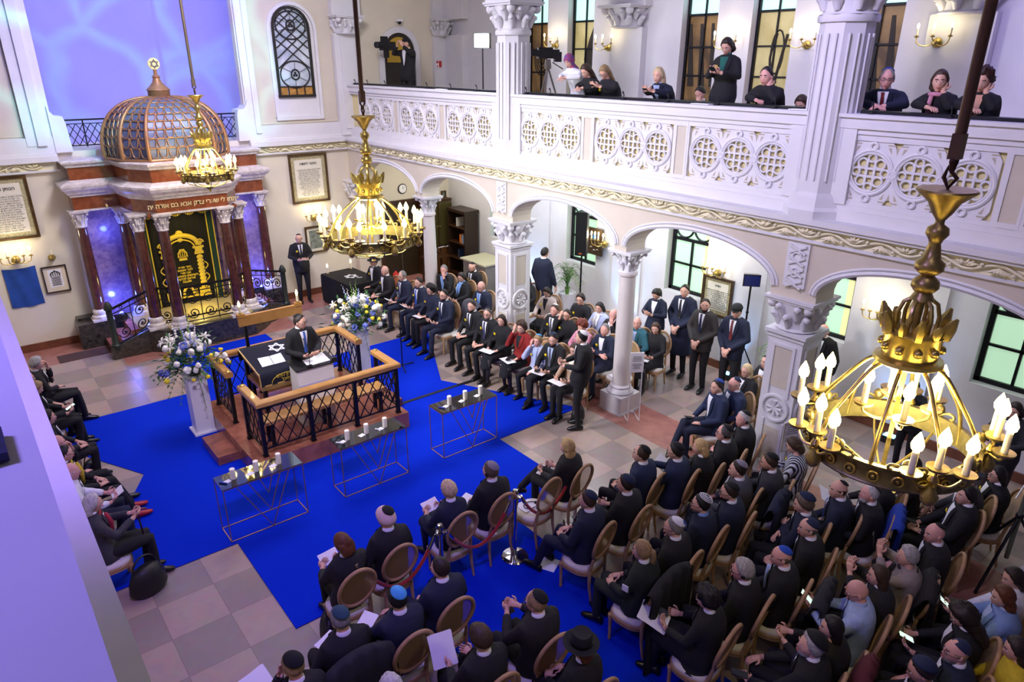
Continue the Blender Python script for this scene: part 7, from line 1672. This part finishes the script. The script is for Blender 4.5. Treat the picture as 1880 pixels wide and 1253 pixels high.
# loudspeaker on stand, tripod light, truss stand
def tripod(m, z, r, n=3, a0=.3, rad=.013, base=0.0):
    for k in range(n): a = a0+2*pi*k/n; m.tube([(0, 0, z), (r*cos(a), r*sin(a), base+.012)], rad, 6)
t = thing('loudspeaker', 'tall black loudspeaker on pole stand before the far window', 'loudspeaker', (10.62, 10.72, 0), radians(-60))
m = MB(); m.prism([(-.13, -.13), (.13, -.13), (.10, .14), (-.10, .14)], lambda u, v, d: (u, v, d), 1.82, 2.78); m.build('cabinet', BLKP, t); m = MB(); m.box((-.11, -.136, 1.86), (.11, -.131, 2.75)); m.build('grille', mat('grille', '#1E1E22', 0.9, var=.4, scale=120), t); m = MB(); m.box((-.035, -.139, 1.86), (.035, -.136, 1.89)); m.build('badge_plate', mat('badge_orange', '#E0703A', 0.4), t)
m = MB(); m.tube([(0, 0, .1), (0, 0, 1.83)], .02, 8); tripod(m, .75, .45); m.build('pole_stand', BLACKM, t, 60)
t = thing('tripod_light', 'dark flat panel lamp on black tripod right of the guards', 'lamp', (11.0, 6.72, 0), radians(-50))
m = MB(); m.cbox((0, -.04, 2.12), (.30, .03, .22)); m.build('panel', BLKP, t); m = MB(); m.cbox((0, .03, 2.12), (.26, .10, .20)); m.build('housing', mat('housing_grey', '#8E8A86', 0.5), t); m = MB(); m.cbox((0, -.058, 2.12), (.27, .004, .19)); m.build('blue_lens', mat('lens_blue', '#1C2460', 0.15), t)
m = MB(); m.tube([(0, 0, .3), (0, 0, 2.02)], .018, 8); tripod(m, .85, .42); m.sph((0, 0, .85), .04, 8, 6); m.sph((0, 0, 1.5), .03, 8, 6); m.build('tripod', BLACKM, t, 60)
t = thing('light_stand', 'tall grey light stand with clamp at right edge', 'stand', (8.85, 1.55, 0))
m = MB(); m.tube([(0, 0, .3), (-.02, 0, 2.75)], .026, 10); m.build('pole', mat('stand_grey', '#6D7468', 0.4, .5), t, 60); m = MB(); tripod(m, .9, .55, 3, .9, .018); m.sph((0, 0, .9), .045, 8, 6); m.build('tripod_base', BLACKM, t, 60); m = MB(); m.cbox((-.04, 0, 1.55), (.14, .05, .05)); m.tube([(-.14+.07*cos(2*pi*k/14), 0, 1.42+.07*sin(2*pi*k/14)) for k in range(14)], .008, 6, closed=True); m.bar((-.08, 0, 1.5), (-.2, .05, 1.2), .012); m.build('clamp', CHROME, t, 60)
round_column(1.12, 'round white column at bottom right corner of the hall')
# gallery equipment
t = thing('broadcast_camera', 'broadcast video camera on grey tripod in the gallery', 'camera', (9.62, 10.85, GZ), radians(70))
m = MB(); m.cbox((0, .0, 1.47), (.14, .42, .16)); m.cbox((0, .28, 1.49), (.13, .2, .11)); m.cbox((0, -.2, 1.42), (.12, .12, .18)); m.cbox((.02, .05, 1.57), (.05, .3, .04)); m.build('camera_body', BLKP, t); m = MB(); m.M = Matrix.Translation((0, .42, 1.48)) @ Matrix.Rotation(pi/2, 4, 'X'); m.lathe([(.05, -.06), (.06, -.05), (.06, .05), (.05, .06)], (0, 0, 0), 16); m.build('lens', BLKP, t, 50); m = MB(); m.cbox((.1, .1, 1.5), (.12, .05, .07)); m.tube([(.0, -.1, 1.32), (.2, -.4, 1.2)], .01, 6); m.build('viewfinder', BLKP, t, 60)
m = MB()
for k in range(3): a = .4+2*pi*k/3; m.tube([(0, 0, 1.25), (.42*cos(a), .42*sin(a), .03)], .018, 8)
m.lathe([(.06, 1.2), (.07, 1.25), (.05, 1.38)], (0, 0, 0), 12); m.build('tripod', mat('tripod_grey', '#8A8580', 0.4, .6), t, 60)
t = thing('led_lamp', 'bright white square LED lamp on stand in the gallery', 'lamp', (9.3, 12.55, GZ), radians(-53))
m = MB(); m.box((-.17, -.02, 1.58), (.17, .1, 1.88)); m.build('housing', BLKP, t)
m = MB(); m.box((-.15, -.028, 1.60), (.15, -.02, 1.86)); m.build('led_panel', LEDM, t)
m = MB(); m.tube([(0, .05, 0.1), (0, .05, 1.6)], .014, 8); tripod(m, .5, .35); m.build('stand', BLACKM, t, 60)
t = thing('shoulder_camera', 'large black shoulder video camera held by gallery cameraman', 'camera', (9.40, 16.64, 6.13), radians(104))
m = MB(); m.cbox((0, 0, 0), (.15, .42, .2)); m.cbox((0, .1, .16), (.10, .16, .12)); m.cbox((0, .05, -.18), (.1, .1, .18)); m.build('camera_body', BLKP, t); m = MB(); m.M = Matrix.Translation((0, .3, .02)) @ Matrix.Rotation(pi/2, 4, 'X'); m.lathe([(.05, -.1), (.075, -.08), (.075, .08), (.08, .1)], (0, 0, 0), 14); m.build('lens', BLKP, t, 50)
t = thing('exit_sign', 'small red and white fire sign on the gallery end wall', 'sign', (11.12, EY-.13, 5.62)); m = MB(); m.box((-.09, -.01, 0), (.09, 0, .18)); m.build('plate', PAPER, t); m = MB(); m.box((0.0, -.013, .01), (.085, -.01, .17)); m.box((-.08, -.013, .11), (-.02, -.01, .17)); m.box((-.07, -.013, .02), (-.03, -.01, .06)); m.build('red_symbol', mat('sign_red', '#C02A22', 0.6), t)
t = thing('cctv_camera', 'small white dome camera above gallery doorway', 'camera', (10.0, EY-.01, 6.72)); m = MB(); m.box((-.08, -.12, 0), (.08, 0, .05)); m.build('mount', WHITEP, t); m = MB(); m.sph((0, -.08, -.02), .05, 10, 8); m.build('dome', BLKP, t, 180)
NTH = 'first second third fourth fifth sixth seventh eighth ninth tenth eleventh twelfth thirteenth fourteenth fifteenth sixteenth'.split()
for k, yy in enumerate((16.75, 16.1, 15.25, 14.35, 13.45, 12.55, 11.65, 10.15, 9.5, 8.66, 7.8, 6.93, 6.07, 5.2, 3.95, 3.12)):
    t = thing('rail_clip', '%s black clip on the gallery rail counted from the east wall' % NTH[k], 'clip', (8.47, yy, 5.243), 0, 'clips along the gallery rail')
    m = MB(); m.box((-.03, -.03, 0), (.06, .03, .012)); m.build('foot', BLKP, t); m = MB(); m.tube([(.02, 0, .01), (.03, .0, .07), (.0, 0, .12)], [.008, .008, .014], 6); m.build('arm', BLKP, t, 60)
for yy, s in ((6.55, 'beside the standing woman'), (5.05, 'beside octagonal gallery column'), (13.1, 'below the LED lamp')):
    m = MB(); m.box((-.07, -.15, 0), (.07, .15, .012)); o = m.build('papers', PAPER); o.location = (8.47, yy-.25, 5.243); tag(o, 'white papers lying on the gallery rail %s' % s, 'paper')
t = thing('rail_clip', 'dark clip on the near parapet at left edge', 'clip', (-.04, 1.22, 5.243)); m = MB(); m.box((-.03, -.05, 0), (.02, .05, .015)); m.build('foot', mat('clip_navy', '#171B4A', 0.5), t); m = MB(); m.tube([(-.01, 0, .01), (-.02, .0, .05)], .01, 6); m.build('arm', BLKP, t, 60)
for i, (xx, yy) in enumerate(((9.2, 7.0), (9.2, 13.5))): pass
# star-covered table with two candles
t = thing('covered_table', 'table under black cloth with white star near the east wall', 'table', (7.42, 15.65, 0), radians(4))
m = MB(); R_ = []
for f, zz in ((1.0, .05), (1.02, .35), (1.0, .70), (.985, .755)):
    n = 40; ring = []
    for j in range(n):
        a = 2*pi*j/n; cx_, sy_ = cos(a), sin(a); k_ = 1/max(abs(cx_), abs(sy_)); rip = 1+.03*sin(j*1.9)*(zz < .6); ring.append((.46*cx_*k_*f*rip, .72*sy_*k_*f*rip, zz))
    R_.append(ring)
m.loft(R_); m.build('black_cloth', VELVET, t, 60)
m = MB(); m.box((-.44, -.70, 0.0), (.44, .70, .05)); m.build('table_base', DWOOD, t)
m = MB()
for q in range(2):
    P = [(.17*sin(a+q*pi), .17*cos(a+q*pi)) for a in (.2, .2+2*pi/3, .2+4*pi/3)]
    for a in range(3): m.bar((*P[a], .76), (*P[(a+1) % 3], .76), .03, .006)
m.bar((.05, -.2, .76), (.16, -.26, .76), .03, .006); m.build('star_of_david', PAPER, t)
lit_candle((7.05, 16.2, .76), 'lit candle at near corner of the star-covered black table', .025, .17); lit_candle((7.72, 16.25, .76), 'lit candle at far corner of the star-covered black table', .025, .17)
# furniture of the far bays
t = thing('glazed_cabinet', 'tall dark wooden bookcase with glazed doors at far wall', 'cabinet', (10.72, 16.85, 0))
m = MB(); m.box((-.48, -.18, 0), (.48, .22, 2.15)); m.build('carcass', DWOOD, t)
for s in (-1, 1):
    m = MB(); m.box((s*.24-.22, -.20, .85), (s*.24+.22, -.18, 2.08)); d = m.build('door', mat('cabinet_glass_dark', '#4A4426', 0.15, coat=1.0), t); m = MB(); m.sph((s*.04, -.215, 1.4), .02, 8, 6); m.build('knob', BRASS, d, 180)
    m = MB(); m.box((s*.24-.22, -.26, .05), (s*.24+.22, -.18, .78)); d = m.build('lower_door', mat('walnut', '#6B4423', 0.35, col2='#55351A', tex='wave', scale=5), t); m = MB(); m.tube([(s*.06, -.27, .55), (s*.06, -.285, .6), (s*.06, -.27, .66)], .008, 6); m.build('pull', BRASS, d, 60)
for k, (dx, s) in enumerate(((-.25, 'left'), (.05, 'middle'), (.3, 'right'))):
    m = MB(); m.box((-.12, -.03, 0), (.12, .03, .008)); o = m.build('papers', PAPER); o.location = (10.72+dx, 16.62, .79); o.rotation_euler = (0, 0, .2*k); tag(o, 'white papers on cabinet ledge, %s sheaf' % s, 'paper')
t = thing('bookcase', 'tall dark bookcase with open shelves in far corner', 'bookcase', (11.1, 16.0, 0))
m = MB(); m.box((-.22, -.42, 0), (.24, -.38, 1.9)); m.box((-.22, .38, 0), (.24, .42, 1.9)); m.box((.2, -.379, 0), (.236, .379, 1.88)); m.box((-.24, -.44, 1.88), (.26, .44, 1.96)); m.build('carcass', mat('bookcase_dark', '#2E1D12', 0.4), t)
for zz in (.1, .55, 1.0, 1.45): m = MB(); m.box((-.22, -.38, zz), (.22, .38, zz+.03)); m.build('shelf', DWOOD, t)
for k, (yy, zz, c, n_) in enumerate(((-.1, 1.03, '#D9701F', 'orange'), (-.2, 1.03, '#8E9AA8', 'grey-blue'), (.05, 1.48, '#C9C4B8', 'pale'), (.0, .58, '#22304A', 'dark blue'))):
    m = MB(); m.box((-.12, -.035, 0), (.10, .035, .24)); o = m.build('book', mat('book_'+n_, c, 0.7)); o.location = (11.06, 16.0+yy, zz+.0015); tag(o, '%s binder standing in the far corner bookcase' % n_, 'book')
t = thing('dark_doors', 'dark brown double doors at the end of the arcade', 'door', (9.72, EY-.03, 0)); t['kind'] = 'structure'
for s in (-1, 1): m = MB(); m.box((s*.3-.28, -.03, 0), (s*.3+.28, .02, 2.1)); m.build('door_leaf', mat('door_brown', '#2C2110', 0.4), t)
m = MB(); m.box((-.66, -.05, 0), (-.58, .02, 2.2)); m.box((.58, -.05, 0), (.66, .02, 2.2)); m.box((-.66, -.05, 2.1), (.66, .02, 2.2)); m.build('door_frame', DWOOD, t); t.name = 'door_2'
t = thing('wall_clock', 'round wall clock above the dark double doors', 'clock', (9.85, EY-.01, 2.5))
m = MB(); m.M = Matrix.Rotation(pi/2, 4, 'X'); m.lathe([(.13, 0), (.14, .02), (.12, .04), (.115, .03)], (0, 0, 0), 24); m.build('rim', BLKP, t, 50); m = MB(); m.M = Matrix.Rotation(pi/2, 4, 'X'); m.lathe([(.115, .01), (.115, .032), (0, .032)], (0, 0, 0), 24); f_ = m.build('face', PAPER, t); m = MB(); m.bar((0, -.036, 0), (.0, -.036, .08), .008, .004); m.bar((0, -.036, 0), (.05, -.036, .02), .01, .004); m.build('hands', BLKP, f_)
t = thing('water_bottle', 'large clear water bottle with blue cap on the side desk', 'bottle', (10.2, 16.1, .75)); m = MB(); m.lathe([(.07, 0), (.07, .2), (.03, .26), (.03, .29)], (0, 0, 0), 14); m.build('bottle_body', mat('bottle_plastic', '#C9DCEB', 0.1), t, 40); m = MB(); m.lathe([(.034, .285), (.034, .33)], (0, 0, 0), 12); m.build('cap', BLUEP, t); m = MB(); m.lathe([(.072, .06), (.072, .14)], (0, 0, 0), 14); m.build('bottle_label', BLUEP, t)
t = thing('side_desk', 'small dark desk with bottle beside glazed cabinet', 'desk', (10.2, 16.05, 0)); m = MB(); m.box((-.35, -.25, .72), (.35, .25, .748)); m.build('desk_top', DWOOD, t)
for sx in (-.3, .3):
    for sy in (-.2, .2): m = MB(); m.box((sx-.02, sy-.02, 0), (sx+.02, sy+.02, .72)); m.build('leg', DWOOD, t)
t = thing('fire_extinguisher', 'red fire extinguisher on floor before the dark doors', 'extinguisher', (9.05, 16.3, 0)); m = MB(); m.lathe([(.075, 0), (.08, .02), (.08, .38), (.03, .44), (.025, .47)], (0, 0, 0), 16); m.build('cylinder', mat('extinguisher_red', '#C01E16', 0.3), t, 40); m = MB(); m.cbox((0, 0, .49), (.1, .04, .05)); m.tube([(.03, 0, .48), (.13, 0, .46), (.12, 0, .3)], .012, 6); m.build('valve', BLKP, t, 60)
t = thing('low_counter', 'pale sloping counter top on grey base by far window', 'counter', (10.75, 14.6, 0)); m = MB(); m.box((-.35, -.55, .82), (.5, .55, .86)); m.build('counter_top', mat('counter_cream', '#C9C4A6', 0.5), t); m = MB(); m.box((-.28, -.5, 0), (.45, .5, .82)); m.build('counter_base', mat('counter_grey', '#7E7A74', 0.6), t)
# microphone stand, cable, bags
t = thing('microphone_stand', 'black microphone stand on carpet right of the bimah', 'stand', (6.38, 11.45, .012))
m = MB(); m.tube([(0, 0, .02), (0, 0, .85)], .012, 8); m.tube([(0, 0, .85), (.04, .06, 1.42)], .009, 8); m.cbox((0, 0, .85), (.05, .05, .06)); m.build('pole', BLACKM, t, 60)
for k in range(3): m = MB(); a = .2+2*pi*k/3; m.tube([(0, 0, .06), (.3*cos(a), .3*sin(a), .012)], .011, 6); m.build('leg', BLACKM, t, 60)
m = MB(); m.tube([(.04, .06, 1.42), (.03, .07, 1.54)], [.013, .02], 8); m.sph((.03, .07, 1.555), .025, 8, 6); m.build('microphone', mat('mic_grey', '#5A5A60', 0.4, .5), t, 180)
m = MB(); m.box((5.25, 10.02, .0125), (7.62, 10.09, .02)); o = m.build('cable_cover', BLKP); tag(o, 'flat black cable cover crossing the carpet right of bimah', 'cable')
def bag(x, y, rz, label, s=1.0):
    t = thing('handbag', label, 'bag', (x, y, .012), rz); t.scale = (s, s, s)
    m = MB(); m.loft([[(.17*k*cos(a)*(1+.06*sin(3*a)), .10*k*sin(a), z) for a in [2*pi*j/18 for j in range(18)]] for k, z in ((.9, 0), (1.08, .05), (1, .16), (.75, .25), (.4, .28))]); m.build('bag_body', BLKP, t, 180); m = MB(); m.tube([(.12*cos(pi*j/10), .02, .24+.14*sin(pi*j/10)) for j in range(11)], .010, 6); m.build('bag_handle', BLKP, t, 60); return t
bag(.78, 7.72, .4, 'black backpack on floor beside the white-haired left-row woman', 1.25); bag(7.62, 7.62, .2, 'black bag under the beige-coat woman, beside the usher', .9); bag(2.12, 5.75, 1.2, 'black bag under chair of the auburn-haired woman', 1.0); bag(.72, 10.9, .9, 'black bag on lap height among the left row', .9)
# floor wash fixtures below the windows
for k, (yy, s) in enumerate(((9.9, 'between the far and middle windows'), (7.05, 'behind the standing guards'), (13.1, 'near the far corner window'), (3.9, 'behind nearest chandelier'))):
    t = thing('floor_uplight', 'small black floor lamp throwing blue light, %s' % s, 'lamp', (WX-.3, yy, 0)); m = MB(); m.box((-.08, -.1, 0), (.08, .1, .12)); m.build('housing', BLKP, t); m = MB(); m.box((-.07, -.09, .121), (.07, .09, .125)); m.build('lens', mat('cyan_lens', '#7FD0FF', 0.3, emit=8, ecol='#5FB4FF'), t)
m = MB(); m.tube([(.075*cos(.4+5.5*j/20), .06*sin(.4+5.5*j/20), .012) for j in range(21)], .006, 6); m.sph((.07, .03, .014), .018, 8, 6); m.sph((.07, -.03, .014), .018, 8, 6); o = m.build('headset', BLKP, None, 60); o.location = (5.41, 6.01, .672); tag(o, 'black headset lying on white sheet of the long blonde woman', 'headset')
t = thing('walking_cane', 'dark walking cane held by the white-haired left-row woman', 'cane', (.86, 8.04, .013)); m = MB(); m.tube([(.04, 0, 0), (0, 0, .84)], .010, 8); m.build('shaft', mat('cane_dark', '#2A1A12', 0.4), t, 60); m = MB(); m.tube(cr([(0, 0, .84), (.0, 0, .88), (.05, .0, .9), (.10, 0, .885)]), .013, 8); m.build('handle', mat('cane_handle', '#6B3A22', 0.35), t, 60)
# ------------------------------------------------------------------ lights
def area(name, loc, target, size, power, col, spread=pi):
    l = bpy.data.lights.new(name, 'AREA'); l.shape = 'DISK'; l.size = size; l.energy = power; l.color = col; l.spread = spread
    o = bpy.data.objects.new(name, l); COL.objects.link(o); o.location = loc
    o.rotation_euler = (Vector(target)-Vector(loc)).to_track_quat('-Z', 'Y').to_euler(); return o
def point(name, loc, power, col, r=0.1):
    l = bpy.data.lights.new(name, 'POINT'); l.energy = power; l.color = col; l.shadow_soft_size = r
    o = bpy.data.objects.new(name, l); COL.objects.link(o); o.location = loc; return o
def spot(name, loc, target, power, col, ang=60, blend=0.5, r=0.1):
    l = bpy.data.lights.new(name, 'SPOT'); l.energy = power; l.color = col; l.spot_size = radians(ang); l.spot_blend = blend; l.shadow_soft_size = r
    o = bpy.data.objects.new(name, l); COL.objects.link(o); o.location = loc
    o.rotation_euler = (Vector(target)-Vector(loc)).to_track_quat('-Z', 'Y').to_euler(); return o
w = bpy.data.worlds.new('world'); SC.world = w; w.use_nodes = True
w.node_tree.nodes['Background'].inputs['Color'].default_value = (0.55, 0.5, 1.0, 1); w.node_tree.nodes['Background'].inputs['Strength'].default_value = 0.08
LIL = (0.84, 0.82, 1.0); WARM = (1.0, 0.86, 0.48); BLUE = (0.10, 0.16, 1.0)
area('wash_right', (1.5, 10.5, 8.8), (8.6, 9.6, 4.6), 2.0, 120, LIL, radians(80))
area('wash_right_near', (2.5, 4.5, 8.8), (9.0, 4.5, 5.6), 1.5, 120, (0.66, 0.60, 1.0), radians(90))
area('wash_top', (4.2, 12, 9.3), (4.3, 12.5, 0), 4.0, 150, (0.82, 0.74, 1.0), radians(120))
area('wash_east', (4.5, 11.0, 8.9), (4.5, 17, 3.6), 2.0, 215, (0.95, 0.90, 1.0), radians(120))
area('arcade_fill', (1.6, 9.5, 4.4), (8.6, 9.0, 1.9), 1.4, 105, (0.93, 0.95, 1.0), radians(90))
spot('bimah_key', (1.0, 3.0, 9.0), (4.0, 10.2, 0.9), 1250, (1.0, 0.92, 0.90), 34, 0.8, 0.3)
spot('bimah_back', (6.5, 13.5, 9.0), (3.9, 10.0, 0.5), 420, (0.8, 0.8, 1.0), 40, 0.8, 0.3)
spot('audience_fill', (1.5, 0.2, 9.2), (5.2, 4.2, 0.8), 110, (0.74, 0.64, 1.0), 75, 0.9, 0.6)
spot('violet_floor', (0.6, 2.5, 9.0), (1.2, 7.0, 0.0), 1700, (0.34, 0.22, 1.0), 62, 0.9, 0.4)
area('parapet_wash', (-2.2, 3.0, 8.3), (0.0, 2.0, 5.24), 1.0, 42, (0.30, 0.22, 1.0), radians(70))
area('gallery_in', (10.2, 13.5, 9.2), (10.4, 13.0, 5), 1.5, 16, (0.86, 0.80, 1.0)); area('gallery_in_2', (10.2, 8.0, 9.2), (10.4, 8.0, 5), 1.5, 12, (0.80, 0.74, 1.0)); area('gallery_in_3', (10.2, 3.0, 9.2), (10.4, 3.0, 5), 1.5, 60, (0.36, 0.28, 1.0))
# projected caustic pattern on the apse
def gobo(l, scale, col_a, col_b):
    l.use_nodes = True; nt = l.node_tree; em = nt.nodes['Emission']
    tc = nt.nodes.new('ShaderNodeTexCoord'); nz = nt.nodes.new('ShaderNodeTexNoise'); nz.inputs['Scale'].default_value = scale*0.6
    mx = nt.nodes.new('ShaderNodeMixRGB'); mx.inputs['Fac'].default_value = 0.12
    vo = nt.nodes.new('ShaderNodeTexVoronoi'); vo.feature = 'DISTANCE_TO_EDGE'; vo.inputs['Scale'].default_value = scale
    nt.links.new(tc.outputs['Normal'], mx.inputs['Color1']); nt.links.new(tc.outputs['Normal'], nz.inputs['Vector']); nt.links.new(nz.outputs['Color'], mx.inputs['Color2']); nt.links.new(mx.outputs['Color'], vo.inputs['Vector'])
    rp = nt.nodes.new('ShaderNodeValToRGB'); rp.color_ramp.elements[0].color = (*col_a, 1); rp.color_ramp.elements[0].position = 0.0; rp.color_ramp.elements[1].color = (*col_b, 1); rp.color_ramp.elements[1].position = 0.16
    nt.links.new(vo.outputs['Distance'], rp.inputs['Fac']); nt.links.new(rp.outputs['Color'], em.inputs['Color'])
s = spot('projector', (3.0, 8.0, 9.0), (3.9, 18.6, 6.4), 1500, (1, 1, 1), 42, 0.3, 0.05); gobo(s.data, 9.0, (0.30, 1.5, 1.9), (0.10, 0.10, 0.8))
s = spot('projector_low', (5.0, 6.0, 9.0), (0.8, 17.1, 2.0), 260, (1, 1, 1), 30, 0.5, 0.05); gobo(s.data, 12.0, (0.3, 0.9, 1.0), (0.0, 0.0, 0.0))
area('apse_flood', (3.88, 15.2, 8.9), (3.88, 18.7, 6.0), 1.2, 60, (0.30, 0.28, 1.0))
# ark
for p, e, c in (((2.35, 16.35, 0.9), 26, BLUE), ((5.4, 16.35, 0.9), 26, BLUE), ((2.45, 16.5, 2.4), 10, BLUE), ((5.3, 16.5, 2.4), 10, BLUE)): point('ark_blue', p, e, c, 0.06)
spot('ark_gold', (3.9, 15.75, 2.82), (3.85, 16.7, 1.3), 70, (1.0, 0.80, 0.22), 110, 0.6, 0.08); point('ark_gold_low', (3.88, 16.1, 0.95), 14, (1.0, 0.82, 0.22), 0.08)
# chandeliers, sconces, candles
for (x, y, z), R in CHL: point('chandelier_glow', (x, y, z+0.24), 60, WARM, 0.16); point('chandelier_glow_low', (x, y, z-0.02), 28, WARM, 0.2)
for (x, y, z), rz, n in SCON:
    if n == 1: continue
    dx, dy = (-sin(rz)*-1, -cos(rz))
    dx, dy = (0, -0.3) if abs(rz) < .1 else (-0.3, 0)
    point('sconce_glow', (x+dx, y+dy, z+0.26), 9 if n == 5 else 4, (1.0, 0.86, 0.56), 0.06)
for x, y, z in CANDL: point('candle_glow', (x, y, z+0.06), 1.6, WARM, 0.03)
# under the gallery
for yy, e, c in ((15.2, 50, (1.0, 0.93, 0.78)), (12.2, 62, (0.84, 0.90, 1.0)), (9.1, 66, (0.86, 0.90, 1.0)), (6.1, 52, (0.88, 0.90, 1.0)), (2.8, 15, (0.88, 0.93, 1.0))): area('under_gallery', (10.0, yy, 3.8), (10.0, yy, 0), 1.2, e, c)
for yy, e in ((9.9, 150), (7.05, 70), (13.1, 150), (3.9, 90)): spot('blue_uplight', (WX-0.32, yy, 0.16), (WX-0.02, yy+0.25, 3.0), e, (0.22, 0.50, 1.0), 80, 0.9, 0.05)
point('led_glow', (9.1, 12.4, 6.2), 30, (0.9, 0.95, 1.0), 0.12)
SC.view_settings.view_transform = 'Standard'
SC.view_settings.look = 'None'
SC.view_settings.exposure = 0.0
SC.cycles.max_bounces = 5; SC.cycles.diffuse_bounces = 3; SC.cycles.glossy_bounces = 3; SC.cycles.transmission_bounces = 2; SC.cycles.transparent_max_bounces = 6
SC.cycles.caustics_reflective = False; SC.cycles.caustics_refractive = False
SC.cycles.sample_clamp_indirect = 4.0
SC.cycles.use_denoising = True
